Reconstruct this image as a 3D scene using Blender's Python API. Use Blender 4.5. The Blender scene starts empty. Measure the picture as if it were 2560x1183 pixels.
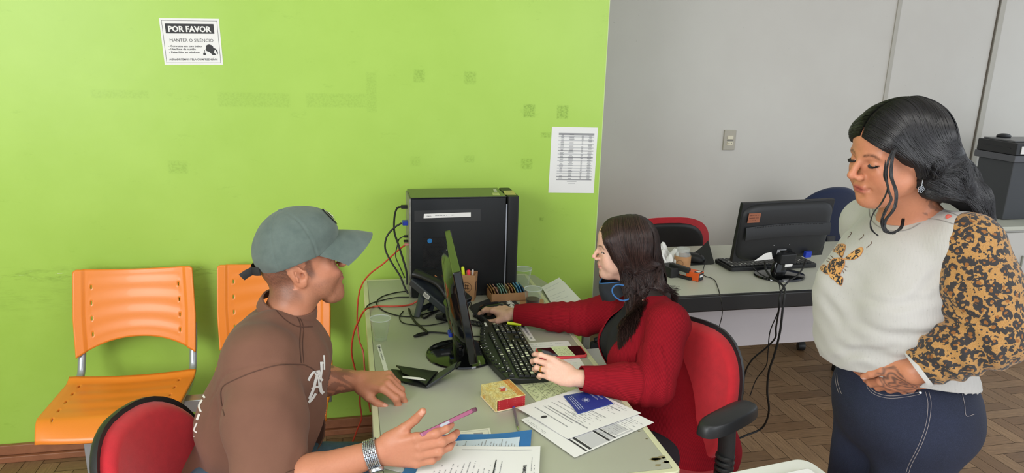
import bpy, math, random
import numpy as np
from mathutils import Vector, Matrix
random.seed(7); np.random.seed(7)
scene = bpy.context.scene
col = scene.collection
PI = math.pi
# ------------------------------------------------------------------ camera
CAM_H = 1.70; FPX = 1790.0
MROT = np.array([[0.97595542, -0.02756637, 0.21622006],
                 [-0.21614001, -0.25066969, 0.94363563],
                 [0.02818721, -0.96768011, -0.25060064]])   # world <- camera (x right, y down, z forward)
cam_data = bpy.data.cameras.new('camera')
cam = bpy.data.objects.new('camera', cam_data); col.objects.link(cam)
cam_data.sensor_fit = 'HORIZONTAL'; cam_data.sensor_width = 36.0
cam_data.lens = 36.0 * FPX / 2560.0
cam_data.clip_start = 0.02
_m = Matrix.Identity(4)
for i in range(3):
    _m[i][0] = MROT[i, 0]; _m[i][1] = -MROT[i, 1]; _m[i][2] = -MROT[i, 2]
_m[2][3] = CAM_H
cam.matrix_world = _m
scene.camera = cam
# ------------------------------------------------------------------ colour management, world, lights
scene.view_settings.view_transform = 'Standard'
scene.view_settings.look = 'None'
scene.view_settings.gamma = 1.0
scene.view_settings.use_curve_mapping = False
scene.view_settings.exposure = 0.0
world = bpy.data.worlds.new('overcast_sky'); scene.world = world; world.use_nodes = True
world.node_tree.nodes['Background'].inputs[0].default_value = (0.86, 0.93, 1.0, 1)
world.node_tree.nodes['Background'].inputs[1].default_value = 1.1
def area_light(name, loc, target, size, size_y, power, color=(1, 1, 1)):
    ld = bpy.data.lights.new(name, 'AREA'); ld.shape = 'RECTANGLE'; ld.size = size; ld.size_y = size_y
    ld.energy = power; ld.color = color
    o = bpy.data.objects.new(name, ld); col.objects.link(o); o.location = loc
    o.rotation_euler = (Vector(target) - Vector(loc)).to_track_quat('-Z', 'Y').to_euler()
    return o
area_light('window_daylight', (-2.6, -0.6, 2.0), (0.6, 2.6, 0.8), 2.4, 1.6, 124, (0.97, 0.99, 1.0))
area_light('window_daylight_far', (3.2, -1.6, 2.1), (1.0, 2.6, 0.9), 2.4, 1.5, 52, (0.98, 0.99, 1.0))
area_light('ceiling_light', (0.6, 1.2, 2.82), (0.6, 1.25, 0), 1.3, 2.4, 60, (1.0, 0.98, 0.94))

# ------------------------------------------------------------------ picture point -> world point
def ray(px, py): return MROT @ np.array([px - 1280.0, py - 591.5, FPX])
def onz(px, py, z):
    r = ray(px, py); t = (z - CAM_H) / r[2]; return np.array([r[0] * t, r[1] * t, z])
def ony(px, py, y):
    r = ray(px, py); t = y / r[1]; return np.array([r[0] * t, y, CAM_H + r[2] * t])
def onx(px, py, x):
    r = ray(px, py); t = x / r[0]; return np.array([x, r[1] * t, CAM_H + r[2] * t])
def dz(px, py, d):
    r = ray(px, py) * (d / FPX); return np.array([r[0], r[1], CAM_H + r[2]])

# ------------------------------------------------------------------ materials
def lin(c):
    return tuple(((v / 255.0) / 12.92 if v / 255.0 <= 0.04045 else ((v / 255.0 + 0.055) / 1.055) ** 2.4) for v in c)
class NT:
    """tiny node helper"""
    def __init__(s, m): s.m = m; s.t = m.node_tree; s.n = s.t.nodes; s.l = s.t.links; s.b = s.n['Principled BSDF']
    def add(s, typ, **kw):
        nd = s.n.new(typ)
        for k, v in kw.items():
            if k == 'inp':
                for a, b in v.items(): s.put(nd, a, b)
            else: setattr(nd, k, v)
        return nd
    def put(s, nd, key, v):
        if isinstance(v, bpy.types.NodeSocket): s.l.new(v, nd.inputs[key])
        else: nd.inputs[key].default_value = v
    def obj(s): return s.add('ShaderNodeTexCoord').outputs['Object']
    def map(s, scale=(1, 1, 1), rot=(0, 0, 0), loc=(0, 0, 0), src=None):
        return s.add('ShaderNodeMapping', inp={'Vector': src or s.obj(), 'Scale': scale, 'Rotation': rot, 'Location': loc}).outputs[0]
    def noise(s, scale=5, detail=4, rough=.5, vec=None, out=0, dist=0):
        return s.add('ShaderNodeTexNoise', inp={'Vector': vec or s.obj(), 'Scale': scale, 'Detail': detail, 'Roughness': rough, 'Distortion': dist}).outputs[out]
    def math(s, op, a, b=0.0, c=0.0, clamp=False):
        nd = s.add('ShaderNodeMath', operation=op, use_clamp=clamp); s.put(nd, 0, a); s.put(nd, 1, b)
        if op in ('MULTIPLY_ADD', 'SMOOTH_MIN', 'WRAP', 'COMPARE'): s.put(nd, 2, c)
        return nd.outputs[0]
    def mix(s, f, a, b, mode='MIX'):
        nd = s.add('ShaderNodeMix', data_type='RGBA', blend_type=mode); s.put(nd, 0, f)
        for k, v in ((6, a), (7, b)):
            if not isinstance(v, bpy.types.NodeSocket) and len(v) == 3: v = (*v, 1)
            s.put(nd, k, v)
        return nd.outputs[2]
    def ramp(s, f, stops):
        nd = s.add('ShaderNodeValToRGB'); s.put(nd, 0, f); r = nd.color_ramp
        while len(r.elements) < len(stops): r.elements.new(0.5)
        for e, (p, c) in zip(r.elements, stops):
            e.position = p; e.color = (*c, 1) if len(c) == 3 else c
        return nd.outputs[0]
    def rng(s, f, a, b, c=0, d=1):
        nd = s.add('ShaderNodeMapRange', inp={0: f, 1: a, 2: b, 3: c, 4: d}); return nd.outputs[0]
    def bump(s, h, strength=.3, dist=.01):
        nd = s.add('ShaderNodeBump', inp={'Strength': strength, 'Distance': dist, 'Height': h}); s.l.new(nd.outputs[0], s.b.inputs['Normal'])
    def sep(s, v):
        nd = s.add('ShaderNodeSeparateXYZ'); s.put(nd, 0, v); return nd.outputs
    def comb(s, x=0, y=0, z=0):
        nd = s.add('ShaderNodeCombineXYZ'); s.put(nd, 0, x); s.put(nd, 1, y); s.put(nd, 2, z); return nd.outputs[0]
    def color(s, v): s.put(s.b, 'Base Color', v)
def mat(name, c=(200, 200, 200), rough=.6, metal=0, var=0.0, vscale=6, bump=0, bscale=200, spec=.5, trans=0, alpha=1, coat=0, sheen=0, ior=1.5, sss=0):
    m = bpy.data.materials.new(name); m.use_nodes = True; n = NT(m); b = n.b
    cl = lin(c); b.inputs['Base Color'].default_value = (*cl, 1)
    b.inputs['Roughness'].default_value = rough; b.inputs['Metallic'].default_value = metal
    b.inputs['Specular IOR Level'].default_value = spec; b.inputs['IOR'].default_value = ior
    b.inputs['Transmission Weight'].default_value = trans; b.inputs['Alpha'].default_value = alpha
    b.inputs['Coat Weight'].default_value = coat; b.inputs['Sheen Weight'].default_value = sheen
    if sss:
        b.inputs['Subsurface Weight'].default_value = sss; b.inputs['Subsurface Radius'].default_value = (1, .35, .2); b.inputs['Subsurface Scale'].default_value = .006
    if var:
        f = n.noise(vscale, 5, .6)
        n.color(n.mix(n.rng(f, .3, .7), tuple(v * (1 - var) for v in cl), tuple(min(1, v * (1 + var)) for v in cl)))
    if bump: n.bump(n.noise(bscale, 3, .6), bump, .002)
    return m

# ------------------------------------------------------------------ mesh builder
class MB:
    def __init__(s): s.v = []; s.f = []; s.mi = []; s.cur = 0
    def add(s, vs, fs):
        o = len(s.v); s.v.extend([tuple(map(float, p)) for p in vs]); s.f.extend([tuple(i + o for i in f) for f in fs]); s.mi.extend([s.cur] * len(fs)); return s
    def box(s, c, size, R=None):
        x, y, z = size[0] / 2, size[1] / 2, size[2] / 2
        vs = [(-x, -y, -z), (x, -y, -z), (x, y, -z), (-x, y, -z), (-x, -y, z), (x, -y, z), (x, y, z), (-x, y, z)]
        if R is not None: vs = [tuple(R @ np.array(v)) for v in vs]
        return s.add([np.array(v) + c for v in vs], [(3, 2, 1, 0), (4, 5, 6, 7), (0, 1, 5, 4), (1, 2, 6, 5), (2, 3, 7, 6), (3, 0, 4, 7)])
    def rbox(s, c, size, r, R=None, n=4):
        """box with rounded vertical corners"""
        x, y, z = size[0] / 2 - r, size[1] / 2 - r, size[2] / 2
        pts = []
        for k, (sx, sy) in enumerate(((1, 1), (-1, 1), (-1, -1), (1, -1))):
            for i in range(n + 1):
                a = (k + i / n) * PI / 2; pts.append((sx * x + r * math.cos(a), sy * y + r * math.sin(a)))
        return s.prism(pts, -z, z, c, R)
    def prism(s, pts, z0, z1, c=(0, 0, 0), R=None):
        n = len(pts); vs = [np.array((p[0], p[1], z0)) for p in pts] + [np.array((p[0], p[1], z1)) for p in pts]
        if R is not None: vs = [R @ v for v in vs]
        return s.add([v + np.array(c) for v in vs], [tuple(range(n - 1, -1, -1)), tuple(range(n, 2 * n))] + [(i, (i + 1) % n, n + (i + 1) % n, n + i) for i in range(n)])
    def tube(s, path, r, sides=8, cap=True, flat=None):
        path = [np.array(p, float) for p in path]; n = len(path)
        rs = r if hasattr(r, '__len__') else [r] * n
        vs = []; up = None
        for i, p in enumerate(path):
            t = path[min(i + 1, n - 1)] - path[max(i - 1, 0)]; t /= (np.linalg.norm(t) + 1e-12)
            if up is None:
                up = np.array((0, 0, 1.)) if abs(t[2]) < .9 else np.array((1., 0, 0))
            u = up - t * up.dot(t); u /= (np.linalg.norm(u) + 1e-12); w = np.cross(t, u); up = u
            fu, fw = flat if flat else (1, 1)
            for k in range(sides):
                a = 2 * PI * k / sides; vs.append(p + rs[i] * (math.cos(a) * u * fu + math.sin(a) * w * fw))
        fs = [(i * sides + k, i * sides + (k + 1) % sides, (i + 1) * sides + (k + 1) % sides, (i + 1) * sides + k) for i in range(n - 1) for k in range(sides)]
        if cap: fs += [tuple(range(sides - 1, -1, -1)), tuple((n - 1) * sides + k for k in range(sides))]
        return s.add(vs, fs)
    def lathe(s, prof, c=(0, 0, 0), sides=32, R=None):
        vs = []; fs = []; n = len(prof)
        for (r, z) in prof:
            for k in range(sides):
                a = 2 * PI * k / sides; v = np.array((r * math.cos(a), r * math.sin(a), z))
                if R is not None: v = R @ v
                vs.append(v + np.array(c))
        for i in range(n - 1):
            for k in range(sides): fs.append((i * sides + k, i * sides + (k + 1) % sides, (i + 1) * sides + (k + 1) % sides, (i + 1) * sides + k))
        fs.append(tuple(range(sides - 1, -1, -1))); fs.append(tuple((n - 1) * sides + k for k in range(sides)))
        return s.add(vs, fs)
    def sphere(s, c, r, nu=16, nv=10, R=None):
        r = np.array(r if hasattr(r, '__len__') else (r, r, r), float); vs = []; fs = []
        for i in range(1, nv):
            for k in range(nu):
                t = PI * i / nv; a = 2 * PI * k / nu; v = r * np.array((math.sin(t) * math.cos(a), math.sin(t) * math.sin(a), math.cos(t)))
                vs.append((R @ v if R is not None else v) + np.array(c))
        for pole in (1, -1):
            v = r * np.array((0, 0, pole)); vs.append((R @ v if R is not None else v) + np.array(c))
        m = (nv - 1) * nu
        for i in range(nv - 2):
            for k in range(nu): fs.append((i * nu + k, (i + 1) * nu + k, (i + 1) * nu + (k + 1) % nu, i * nu + (k + 1) % nu))
        for k in range(nu): fs.append((m, k, (k + 1) % nu)); fs.append((m + 1, (nv - 2) * nu + (k + 1) % nu, (nv - 2) * nu + k))
        return s.add(vs, fs)
    def grid(s, fn, nu, nv, thick=0.0):
        """surface fn(u,v)->xyz ; thick>0 closes it to a slab below"""
        P = np.array([[fn(i / nu, j / nv) for j in range(nv + 1)] for i in range(nu + 1)], float)
        du = np.gradient(P, axis=0); dv = np.gradient(P, axis=1); N = np.cross(du, dv); N /= (np.linalg.norm(N, axis=2, keepdims=True) + 1e-12)
        w = nv + 1; idx = lambda i, j: i * w + j
        fs = [(idx(i, j), idx(i + 1, j), idx(i + 1, j + 1), idx(i, j + 1)) for i in range(nu) for j in range(nv)]
        vs = list(P.reshape(-1, 3))
        if thick:
            m = len(vs); vs += list((P - N * thick).reshape(-1, 3)); fs += [tuple(q + m for q in reversed(f)) for f in fs[:nu * nv]]
            ring = [idx(i, 0) for i in range(nu + 1)] + [idx(nu, j) for j in range(1, nv + 1)] + [idx(i, nv) for i in range(nu - 1, -1, -1)] + [idx(0, j) for j in range(nv - 1, 0, -1)]
            for a, b in zip(ring, ring[1:] + ring[:1]): fs.append((b, a, a + m, b + m))
        return s.add(vs, fs)
    def build(s, name, m, parent=None, smooth=True, bevel=0, seg=2, label=None, origin=None, sub=0, sharp=35, parts=None):
        me = bpy.data.meshes.new(name)
        o3 = np.array(origin if origin is not None else (0, 0, 0), float)
        vs = [tuple(np.array(v) - o3) for v in s.v]
        me.from_pydata(vs, [], s.f); me.update()
        for mm in (m if isinstance(m, (list, tuple)) else [m]): me.materials.append(mm)
        if max(s.mi, default=0) > 0: me.polygons.foreach_set('material_index', s.mi)
        if smooth:
            me.polygons.foreach_set('use_smooth', [True] * len(me.polygons))
            if not sub: me.set_sharp_from_angle(angle=math.radians(sharp))
        o = bpy.data.objects.new(name, me); col.objects.link(o)
        if origin is not None: o.location = o3
        if bevel:
            b = o.modifiers.new('bevel', 'BEVEL'); b.width = bevel; b.segments = seg; b.limit_method = 'ANGLE'; b.angle_limit = math.radians(40); b.harden_normals = True
        if sub:
            b = o.modifiers.new('sub', 'SUBSURF'); b.levels = sub; b.render_levels = sub
        if parent is not None: par(o, parent)
        if label: o['label'] = label
        return o
def par(o, p):
    o.parent = p
    # every geometry is written in world coordinates; keep it there
    w = Vector((0, 0, 0)); q = p
    while q is not None: w += q.location; q = q.parent
    o.location = o.location - w
def empty(name, loc, label, cat, group=None):
    o = bpy.data.objects.new(name, None); col.objects.link(o); o.empty_display_size = .05
    o.location = tuple(map(float, loc)); o['label'] = label; o['category'] = cat
    if group: o['group'] = group
    return o
def tag(o, label, cat, group=None, kind=None):
    o['label'] = label; o['category'] = cat
    if group: o['group'] = group
    if kind: o['kind'] = kind
    return o
def struct(o, label=None):
    o['kind'] = 'structure'
    if label: o['label'] = label
    return o
def rotz(a): c, s = math.cos(a), math.sin(a); return np.array([[c, -s, 0], [s, c, 0], [0, 0, 1.]])
def rotx(a): c, s = math.cos(a), math.sin(a); return np.array([[1., 0, 0], [0, c, -s], [0, s, c]])
def roty(a): c, s = math.cos(a), math.sin(a); return np.array([[c, 0, s], [0, 1., 0], [-s, 0, c]])
def nrm(v): v = np.array(v, float); return v / (np.linalg.norm(v) + 1e-12)
def frame(x, up=(0, 0, 1)):
    """columns: x axis, y axis, z axis (z close to up)"""
    x = nrm(x); y = nrm(np.cross(up, x)); z = np.cross(x, y); return np.array([x, y, z]).T
def smooth_path(pts, n=8):
    """Catmull-Rom through the points"""
    P = [np.array(p, float) for p in pts]; P = [2 * P[0] - P[1]] + P + [2 * P[-1] - P[-2]]; out = []
    for i in range(1, len(P) - 2):
        for k in range(n):
            t = k / n; a, b, c, d = P[i - 1:i + 3]
            out.append(.5 * ((2 * b) + (-a + c) * t + (2 * a - 5 * b + 4 * c - d) * t * t + (-a + 3 * b - 3 * c + d) * t ** 3))
    out.append(P[-2]); return out
def text_geo(txt, size, offset=0.0, spacing=1.0):
    """flat lettering: (verts 2D, faces), width"""
    cu = bpy.data.curves.new('t', 'FONT'); cu.body = txt; cu.size = size; cu.offset = offset; cu.space_character = spacing; cu.resolution_u = 2; cu.fill_mode = 'FRONT'
    ob = bpy.data.objects.new('t', cu); col.objects.link(ob)
    dg = bpy.context.evaluated_depsgraph_get(); dg.update()
    me = bpy.data.meshes.new_from_object(ob.evaluated_get(dg))
    vs = [(v.co.x, v.co.y) for v in me.vertices]; fs = [tuple(p.vertices) for p in me.polygons]
    bpy.data.objects.remove(ob); bpy.data.curves.remove(cu); bpy.data.meshes.remove(me)
    w = max((v[0] for v in vs), default=0)
    return vs, fs, w
# ------------------------------------------------------------------ smooth-blended surfaces (bodies, clothes, hair)
class SDF:
    """list of rounded primitives blended in order, meshed with surface nets on a sparse grid"""
    def __init__(s): s.p = []; s.F = (np.eye(3), np.zeros(3)); s.disp = None; s.clip = []
    def at(s, R=None, t=None):
        s.F = (np.eye(3) if R is None else R, np.zeros(3) if t is None else np.array(t, float)); return s
    def _w(s, p): return s.F[0] @ np.array(p, float) + s.F[1]
    def cap(s, a, b, ra, rb=None, k=.01, sub=False):
        s.p.append(('c', s._w(a), s._w(b), ra, ra if rb is None else rb, k, sub)); return s
    def chain(s, pts, rs, k=.01):
        for i in range(len(pts) - 1): s.cap(pts[i], pts[i + 1], rs[i], rs[i + 1], k if i else k)
        return s
    def ell(s, c, r, k=.01, R=None, sub=False):
        Rw = s.F[0] @ (np.eye(3) if R is None else R)
        s.p.append(('e', s._w(c), Rw, np.array(r if hasattr(r, '__len__') else (r, r, r), float), 0, k, sub)); return s
    def rbx(s, c, half, r, k=.01, R=None, sub=False):
        Rw = s.F[0] @ (np.eye(3) if R is None else R)
        s.p.append(('b', s._w(c), Rw, np.array(half, float) - r, r, k, sub)); return s
    @staticmethod
    def dist(p, X):
        if p[0] == 'c':
            _, a, b, ra, rb, _, _ = p; ba = b - a; h = np.clip(((X - a) @ ba) / (ba @ ba + 1e-12), 0, 1)
            return np.linalg.norm(X - a - h[:, None] * ba, axis=1) - (ra + (rb - ra) * h)
        q = (X - p[1]) @ p[2]
        if p[0] == 'e':
            r = p[3]; k0 = np.linalg.norm(q / r, axis=1); k1 = np.linalg.norm(q / (r * r), axis=1)
            return np.where(k1 < 1e-6, -r.min(), k0 * (k0 - 1) / (k1 + 1e-12))
        d = np.abs(q) - p[3]; return np.linalg.norm(np.maximum(d, 0), axis=1) + np.minimum(d.max(axis=1), 0) - p[4]
    def ev(s, X, act=None, disp=True):
        d = np.full(len(X), 1e3)
        for i, p in enumerate(s.p):
            if act is not None and not act[i]: continue
            e = s.dist(p, X); k = p[5]
            if p[6]:
                h = np.clip(.5 - .5 * (d + e) / k, 0, 1); d = d * (1 - h) - e * h + k * h * (1 - h)
            else:
                h = np.clip(.5 + .5 * (d - e) / k, 0, 1); d = d * (1 - h) + e * h - k * h * (1 - h)
        for (pt, nn) in s.clip: d = np.maximum(d, (X - pt) @ nn)      # keep the side where (X-pt).n < 0
        if disp and s.disp is not None: d = d + s.disp(X)
        return d
    def bounds(s):
        lo = np.full(3, 1e9); hi = -lo
        for p in s.p:
            if p[6]: continue
            if p[0] == 'c':
                for c, r in ((p[1], p[3]), (p[2], p[4])): lo = np.minimum(lo, c - r); hi = np.maximum(hi, c + r)
            else:
                e = np.abs(p[2]) @ (p[3] + (p[4] if p[0] == 'b' else 0)); lo = np.minimum(lo, p[1] - e); hi = np.maximum(hi, p[1] + e)
        return lo - .03, hi + .03
    def mesh(s, h=.004, n=12):
        lo, hi = s.bounds(); B = n * h
        nb = np.ceil((hi - lo) / B).astype(int)
        I = np.stack(np.meshgrid(*[np.arange(k) for k in nb], indexing='ij'), -1).reshape(-1, 3)
        C = lo + (I + .5) * B; Rb = B * .87
        E = np.stack([s.dist(p, C) for p in s.p], 1)
        tot = s.ev(C, disp=False)
        keep = np.abs(tot) < Rb * 2.4 + .014
        I = I[keep]; C = C[keep]; E = E[keep]
        kk = np.array([p[5] for p in s.p])
        g = np.arange(n + 1); G = np.stack(np.meshgrid(g, g, g, indexing='ij'), -1).reshape(-1, 3)
        keys = []; pos = []; quads = []
        pos_min = np.where(np.array([p[6] for p in s.p]), 1e9, 1)
        S = lambda q: q[:, 0].astype(np.int64) * 4000 * 4000 + q[:, 1] * 4000 + q[:, 2]
        qk = []
        for bi in range(len(I)):
            dmin = (E[bi] + np.where(pos_min > 1, 1e3, 0)).min()
            act = E[bi] < np.maximum(dmin + 4.2 * Rb, 3.4 * Rb) + 1.6 * kk + .004
            base = I[bi] * n; X = lo + (base + G) * h
            D = s.ev(X, act).reshape(n + 1, n + 1, n + 1)
            neg = D < 0
            if neg.all() or not neg.any(): continue
            c8 = [(a, b, c) for a in (0, 1) for b in (0, 1) for c in (0, 1)]
            cnt = sum(neg[a:n + a, b:n + b, c:n + c].astype(int) for a, b, c in c8)
            m = (cnt > 0) & (cnt < 8); cells = np.argwhere(m)
            if len(cells):
                acc = np.zeros((len(cells), 3)); w = np.zeros(len(cells))
                for ax in range(3):
                    o1, o2 = [k for k in range(3) if k != ax]
                    for u in (0, 1):
                        for v in (0, 1):
                            a = cells.copy(); a[:, o1] += u; a[:, o2] += v; b = a.copy(); b[:, ax] += 1
                            da = D[tuple(a.T)]; db = D[tuple(b.T)]; sc = (da < 0) != (db < 0)
                            t = np.where(sc, da / (da - db + 1e-12), 0)
                            P = a.astype(float); P[:, ax] += t; acc += P * sc[:, None]; w += sc
                keys.append(S(base + cells)); pos.append(lo + (base + acc / w[:, None]) * h)
            for ax in range(3):
                sl = [slice(0, n)] * 3; s2 = list(sl); s2[ax] = slice(1, n + 1)
                A = neg[tuple(sl)]; Bq = neg[tuple(s2)]; e = np.argwhere(A != Bq)
                if not len(e): continue
                flip = A[tuple(e.T)]; e = e + base; o1, o2 = [(1, 2), (2, 0), (0, 1)][ax]
                q = []
                for (u, v) in ((-1, -1), (0, -1), (0, 0), (-1, 0)):
                    c = e.copy(); c[:, o1] += u; c[:, o2] += v; q.append(S(c))
                q = np.stack(q, 1); q[~flip] = q[~flip][:, ::-1]; qk.append(q)
        keys = np.concatenate(keys); pos = np.concatenate(pos); q = np.concatenate(qk)
        o = np.argsort(keys); ks = keys[o]; pos = pos[o]
        ix = np.searchsorted(ks, q); ix = np.clip(ix, 0, len(ks) - 1); ok = (ks[ix] == q).all(1); q = ix[ok]
        return pos, q
def nmesh(name, vs, fs, m, parent=None, colors=None, smooth=True, label=None, origin=None, sub=0):
    me = bpy.data.meshes.new(name); vs = np.asarray(vs, float)
    if origin is not None: vs = vs - np.array(origin)
    fs = np.asarray(fs); k = fs.shape[1]
    me.vertices.add(len(vs)); me.vertices.foreach_set('co', vs.ravel())
    me.loops.add(fs.size); me.loops.foreach_set('vertex_index', fs.ravel().astype(np.int32))
    me.polygons.add(len(fs)); me.polygons.foreach_set('loop_start', np.arange(0, fs.size, k, dtype=np.int32))
    me.polygons.foreach_set('use_smooth', np.ones(len(fs), bool))
    me.update(calc_edges=True); me.validate()
    if colors is not None:
        a = me.color_attributes.new('col', 'FLOAT_COLOR', 'POINT'); c = np.ones((len(vs), 4)); c[:, :colors.shape[1]] = colors
        a.data.foreach_set('color', c.ravel())
    for mm in (m if isinstance(m, (list, tuple)) else [m]): me.materials.append(mm)
    o = bpy.data.objects.new(name, me); col.objects.link(o)
    if origin is not None: o.location = origin
    if parent is not None: par(o, parent)
    if label: o['label'] = label
    return o
def pnoise(X, freq, seed=0):
    """smooth pseudo noise, sum of sines, range about -1..1"""
    r = np.random.RandomState(seed); v = 0
    for i in range(6):
        k = r.normal(size=3); k = k / np.linalg.norm(k) * freq * (.6 + .9 * r.rand()); v = v + np.sin(X @ k * 2 * PI + r.rand() * 6.28)
    return v / 3.0
def smoothstep(a, b, x): t = np.clip((x - a) / (b - a), 0, 1); return t * t * (3 - 2 * t)
def vmix(c, m, t): return c * (1 - t[:, None]) + np.array(m)[None] * t[:, None]

def open_mesh(v, f, field):
    """keep the part where field(X) < 0 and snap the rim onto field = 0"""
    F = field(v); keep = (F[f] < 0).any(1); f = f[keep]; used = np.unique(f); re = -np.ones(len(v), int); re[used] = np.arange(len(used)); v = v[used].copy(); f = re[f]
    for _ in range(3):
        F = field(v); o = F > 0
        if not o.any(): break
        X = v[o]; e = 1e-4; G = np.stack([(field(X + np.eye(3)[k] * e) - F[o]) / e for k in range(3)], 1); v[o] = X - G * (F[o] / ((G * G).sum(1) + 1e-6))[:, None]
    return v, f
# ================================================================== THE ROOM
WY = 3.025; GY = 4.10
# floor: herringbone parquet, every block its own polygon
PLANKMAT = bpy.data.materials.new('parquet'); PLANKMAT.use_nodes = True
n = NT(PLANKMAT)
att = n.add('ShaderNodeAttribute', attribute_name='plank').outputs
v3 = n.sep(att['Vector'])
oc = n.obj()
gx = n.noise(9, 6, .65, n.map((1.5, 14, 1), src=oc)); gy = n.noise(9, 6, .65, n.map((14, 1.5, 1), src=oc))
grain = n.mix(v3[1], n.comb(gx, gx, gx), n.comb(gy, gy, gy))
base = n.mix(v3[0], lin((132, 100, 70)), lin((172, 138, 102)))
dirt = n.noise(2.3, 5, .6, oc)
c1 = n.mix(n.rng(n.sep(grain)[0], .35, .7, 0, .55), base, lin((96, 72, 50)))
c2 = n.mix(n.rng(dirt, .45, .75, 0, .35), c1, lin((112, 96, 76)))
n.color(c2); n.b.inputs['Roughness'].default_value = .42; n.b.inputs['Specular IOR Level'].default_value = .4
n.bump(n.sep(grain)[0], .25, .003)
DARKGAP = mat('floor_gap', (38, 28, 20), .8)
def floor_mesh():
    w = .071; N = 4; g = .0011; x0, x1, y0, y1 = -3.0, 5.2, -.6, GY; vs = []; fs = []; cols = []
    R = random.Random(3)
    def rect(ax, ay, bx, by, o):
        ax, bx = max(ax, x0), min(bx, x1); ay, by = max(ay, y0), min(by, y1)
        if bx - ax < .004 or by - ay < .004: return
        k = len(vs); z = 0
        vs.extend([(ax + g, ay + g, z), (bx - g, ay + g, z), (bx - g, by - g, z), (ax + g, by - g, z)]); fs.append((k, k + 1, k + 2, k + 3)); cols.append((R.random(), o, R.random()))
    kk = int(6 / w)
    for k in range(-60, 120):
        for m in range(-14, 16):
            X = (k + 2 * N * m) * w; Y = 4.6 - k * w
            if -3.5 < X < 5.5 and -1.1 < Y < GY + .5:
                rect(X, Y - w, X + N * w, Y, 0)
            X2 = X + N * w; Y2 = Y - w
            if -3.5 < X2 < 5.5 and -1.4 < Y2 < GY + .3: rect(X2, Y2, X2 + w, Y2 + N * w, 1)
    nv = len(vs)
    vs.extend([(x0, y0, -.002), (x1, y0, -.002), (x1, y1, -.002), (x0, y1, -.002)]); fs.append((nv, nv + 1, nv + 2, nv + 3)); cols.append((0, 0, 0))
    vs.extend([(x0, y0, -.08), (x1, y0, -.08), (x1, y1, -.08), (x0, y1, -.08)])
    for a, b in ((0, 1), (1, 2), (2, 3), (3, 0)): fs.append((nv + a, nv + 4 + a, nv + 4 + b, nv + b)); cols.append((0, 0, 0))
    fs.append((nv + 7, nv + 6, nv + 5, nv + 4)); cols.append((0, 0, 0))
    me = bpy.data.meshes.new('floor'); me.from_pydata(vs, [], fs); me.materials.append(PLANKMAT); me.materials.append(DARKGAP)
    a = me.attributes.new('plank', 'FLOAT_VECTOR', 'FACE'); a.data.foreach_set('vector', np.array(cols, float).ravel())
    mi = [0] * len(fs); mi[-6:] = [1] * 6; me.polygons.foreach_set('material_index', mi)
    o = bpy.data.objects.new('floor', me); col.objects.link(o); return struct(o, 'worn brown herringbone parquet floor')
floor_mesh()
# green wall: paint with tape residue, scuffs and chips
GREEN = bpy.data.materials.new('lime_wall_paint'); GREEN.use_nodes = True
n = NT(GREEN); oc = n.obj(); X, Y, Z = n.sep(oc)
base = n.mix(n.rng(n.noise(.9, 4, .55, oc), .3, .7), lin((174, 209, 94)), lin((160, 197, 78)))
base = n.mix(n.rng(n.noise(5, 5, .65, oc), .45, .8, 0, .3), base, lin((180, 216, 100)))
def box_mask(cx, cz, w, h, soft=.004):
    ax = n.math('ABSOLUTE', n.math('SUBTRACT', X, cx)); az = n.math('ABSOLUTE', n.math('SUBTRACT', Z, cz))
    return n.math('MULTIPLY', n.rng(ax, w / 2 + soft, w / 2 - soft), n.rng(az, h / 2 + soft, h / 2 - soft))
fleck = n.rng(n.noise(130, 3, .7, oc), .45, .6)
fleck2 = n.rng(n.noise(9, 6, .75, n.map((1, 1, 5), src=oc)), .48, .66)
tot = None
for (cx, cz, w, h, st) in ((.753, 1.454, .05, .054, 1), (.902, 1.45, .05, .056, 1), (.282, 1.591, .045, .05, .7), (.494, 1.587, .05, .05, .7),
                           (.75, 1.224, .05, .045, .8), (.495, 1.246, .045, .03, .5), (.265, 1.238, .04, .04, .4), (-.669, 1.219, .07, .05, .5), (.832, 1.35, .045, .022, .9),
                           (.827, .974, .02, .016, 1), (-.367, 1.485, .27, .055, .35), (-.05, 1.487, .24, .055, .35), (.088, 1.52, .04, .16, .35), (-.85, 1.50, .2, .03, .3)):
    mk = n.math('MULTIPLY', box_mask(cx, cz, w, h), st)
    tot = mk if tot is None else n.math('MAXIMUM', tot, mk)
base = n.mix(n.math('MULTIPLY', n.math('MULTIPLY', tot, .55), n.math('ADD', n.math('MULTIPLY', fleck, .7), .3)), base, lin((104, 140, 40)))
# scuff band where chair backs rub
sc1 = n.math('MULTIPLY', box_mask(-.95, .79, 1.5, .05, .02), fleck2)
sc2 = n.math('MULTIPLY', box_mask(-.9, .70, 1.6, .14, .06), n.math('MULTIPLY', fleck2, .35))
base = n.mix(n.math('MULTIPLY', n.math('MAXIMUM', sc1, sc2), .5), base, lin((84, 112, 36)))
chipn = n.math('MULTIPLY', box_mask(-.95, .797, 1.3, .022, .01), n.rng(n.noise(26, 5, .7, n.map((1, 1, 5), src=oc)), .64, .67))
chips = n.math('MAXIMUM', chipn, box_mask(1.092, 1.2, .006, 2.6, .003))
base = n.mix(n.math('MULTIPLY', chips, .8), base, lin((222, 226, 205)))
smudge = n.rng(n.noise(7, 5, .75, n.map((1, 1, 2.4), src=oc)), .62, .8, 0, .35)
base = n.mix(smudge, base, lin((120, 158, 48)))
n.color(base); n.b.inputs['Roughness'].default_value = .38; n.b.inputs['Specular IOR Level'].default_value = .35
n.bump(n.noise(7, 4, .6, oc), .12, .01)
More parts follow.
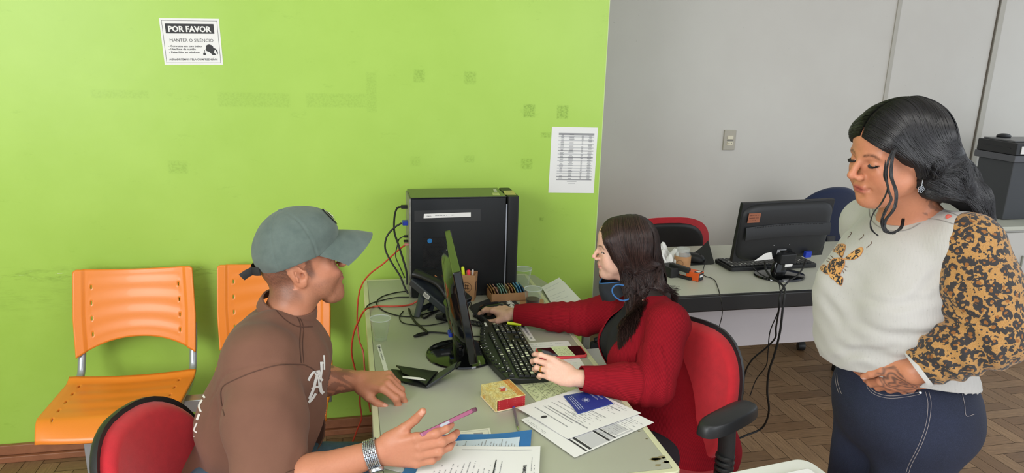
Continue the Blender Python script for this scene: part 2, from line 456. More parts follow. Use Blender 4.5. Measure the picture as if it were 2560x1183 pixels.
MB().box(((-3.0 + 1.09) / 2, WY + .10, 1.4), (4.09, .20, 2.8)).build('wall_back', GREEN, label='lime green painted wall with tape marks and scuffs').__setitem__('kind', 'structure')
GREY = bpy.data.materials.new('off_white_wall'); GREY.use_nodes = True
n = NT(GREY); oc = n.obj()
c = n.mix(n.rng(n.noise(1.2, 4, .6, oc), .3, .7), lin((206, 203, 196)), lin((198, 194, 187)))
c = n.mix(n.rng(n.noise(60, 2, .6, oc), .73, .76, 0, .5), c, lin((150, 146, 138)))
n.color(c); n.b.inputs['Roughness'].default_value = .55; n.bump(n.noise(30, 3, .6, oc), .06, .004)
struct(MB().box((2.55, GY + .06, 1.4), (5.3, .12, 2.8)).build('wall_back_recess', GREY), 'off-white wall set back beyond the green wall')
struct(MB().box((-3.06, 1.25, 1.4), (.12, 3.75, 2.8)).build('wall_left', GREY))
CEIL = mat('ceiling_paint', (226, 224, 218), .8)
struct(MB().box((1.1, 1.75, 2.86), (8.3, 4.8, .1)).build('ceiling', CEIL))
BBM = mat('baseboard_wood', (150, 96, 66), .5, var=.18, vscale=14)
b = MB(); b.box((-.955, WY - .011, .052), (4.09, .020, .044)); b.box((-.955, WY - .016, .014), (4.09, .032, .028))
struct(b.build('baseboard_back', BBM, bevel=.004), 'brown wooden baseboard along the green wall')
TRIM = mat('seam_strip', (178, 174, 164), .55); SEAMD = mat('seam_gap', (96, 88, 76), .7)
t1 = MB().box((3.40, GY - .004, 1.4), (.028, .010, 2.8)).build('trim_1', TRIM, bevel=.002); struct(t1, 'left vertical cover strip on the off-white wall')
t2 = MB().box((4.178, GY - .006, 1.4), (.040, .014, 2.8)).build('trim_2', TRIM, bevel=.002); struct(t2, 'right vertical cover strip on the off-white wall')
MB().box((4.152, GY - .003, 1.4), (.006, .007, 2.8)).build('dark_seam', SEAMD, t2)  # dark seam line along the left edge of the right cover strip

# ------------------------------------------------------------------ sheets of paper
PAPER = mat('white_paper', (232, 231, 228), .75); PAPERC = mat('cream_paper', (226, 224, 206), .75)
INK = mat('black_ink', (52, 52, 54), .7); INKG = mat('grey_ink', (150, 150, 152), .7); INKL = mat('pale_grey_ink', (196, 196, 197), .7)
class Sheet:
    def __init__(s, p00, p10, p11, p01, lift=None):
        s.P = [np.array(p, float) for p in (p00, p10, p11, p01)]; s.lift = lift
        s.n = nrm(np.cross(s.P[1] - s.P[0], s.P[3] - s.P[0])); s.W = np.linalg.norm(s.P[1] - s.P[0]); s.H = np.linalg.norm(s.P[3] - s.P[0])
    def pt(s, u, v, off=0.0):
        a, b, c, d = s.P; q = a * (1 - u) * (1 - v) + b * u * (1 - v) + c * u * v + d * (1 - u) * v
        return q + s.n * (off + (s.lift(u, v) if s.lift else 0))
    def body(s, name, m, nu=12, nv=12, th=.0006, **kw):
        return MB().grid(lambda u, v: s.pt(u, v), nu, nv, th).build(name, m, **kw)
    def rect(s, mb, u0, v0, u1, v1, off=.0004, sub=None):
        ku = sub or max(1, int(abs(u1 - u0) * 14)); kv = sub or max(1, int(abs(v1 - v0) * 14))
        vs = [s.pt(u0 + (u1 - u0) * i / ku, v0 + (v1 - v0) * j / kv, off) for i in range(ku + 1) for j in range(kv + 1)]
        fs = [(i * (kv + 1) + j, (i + 1) * (kv + 1) + j, (i + 1) * (kv + 1) + j + 1, i * (kv + 1) + j + 1) for i in range(ku) for j in range(kv)]
        mb.add(vs, fs)
    def poly(s, mb, pts, off=.0004): mb.add([s.pt(u, v, off) for u, v in pts], [tuple(range(len(pts)))])
    def text(s, mb, txt, u, v, size, align='l', off=.0004, bold=0, rot=0, stretch=1, width=None):
        vs, fs, w = text_geo(txt, size, bold)
        if width: stretch = width / w
        dx = {'l': 0, 'c': -w * stretch / 2, 'r': -w * stretch}[align]; cr, sr = math.cos(rot), math.sin(rot)
        out = []
        for x, y in vs:
            x = x * stretch + dx; X2 = x * cr - y * sr; Y2 = x * sr + y * cr
            out.append(s.pt(u + X2 / s.W, v + Y2 / s.H, off))
        mb.add(out, fs)
def scribble(S, mb, u0, v0, u1, v1, lines, seed=0, vertical=False, th=.35, fill=.75):
    """rows of word-like dashes (print too small to read)"""
    R = random.Random(seed)
    for i in range(lines):
        t = (i + .5) / lines; h = .32 * th / lines
        a = 0.0
        end = .6 + .4 * R.random()
        while a < end:
            L = .014 + .05 * R.random(); b2 = min(a + L, end)
            if R.random() < fill:
                if vertical: S.rect(mb, u0 + (u1 - u0) * (t - h), v0 + (v1 - v0) * a, u0 + (u1 - u0) * (t + h), v0 + (v1 - v0) * b2, sub=1)
                else: S.rect(mb, u0 + (u1 - u0) * a, v0 + (v1 - v0) * (t - h), u0 + (u1 - u0) * b2, v0 + (v1 - v0) * (t + h), sub=1)
            a = b2 + .006 + .010 * R.random()
# silence notice
q = [ony(x, y, WY - .001, ) for x, y in ((412, 162), (558, 162), (547, 47), (397, 45))]
S = Sheet(*q)
sg = S.body('notice_sheet', PAPER, 6, 6); tag(sg, 'white notice headed POR FAVOR taped high on the green wall', 'notice')
pb = MB()
def frame_rect(S, mb, u0, v0, u1, v1, t):
    tu = t / S.W; tv = t / S.H
    for r in ((u0, v0, u1, v0 + tv), (u0, v1 - tv, u1, v1), (u0, v0, u0 + tu, v1), (u1 - tu, v0, u1, v1)): S.rect(mb, *r)
frame_rect(S, pb, .035, .04, .965, .955, .0012)
S.text(pb, 'MANTER O SILÊNCIO', .5, .50, .0158, 'c', width=.155)
for i, t in enumerate(('- Converse em tom baixo', '- Use fone de ouvido', '- Evite falar ao telefone')): S.text(pb, t, .10 + .012 * i * 0, .385 - .066 * i, .0098, 'l', bold=.0002, width=(.118, .096, .108)[i])
S.text(pb, 'AGRADECEMOS PELA COMPREENSÃO!', .5, .10, .0098, 'c', width=.172, bold=.0002)
pb.build('lettering', INK, sg)
pb = MB(); S.rect(pb, .085, .675, .90, .885, .0003)
# head and phone pictogram
S.poly(pb, [(.74, .30), (.72, .33), (.735, .36), (.735, .40), (.75, .43), (.79, .445), (.83, .43), (.855, .40), (.86, .37), (.90, .35), (.925, .31), (.93, .25), (.915, .22), (.905, .29), (.88, .335), (.87, .30), (.855, .28), (.90, .215), (.83, .215), (.80, .26), (.775, .285)])
S.poly(pb, [(.675, .215), (.72, .215), (.72, .26), (.705, .265), (.71, .32), (.70, .32), (.70, .265), (.675, .26)])
pb.build('black_band', INK, sg)
pb = MB(); S.text(pb, 'POR FAVOR', .49, .715, .0285, 'c', off=.0007, bold=.0011, width=.152); pb.build('heading_letters', PAPER, sg)
# printed list
q = [ony(x, y, WY - .001) for x, y in ((1371, 482), (1484, 483), (1495, 319), (1380, 317))]
S = Sheet(*q); sh = S.body('printed_list', PAPER, 6, 8); tag(sh, 'white sheet with a grey striped table taped near the edge of the green wall', 'paper')
mid = MB(); pale = MB(); dark = MB()
rows = [(.895, 1), (.855, .6), (.80, .6), (.745, .6), (.69, .6), (.645, .9), (.595, .6), (.545, .9), (.495, .6), (.42, .7), (.38, .7), (.335, .7), (.30, .6), (.25, 1), (.205, 1)]
for v, k in rows: S.rect(mid if k > .8 else pale, .15 + .005, v - .008 * (1 + (v > .89)), .93, v + .008 * (1 + (v > .89)), .0003)
R = random.Random(5)
v = .90
while v > .20:
    for (u, w) in ((.24, .09), (.44, .12), (.68, .05), (.85, .10)):
        ww = w * (.5 + .5 * R.random())
        if R.random() < .85: S.rect(dark if R.random() < .5 else mid, u - ww / 2, v - .0028, u + ww / 2, v + .0028, .0006, sub=1)
    v -= .0135
S.rect(dark, .39, .176, .60, .182, .0006); S.rect(mid, .42, .145, .57, .15, .0006)
pale.build('pale_bands', INKL, sh); mid.build('grey_bands', INKG, sh); dark.build('printing', mat('soft_ink', (108, 108, 112), .7), sh)
# light switch plate
PLATE = mat('switch_plate', (176, 170, 156), .45); SWB = mat('switch_rocker', (222, 214, 190), .4); BLK = mat('black_plastic', (24, 25, 27), .38, bump=.15, bscale=600)
c0 = ony(1822, 350, GY)
pl = MB().box((c0[0], GY - .006, c0[2]), (.080, .012, .125)).build('wall_switch', PLATE, bevel=.003); tag(pl, 'beige switch and socket plate on the off-white wall', 'switch')
MB().box((c0[0] + .002, GY - .014, c0[2] + .017), (.038, .008, .022)).build('rocker', SWB, pl, bevel=.002)
sk = MB().box((c0[0] + .002, GY - .0135, c0[2] - .020), (.038, .007, .022)).build('socket_insert', SWB, pl, bevel=.002)
MB().box((c0[0] - .006, GY - .0175, c0[2] - .020), (.004, .003, .008)).box((c0[0] + .010, GY - .0175, c0[2] - .020), (.004, .003, .008)).box((c0[0] + .002, GY - .0142, c0[2] - .0015), (.042, .004, .0015)).build('slots', BLK, sk)
# ================================================================== FURNITURE
DZ = .74
CREAM = mat('cream_edge_band', (206, 206, 170), .5, var=.05, vscale=9)
LAM = bpy.data.materials.new('grey_green_laminate'); LAM.use_nodes = True
n = NT(LAM); oc = n.obj()
c = n.mix(n.rng(n.noise(2.2, 4, .6, oc), .3, .7), lin((176, 178, 160)), lin((166, 167, 150)))
c = n.mix(n.rng(n.noise(38, 5, .7, oc), .66, .74, 0, .35), c, lin((130, 124, 100)))
c = n.mix(n.rng(n.noise(90, 3, .7, n.map((1, 6, 1), rot=(0, 0, .5), src=oc)), .70, .75, 0, .4), c, lin((196, 196, 180)))
n.color(c); n.b.inputs['Roughness'].default_value = .36; n.b.inputs['Specular IOR Level'].default_value = .5
DGR = mat('desk_metal', (150, 152, 140), .45)
WEAR = mat('worn_patch', (138, 128, 92), .7, var=.2, vscale=60)
# --- front desk
dk = empty('office_desk', (.395, 2.18, 0), 'grey-green topped office desk with cream edge, between the capped man and the woman in red', 'desk')
x0, x1, y0, y1 = .036, .752, 1.385, 2.965
b = MB(); b.rbox(((x0 + x1) / 2, (y0 + y1) / 2, DZ - .0155), (x1 - x0 - .036, y1 - y0 - .036, .031), .006); b.build('desktop', LAM, dk)
def ring(mb, x0, y0, x1, y1, t, z0, z1, r=.02, n=5):
    def rr(x0, y0, x1, y1, r):
        p = []
        for k, (cx, cy) in enumerate(((x1 - r, y1 - r), (x0 + r, y1 - r), (x0 + r, y0 + r), (x1 - r, y0 + r))):
            for i in range(n + 1): a = (k + i / n) * PI / 2; p.append((cx + r * math.cos(a), cy + r * math.sin(a)))
        return p
    A = rr(x0, y0, x1, y1, r); B = rr(x0 + t, y0 + t, x1 - t, y1 - t, max(.002, r - t * .8)); m = len(A)
    vs = [(*p, z0) for p in A] + [(*p, z1) for p in A] + [(*p, z1) for p in B] + [(*p, z0) for p in B]
    fs = []
    for i in range(m):
        j = (i + 1) % m
        for k in range(4): fs.append((k * m + i, k * m + j, ((k + 1) % 4) * m + j, ((k + 1) % 4) * m + i))
    mb.add(vs, fs)
b = MB(); ring(b, x0, y0, x1, y1, .0175, DZ - .036, DZ + .0005); b.build('edge_band', CREAM, dk, bevel=.003)
b = MB(); b.box(((x0 + x1) / 2, 2.535, DZ + .0002), (x1 - x0 - .04, .0015, .0006)); b.build('seam', DGR, dk)
for (ax, ay) in ((x0 + .04, y0 + .05), (x1 - .04, y0 + .05), (x0 + .04, y1 - .05), (x1 - .04, y1 - .05)):
    MB().box((ax, ay, .352), (.035, .05, .704)).build('leg', DGR, dk, bevel=.003)
b = MB(); b.box(((x0 + x1) / 2, y1 - .05, .45), (x1 - x0 - .12, .02, .45)); b.build('modesty_panel', DGR, dk)
def patch(mb, cx, cy, pts, z=DZ + .0004): mb.add([(cx + p[0], cy + p[1], z) for p in pts], [tuple(range(len(pts)))])
R = random.Random(11)
for (px_, py_, s_) in ((1640, 1150, .022), (1655, 1160, .016), (1665, 1145, .008), (985, 1075, .004), (1000, 1072, .003), (1600, 1078, .005), (1618, 1098, .004)):
    c_ = onz(px_, py_, DZ); b = MB()
    for k in range(3):
        ox, oy = R.uniform(-1, 1) * s_, R.uniform(-1, 1) * s_ * .5
        patch(b, c_[0] + ox, c_[1] + oy, [(s_ * (.4 + .6 * R.random()) * math.cos(a * .9), s_ * .45 * (.4 + .6 * R.random()) * math.sin(a * .9)) for a in range(7)])
    b.build('worn_patch', WEAR, dk)
# --- rotated side table against the wall
st = empty('side_table', (.84, 2.7, 0), 'small low side table with papers between the desk and the green wall corner', 'table')
pts = [(.7545, 2.955), (.785, 2.955), (.905, 2.44), (.895, 2.40), (.7545, 2.40)]
MB().prism(pts, .705, .735).build('table_top', LAM, st, bevel=.003)
for (ax, ay) in ((.772, 2.90), (.772, 2.45), (.865, 2.45)): MB().box((ax, ay, .353), (.025, .025, .705)).build('leg', DGR, st)
MB().box((.80, 2.60, .30), (.06, .36, .02)).build('shelf', DGR, st)
# --- white front table, corner only
WTOP = mat('white_tabletop', (226, 228, 220), .3); BLUEE = mat('blue_edge', (70, 82, 118), .4)
ft = empty('white_table', (.95, .98, 0), 'white table with rounded corner and blue edge in the bottom foreground', 'table')
cc = [onz(1760, 1183, DZ), onz(1960, 1150, DZ), onz(2000, 1147, DZ), onz(2037, 1183, DZ)]
A = np.array([.72, 1.343]); Bc = np.array([1.085, 1.39]); d1 = nrm(Bc - A); d2 = np.array([d1[1], -d1[0]])
pts = []
r = .035
c_ = Bc - d1 * r + d2 * r
for i in range(7):
    a = i / 6 * PI / 2; pts.append(tuple(c_ + r * (-d2 * math.cos(a) + d1 * math.sin(a))))
far = Bc + d2 * .62; pts += [tuple(far), tuple(A + d2 * .62 - d1 * .2), tuple(A - d1 * .0)]
MB().prism(pts[::-1], DZ - .022, DZ).build('table_top', WTOP, ft, bevel=.003)
MB().prism([tuple(np.array(p) + (np.array(p) - np.array((.9, 1.05))) * .010) for p in pts][::-1], DZ - .018, DZ - .004).build('edge_band', BLUEE, ft)
for k, (ax, ay) in enumerate(((1.02, 1.28), (1.08, .86), (.72, .82), (.70, 1.24))): MB().tube([(ax, ay, 0), (ax, ay, DZ - .02)], .016, 10).build('leg', DGR, ft)
pp = onz(1978, 1184, DZ + .005)
cs = MB().rbox((pp[0], pp[1] - .03, DZ + .006), (.11, .06, .012), .012, rotz(.12)).build('white_case', mat('glossy_white', (240, 240, 238), .25), None, bevel=.004)
tag(cs, 'small glossy white rounded case lying on the front white table', 'case')
# --- second desk
B2 = mat('black_edge', (14, 14, 15), .42); PAN = mat('pale_panel', (192, 186, 188), .5, var=.03, vscale=3); LAM2 = mat('pale_laminate', (196, 196, 182), .38, var=.03, vscale=3)
d2k = empty('office_desk', (1.9, 2.94, 0), 'pale-topped desk with black edge standing near the off-white wall', 'desk')
x0, x1, y0, y1 = 1.20, 2.75, 2.565, 3.315
MB().box(((x0 + x1) / 2, (y0 + y1) / 2 + .010, DZ - .0125), (x1 - x0 - .04, y1 - y0 - .02, .025)).build('desktop', LAM2, d2k)
b = MB(); b.rbox(((x0 + x1) / 2, y0 + .012, DZ - .036), (x1 - x0, .028, .070), .010); b.build('front_edge', B2, d2k, bevel=.006)
for ax in (x0 + .01, x1 - .01): MB().box((ax, (y0 + y1) / 2, DZ - .02), (.02, y1 - y0 - .06, .04)).build('side_edge', B2, d2k)
MB().box(((x0 + x1) / 2, 2.80, .555), (x1 - x0 - .12, .018, .31)).build('modesty_panel', PAN, d2k)
for ax in (x0 + .10, x1 - .10):
    l = MB().box((ax, 2.94, .36), (.03, .50, .70)).build('leg', PAN, d2k, bevel=.004)
    MB().box((ax, 2.94, .02), (.06, .62, .04)).build('foot', B2, l, bevel=.006)
# --- white cabinet at the right
cb = empty('storage_cabinet', (3.9, 3.6, 0), 'white low cabinet against the wall at the right edge, under the grey ballot box', 'cabinet')
CW = mat('cabinet_white', (200, 198, 192), .5); CT = mat('cabinet_top', (196, 198, 184), .45)
ctr = onz(2490, 566, .80); cx0, cy0 = 3.40, 3.30
MB().box(((cx0 + 4.9) / 2, (cy0 + GY - .02) / 2, .788), (4.9 - cx0 + .02, GY - .02 - cy0 + .02, .024)).build('top', CT, cb, bevel=.002)
MB().box(((cx0 + 4.9) / 2, (cy0 + .02 + GY - .02) / 2, .42), (4.9 - cx0, GY - .04 - cy0, .70)).build('body', CW, cb)
for k in range(3):
    d_ = MB().box((cx0 + .25 + .5 * k, cy0 + .008, .42), (.49, .016, .68)).build('door', CW, cb, bevel=.002)
    MB().tube([(cx0 + .44 + .5 * k, cy0 - .006, .55), (cx0 + .44 + .5 * k, cy0 - .006, .62)], .005, 8).build('handle', DGR, d_)
MB().box(((cx0 + 4.9) / 2, (cy0 + GY) / 2, .035), (4.9 - cx0 - .06, .68, .07)).build('plinth', DGR, cb)

# --- waiting bench
ORANGE = mat('orange_plastic', (240, 138, 46), .33, bump=.08, bscale=500, coat=.1); STEEL = mat('grey_steel', (176, 180, 186), .32, metal=.65)
def shell(name, fn, nu, nv, holes, parent, th, m):
    P = [fn(i / nu, j / nv) for i in range(nu + 1) for j in range(nv + 1)]
    fs = [(i * (nv + 1) + j, (i + 1) * (nv + 1) + j, (i + 1) * (nv + 1) + j + 1, i * (nv + 1) + j + 1) for i in range(nu) for j in range(nv) if (i, j) not in holes]
    b = MB(); b.add(P, fs); o = b.build(name, m, parent, sharp=50)
    s = o.modifiers.new('s', 'SOLIDIFY'); s.thickness = th; s.offset = -1
    return o
def bench_seat(bn, cx):
    W = .225
    def back(u, v):
        sx = 2 * u - 1; ztop = .838 - .014 * (1 - sx * sx); zbot = .500 + .062 * (1 - abs(sx) ** 2.2)
        if abs(sx) > .93: k = (abs(sx) - .93) / .07; ztop -= .010 * k * k
        z = zbot + (ztop - zbot) * v; w = W * (.98 - .05 * abs(v - .45))
        y = 2.865 + .075 * (z - .51) / .33 + .030 * (1 - sx * sx) - .018 * max(0, abs(sx) - .8) * 5 * 0
        ribs = .0008 * math.sin(v * 2 * PI * 4.5 + .6) if .12 < u < .88 and .1 < v < .92 else 0
        return (cx + sx * w, y + ribs - (.006 if abs(sx) > .84 else 0), z)
    nu, nv = 84, 40
    holes = {(i, j + d) for i in (11, nu - 12) for j in (6, 14, 22, 30) for d in (0, 1)}
    bk = shell('backrest', back, nu, nv, holes, bn, .007, ORANGE)
    def seat(u, v):
        sx = 2 * u - 1; w = W * (1.0 - .02 * v); y = 2.80 - .385 * v
        z = .440 - .012 * (1 - sx * sx) * (1 - v) + .010 * v - (.060 * ((v - .82) / .18) ** 2 if v > .82 else 0) + .016 * ((.12 - v) / .12) ** 2 * (v < .12)
        ribs = .0010 * math.sin(v * 2 * PI * 5) if .12 < u < .88 and .08 < v < .8 else 0
        z += .02 * max(0, abs(sx) - .9) * -1.2
        return (cx + sx * (w - .012 * max(0, v - .8) * 5 * abs(sx)), y + .02 * (1 - sx * sx) * (v > .9) * -(v - .9) * 10, z - ribs)
    nu, nv = 84, 40; holes = {(i, j) for i in (9, nu - 10) for j in (5, 6, 12, 13, 19, 20, 26, 27, 33, 34)}
    shell('seat', seat, nu, nv, holes, bn, -.009, ORANGE)
    for sx in (-1, 1):
        X = cx + sx * .203
        p = smooth_path([(X, 2.925, .60), (X, 2.902, .53), (X, 2.882, .49), (X, 2.845, .43), (X, 2.74, .405), (X, 2.55, .405)], 5)
        MB().tube(p, .0145, 12, flat=(1.0, .8)).build('bracket', STEEL, bn)
bn = empty('waiting_bench', (-.59, 2.62, 0), 'orange plastic two-seat waiting bench on grey steel beam along the green wall', 'bench')
for cx in (-.845, -.322): bench_seat(bn, cx)
MB().box((-.55, 2.64, .385), (.90, .05, .05)).build('beam', STEEL, bn, bevel=.003)
for ax in (-.945, -.20):
    l = MB().box((ax, 2.585, .19), (.032, .055, .34)).build('leg', STEEL, bn, bevel=.002)
    MB().box((ax, 2.62, .012), (.045, .40, .024)).build('foot', STEEL, l, bevel=.003)

# --- office chairs
RED = mat('red_upholstery', (196, 26, 40), .85, var=.08, vscale=40, bump=.35, bscale=900, sheen=.3); REDK = mat('dark_red_upholstery', (120, 18, 34), .9, bump=.35, bscale=900, sheen=.2)
NAVY = mat('navy_fabric', (24, 36, 66), .9, bump=.4, bscale=900, sheen=.2); SHELL = mat('black_shell', (34, 35, 36), .42, bump=.1, bscale=500); NAVYR = mat('navy_trim', (14, 20, 40), .6)
def rr_pts(w, h, e=3.2, n=40):
    out = []
    for i in range(n):
        a = 2 * PI * i / n; c, s = math.cos(a), math.sin(a)
        out.append((w * math.copysign(abs(c) ** (2 / e), c), h * math.copysign(abs(s) ** (2 / e), s)))
    return out
def pad(mb, w, h, t0, t1, e, curve, place, layers=6, front=1):
    """pillow-like pad: outline superellipse in (a,b); place(a,b,d)->xyz"""
    n = 44; vs = []; fs = []
    prof = []
    for k in range(layers + 1):
        q = k / layers; prof.append((1 - (1 - math.cos(q * PI / 2)) * .12 if front else 1, t0 + (t1 - t0) * math.sin(q * PI / 2)))
    rings = [(1.0, t0)] + prof
    for s_, d in rings:
        for (a, b_) in rr_pts(w * s_, h * s_, e, n): vs.append(place(a, b_, d + curve * (a / w) ** 2))
    for k in range(len(rings) - 1):
        for i in range(n): fs.append((k * n + i, k * n + (i + 1) % n, (k + 1) * n + (i + 1) % n, (k + 1) * n + i))
    # caps as concentric rings
    def cap_(base, s0, d0, dome, rev):
        nonlocal vs, fs
        prev = base
        for q in (.8, .55, .28):
            st_ = len(vs)
            for (a, b_) in rr_pts(w * s0 * q, h * s0 * q, 2 + (e - 2) * q, n): vs.append(place(a, b_, d0 + dome * (1 - q * q) + curve * (a / w) ** 2))
            for i in range(n):
                f = (prev + i, prev + (i + 1) % n, st_ + (i + 1) % n, st_ + i); fs.append(f if not rev else f[::-1])
            prev = st_
        c_ = len(vs); vs.append(place(0, 0, d0 + dome))
        for i in range(n): f = (prev + i, prev + (i + 1) % n, c_); fs.append(f if not rev else f[::-1])
    cap_((len(rings) - 1) * n, rings[-1][0], t1, .006 if front else 0, False); cap_(0, 1.0, t0, 0, True)
    mb.add(vs, fs)
def office_chair(loc, ang, label, up, shellm, arms=True, seat_z=.47, bw=.225, bh=.225, bz=.70, e=2.6, lean=.10, group=None, base=True, bent=.05, over=-.012, near=1):
    root = empty('office_chair', (0, 0, 0), label, 'chair', group)
    # facing +x ; seat centre at origin
    bx = -.235
    def pb_(a, b_, d): return (bx + d + bent * 0 - lean * (b_ / bh) * .5, a, bz + b_)
    b = MB(); pad(b, bw + over, bh + over, .0, .045, e, bent, pb_); b.build('backrest', up, root, sharp=60)
    b = MB(); pad(b, bw, bh, 0, -.030, e, bent, lambda a, c_, d: (bx + .012 + d - lean * (c_ / bh) * .5, a, bz + c_), front=1); b.build('back_shell', shellm, root, sharp=60)
    b = MB(); pad(b, .235, .225, 0, .05, 3.2, 0, lambda a, c_, d: (c_, a, seat_z - .045 + d)); b.build('seat', up, root, sharp=60)
    b = MB(); pad(b, .225, .215, 0, -.03, 3.2, 0, lambda a, c_, d: (c_, a, seat_z - .045 + d)); b.build('seat_pan', shellm, root, sharp=60)
    b = MB(); b.tube(smooth_path([(bx - .035, 0, bz - .05), (bx - .045, 0, bz - .20), (bx + .02, 0, seat_z - .09), (0, 0, seat_z - .085)], 6), .018, 10, flat=(.5, 1.6)); b.build('back_support', SHELL, root)
    MB().tube([(0, 0, .10), (0, 0, seat_z - .07)], [.028, .022], 16).build('gas_column', SHELL, root)
    for k in range(5):
        a = 2 * PI * k / 5 + .3; c, s = math.cos(a), math.sin(a)
        l = MB().tube([(0, 0, .12), (.15 * c, .15 * s, .10), (.27 * c, .27 * s, .065)], [.026, .020, .014], 8).build('base_leg', SHELL, root)
        MB().lathe([(.008, -.020), (.026, -.020), (.028, -.012), (.028, .012), (.026, .020), (.008, .020)], (.27 * c, .27 * s, .028), 14, rotz(a) @ rotx(PI / 2)).build('caster', SHELL, l)
    if arms:
        for sy in (-1, 1):
            zo = 0 if sy == near else -.125
            def pa(a, c_, d):  return (-.01 + c_, sy * (.275 + .012 * math.cos(c_ * 9)) + a, .75 + zo + d - .9 * c_ * c_ * (c_ < 0) * .6)
            b = MB(); pad(b, .036, .125, -.022, .012, 3.0, 0, pa); ar = b.build('armrest', SHELL, root, sharp=60)
            b = MB(); b.tube(smooth_path([(-.02, sy * .275, .715 + zo), (-.02, sy * .28, .60 + zo * .4), (-.01, sy * .27, .44), (0, sy * .20, .41)], 6), [.022] * 8 + [.016] * 11, 12, flat=(.7, 1.2))
            for k in range(4): b.lathe([(.023, -.006), (.027, -.003), (.027, .003), (.023, .006)], (-.02, sy * .279, .62 + zo * .6 - k * .018), 14)
            b.build('armrest_post', SHELL, ar)
    root.location = loc; root.rotation_euler = (0, 0, ang)
    return root
fw = math.atan2(-.47, -.88)
office_chair((.850, 1.845, 0), fw, 'red office chair with black armrest, the woman in red sits on it', RED, SHELL, True, bz=.655, bh=.225, bw=.215)
office_chair((-.315, 1.68, 0), math.atan2(-.35, .93), 'red office chair with black rim, the man in the cap sits on it', RED, SHELL, False, bz=.60, bh=.215, bw=.200)
office_chair((1.64, 3.72, 0), PI / 2, 'black-backed chair with red rim behind the second desk, near the green wall', RED, SHELL, False, bz=.635, bh=.205, bw=.27, bent=.06, over=.03)
office_chair((2.705, 3.79, 0), PI / 2, 'navy blue round-backed chair behind the second monitor', NAVY, NAVY, False, bz=.765, bh=.24, bw=.222, e=2.2)
# --- dark box with printer on the cabinet
GB = mat('dark_grey_box', (62, 64, 68), .55, var=.05, vscale=5); GB2 = mat('mid_grey_plastic', (84, 85, 90), .45); PBK = mat('printer_black', (30, 31, 33), .35); PTOP = mat('printer_top', (96, 96, 98), .3)
# ================================================================== ON THE DESK
TZ = DZ + .0008
GLOSS = mat('gloss_black', (12, 13, 14), .09, spec=.6); MATTE = mat('matte_black', (22, 23, 25), .5, bump=.1, bscale=700); RUB = mat('black_rubber', (20, 20, 21), .6)
METAL = mat('chrome', (200, 202, 205), .22, metal=1); BLUEP = mat('blue_plug', (36, 60, 170), .35); LBL = mat('label_white', (236, 234, 230), .6)
KRAFT = mat('kraft_card', (186, 140, 96), .75, var=.06, vscale=30); KRAFTI = mat('kraft_ink', (92, 62, 44), .8)
def on_poly(px_pts, z): return [tuple(onz(x, y, z)[:2]) for x, y in px_pts]
def thin_box(name, pts2, z0, z1, m, parent=None, **kw):
    a = sum((pts2[i][0] * pts2[(i + 1) % len(pts2)][1] - pts2[(i + 1) % len(pts2)][0] * pts2[i][1]) for i in range(len(pts2)))
    return MB().prism(pts2 if a > 0 else pts2[::-1], z0, z1).build(name, m, parent, **kw)
# --- computer tower
tw = empty('computer_tower', (.43, 2.79, DZ), 'black computer tower with side vent and white EMAIL label, standing on the desk', 'computer')
tx0, tx1, ty0, ty1, tz1 = .218, .592, 2.700, 2.885, 1.147
CASE = mat('tower_black', (25, 27, 29), .34, bump=.05, bscale=400); CASET = mat('tower_top_gloss', (20, 22, 22), .12)
MB().box(((tx0 + tx1) / 2, (ty0 + ty1) / 2 + .002, (DZ + tz1) / 2), (tx1 - tx0, ty1 - ty0 - .006, tz1 - DZ - .006)).build('case', CASE, tw, bevel=.002)
MB().box(((tx0 + tx1) / 2, (ty0 + ty1) / 2, tz1 - .002), (tx1 - tx0, ty1 - ty0, .004)).build('top_cover', CASET, tw, bevel=.001)
# side panel with honeycomb vent: grid of cells with holes
vx0, vx1, vz0, vz1 = .262, .372, .868, .990
b = MB()
for r_ in ((tx0 + .004, vx0, DZ + .004, tz1 - .006), (vx1, tx1 - .004, DZ + .004, tz1 - .006), (vx0, vx1, DZ + .004, vz0), (vx0, vx1, vz1, tz1 - .006)):
    b.box(((r_[0] + r_[1]) / 2, ty0 - .0005, (r_[2] + r_[3]) / 2), (r_[1] - r_[0], .003, r_[3] - r_[2]))
pn = b.build('side_panel', CASE, tw)
MB().box((tx0 - .003, (ty0 + ty1) / 2, (DZ + tz1) / 2), (.006, ty1 - ty0 - .01, tz1 - DZ - .012)).build('rear_plate', mat('tower_rear_metal', (150, 148, 140), .5, metal=.4, var=.3, vscale=30), tw)
b = MB(); hw = .0062; ri = .0026; row = 0; z = vz0 + hw / 2
while z < vz1:
    x = vx0 + hw / 2 + (row % 2) * hw / 2
    while x < vx1:
        n6 = 6; o = [(x + hw * .60 * math.cos(PI / 6 + k * PI / 3), z + hw * .60 * math.sin(PI / 6 + k * PI / 3)) for k in range(6)]
        i6 = [(x + ri * math.cos(PI / 6 + k * PI / 3), z + ri * math.sin(PI / 6 + k * PI / 3)) for k in range(6)]
        b.add([(p[0], ty0 - .001, p[1]) for p in o] + [(p[0], ty0 - .001, p[1]) for p in i6], [(k, (k + 1) % 6, 6 + (k + 1) % 6, 6 + k) for k in range(6)])
        x += hw
    z += hw * .87; row += 1
b.build('vent_grille', CASE, pn, smooth=False)
b = MB(); b.box(((vx0 + vx1) / 2, ty0 + .0015, (vz0 + vz1) / 2), (vx1 - vx0, .001, vz1 - vz0)); b.build('dust_filter', mat('vent_dust', (40, 38, 37), .9, var=.8, vscale=45), pn)
MB().lathe([(.0005, 0), (.0095, 0), (.0095, .0008), (.0005, .0008)], (.290, ty0 - .0012, .975), 20, rotx(PI / 2)).build('blue_seal', mat('seal_blue', (30, 110, 170), .5), pn)
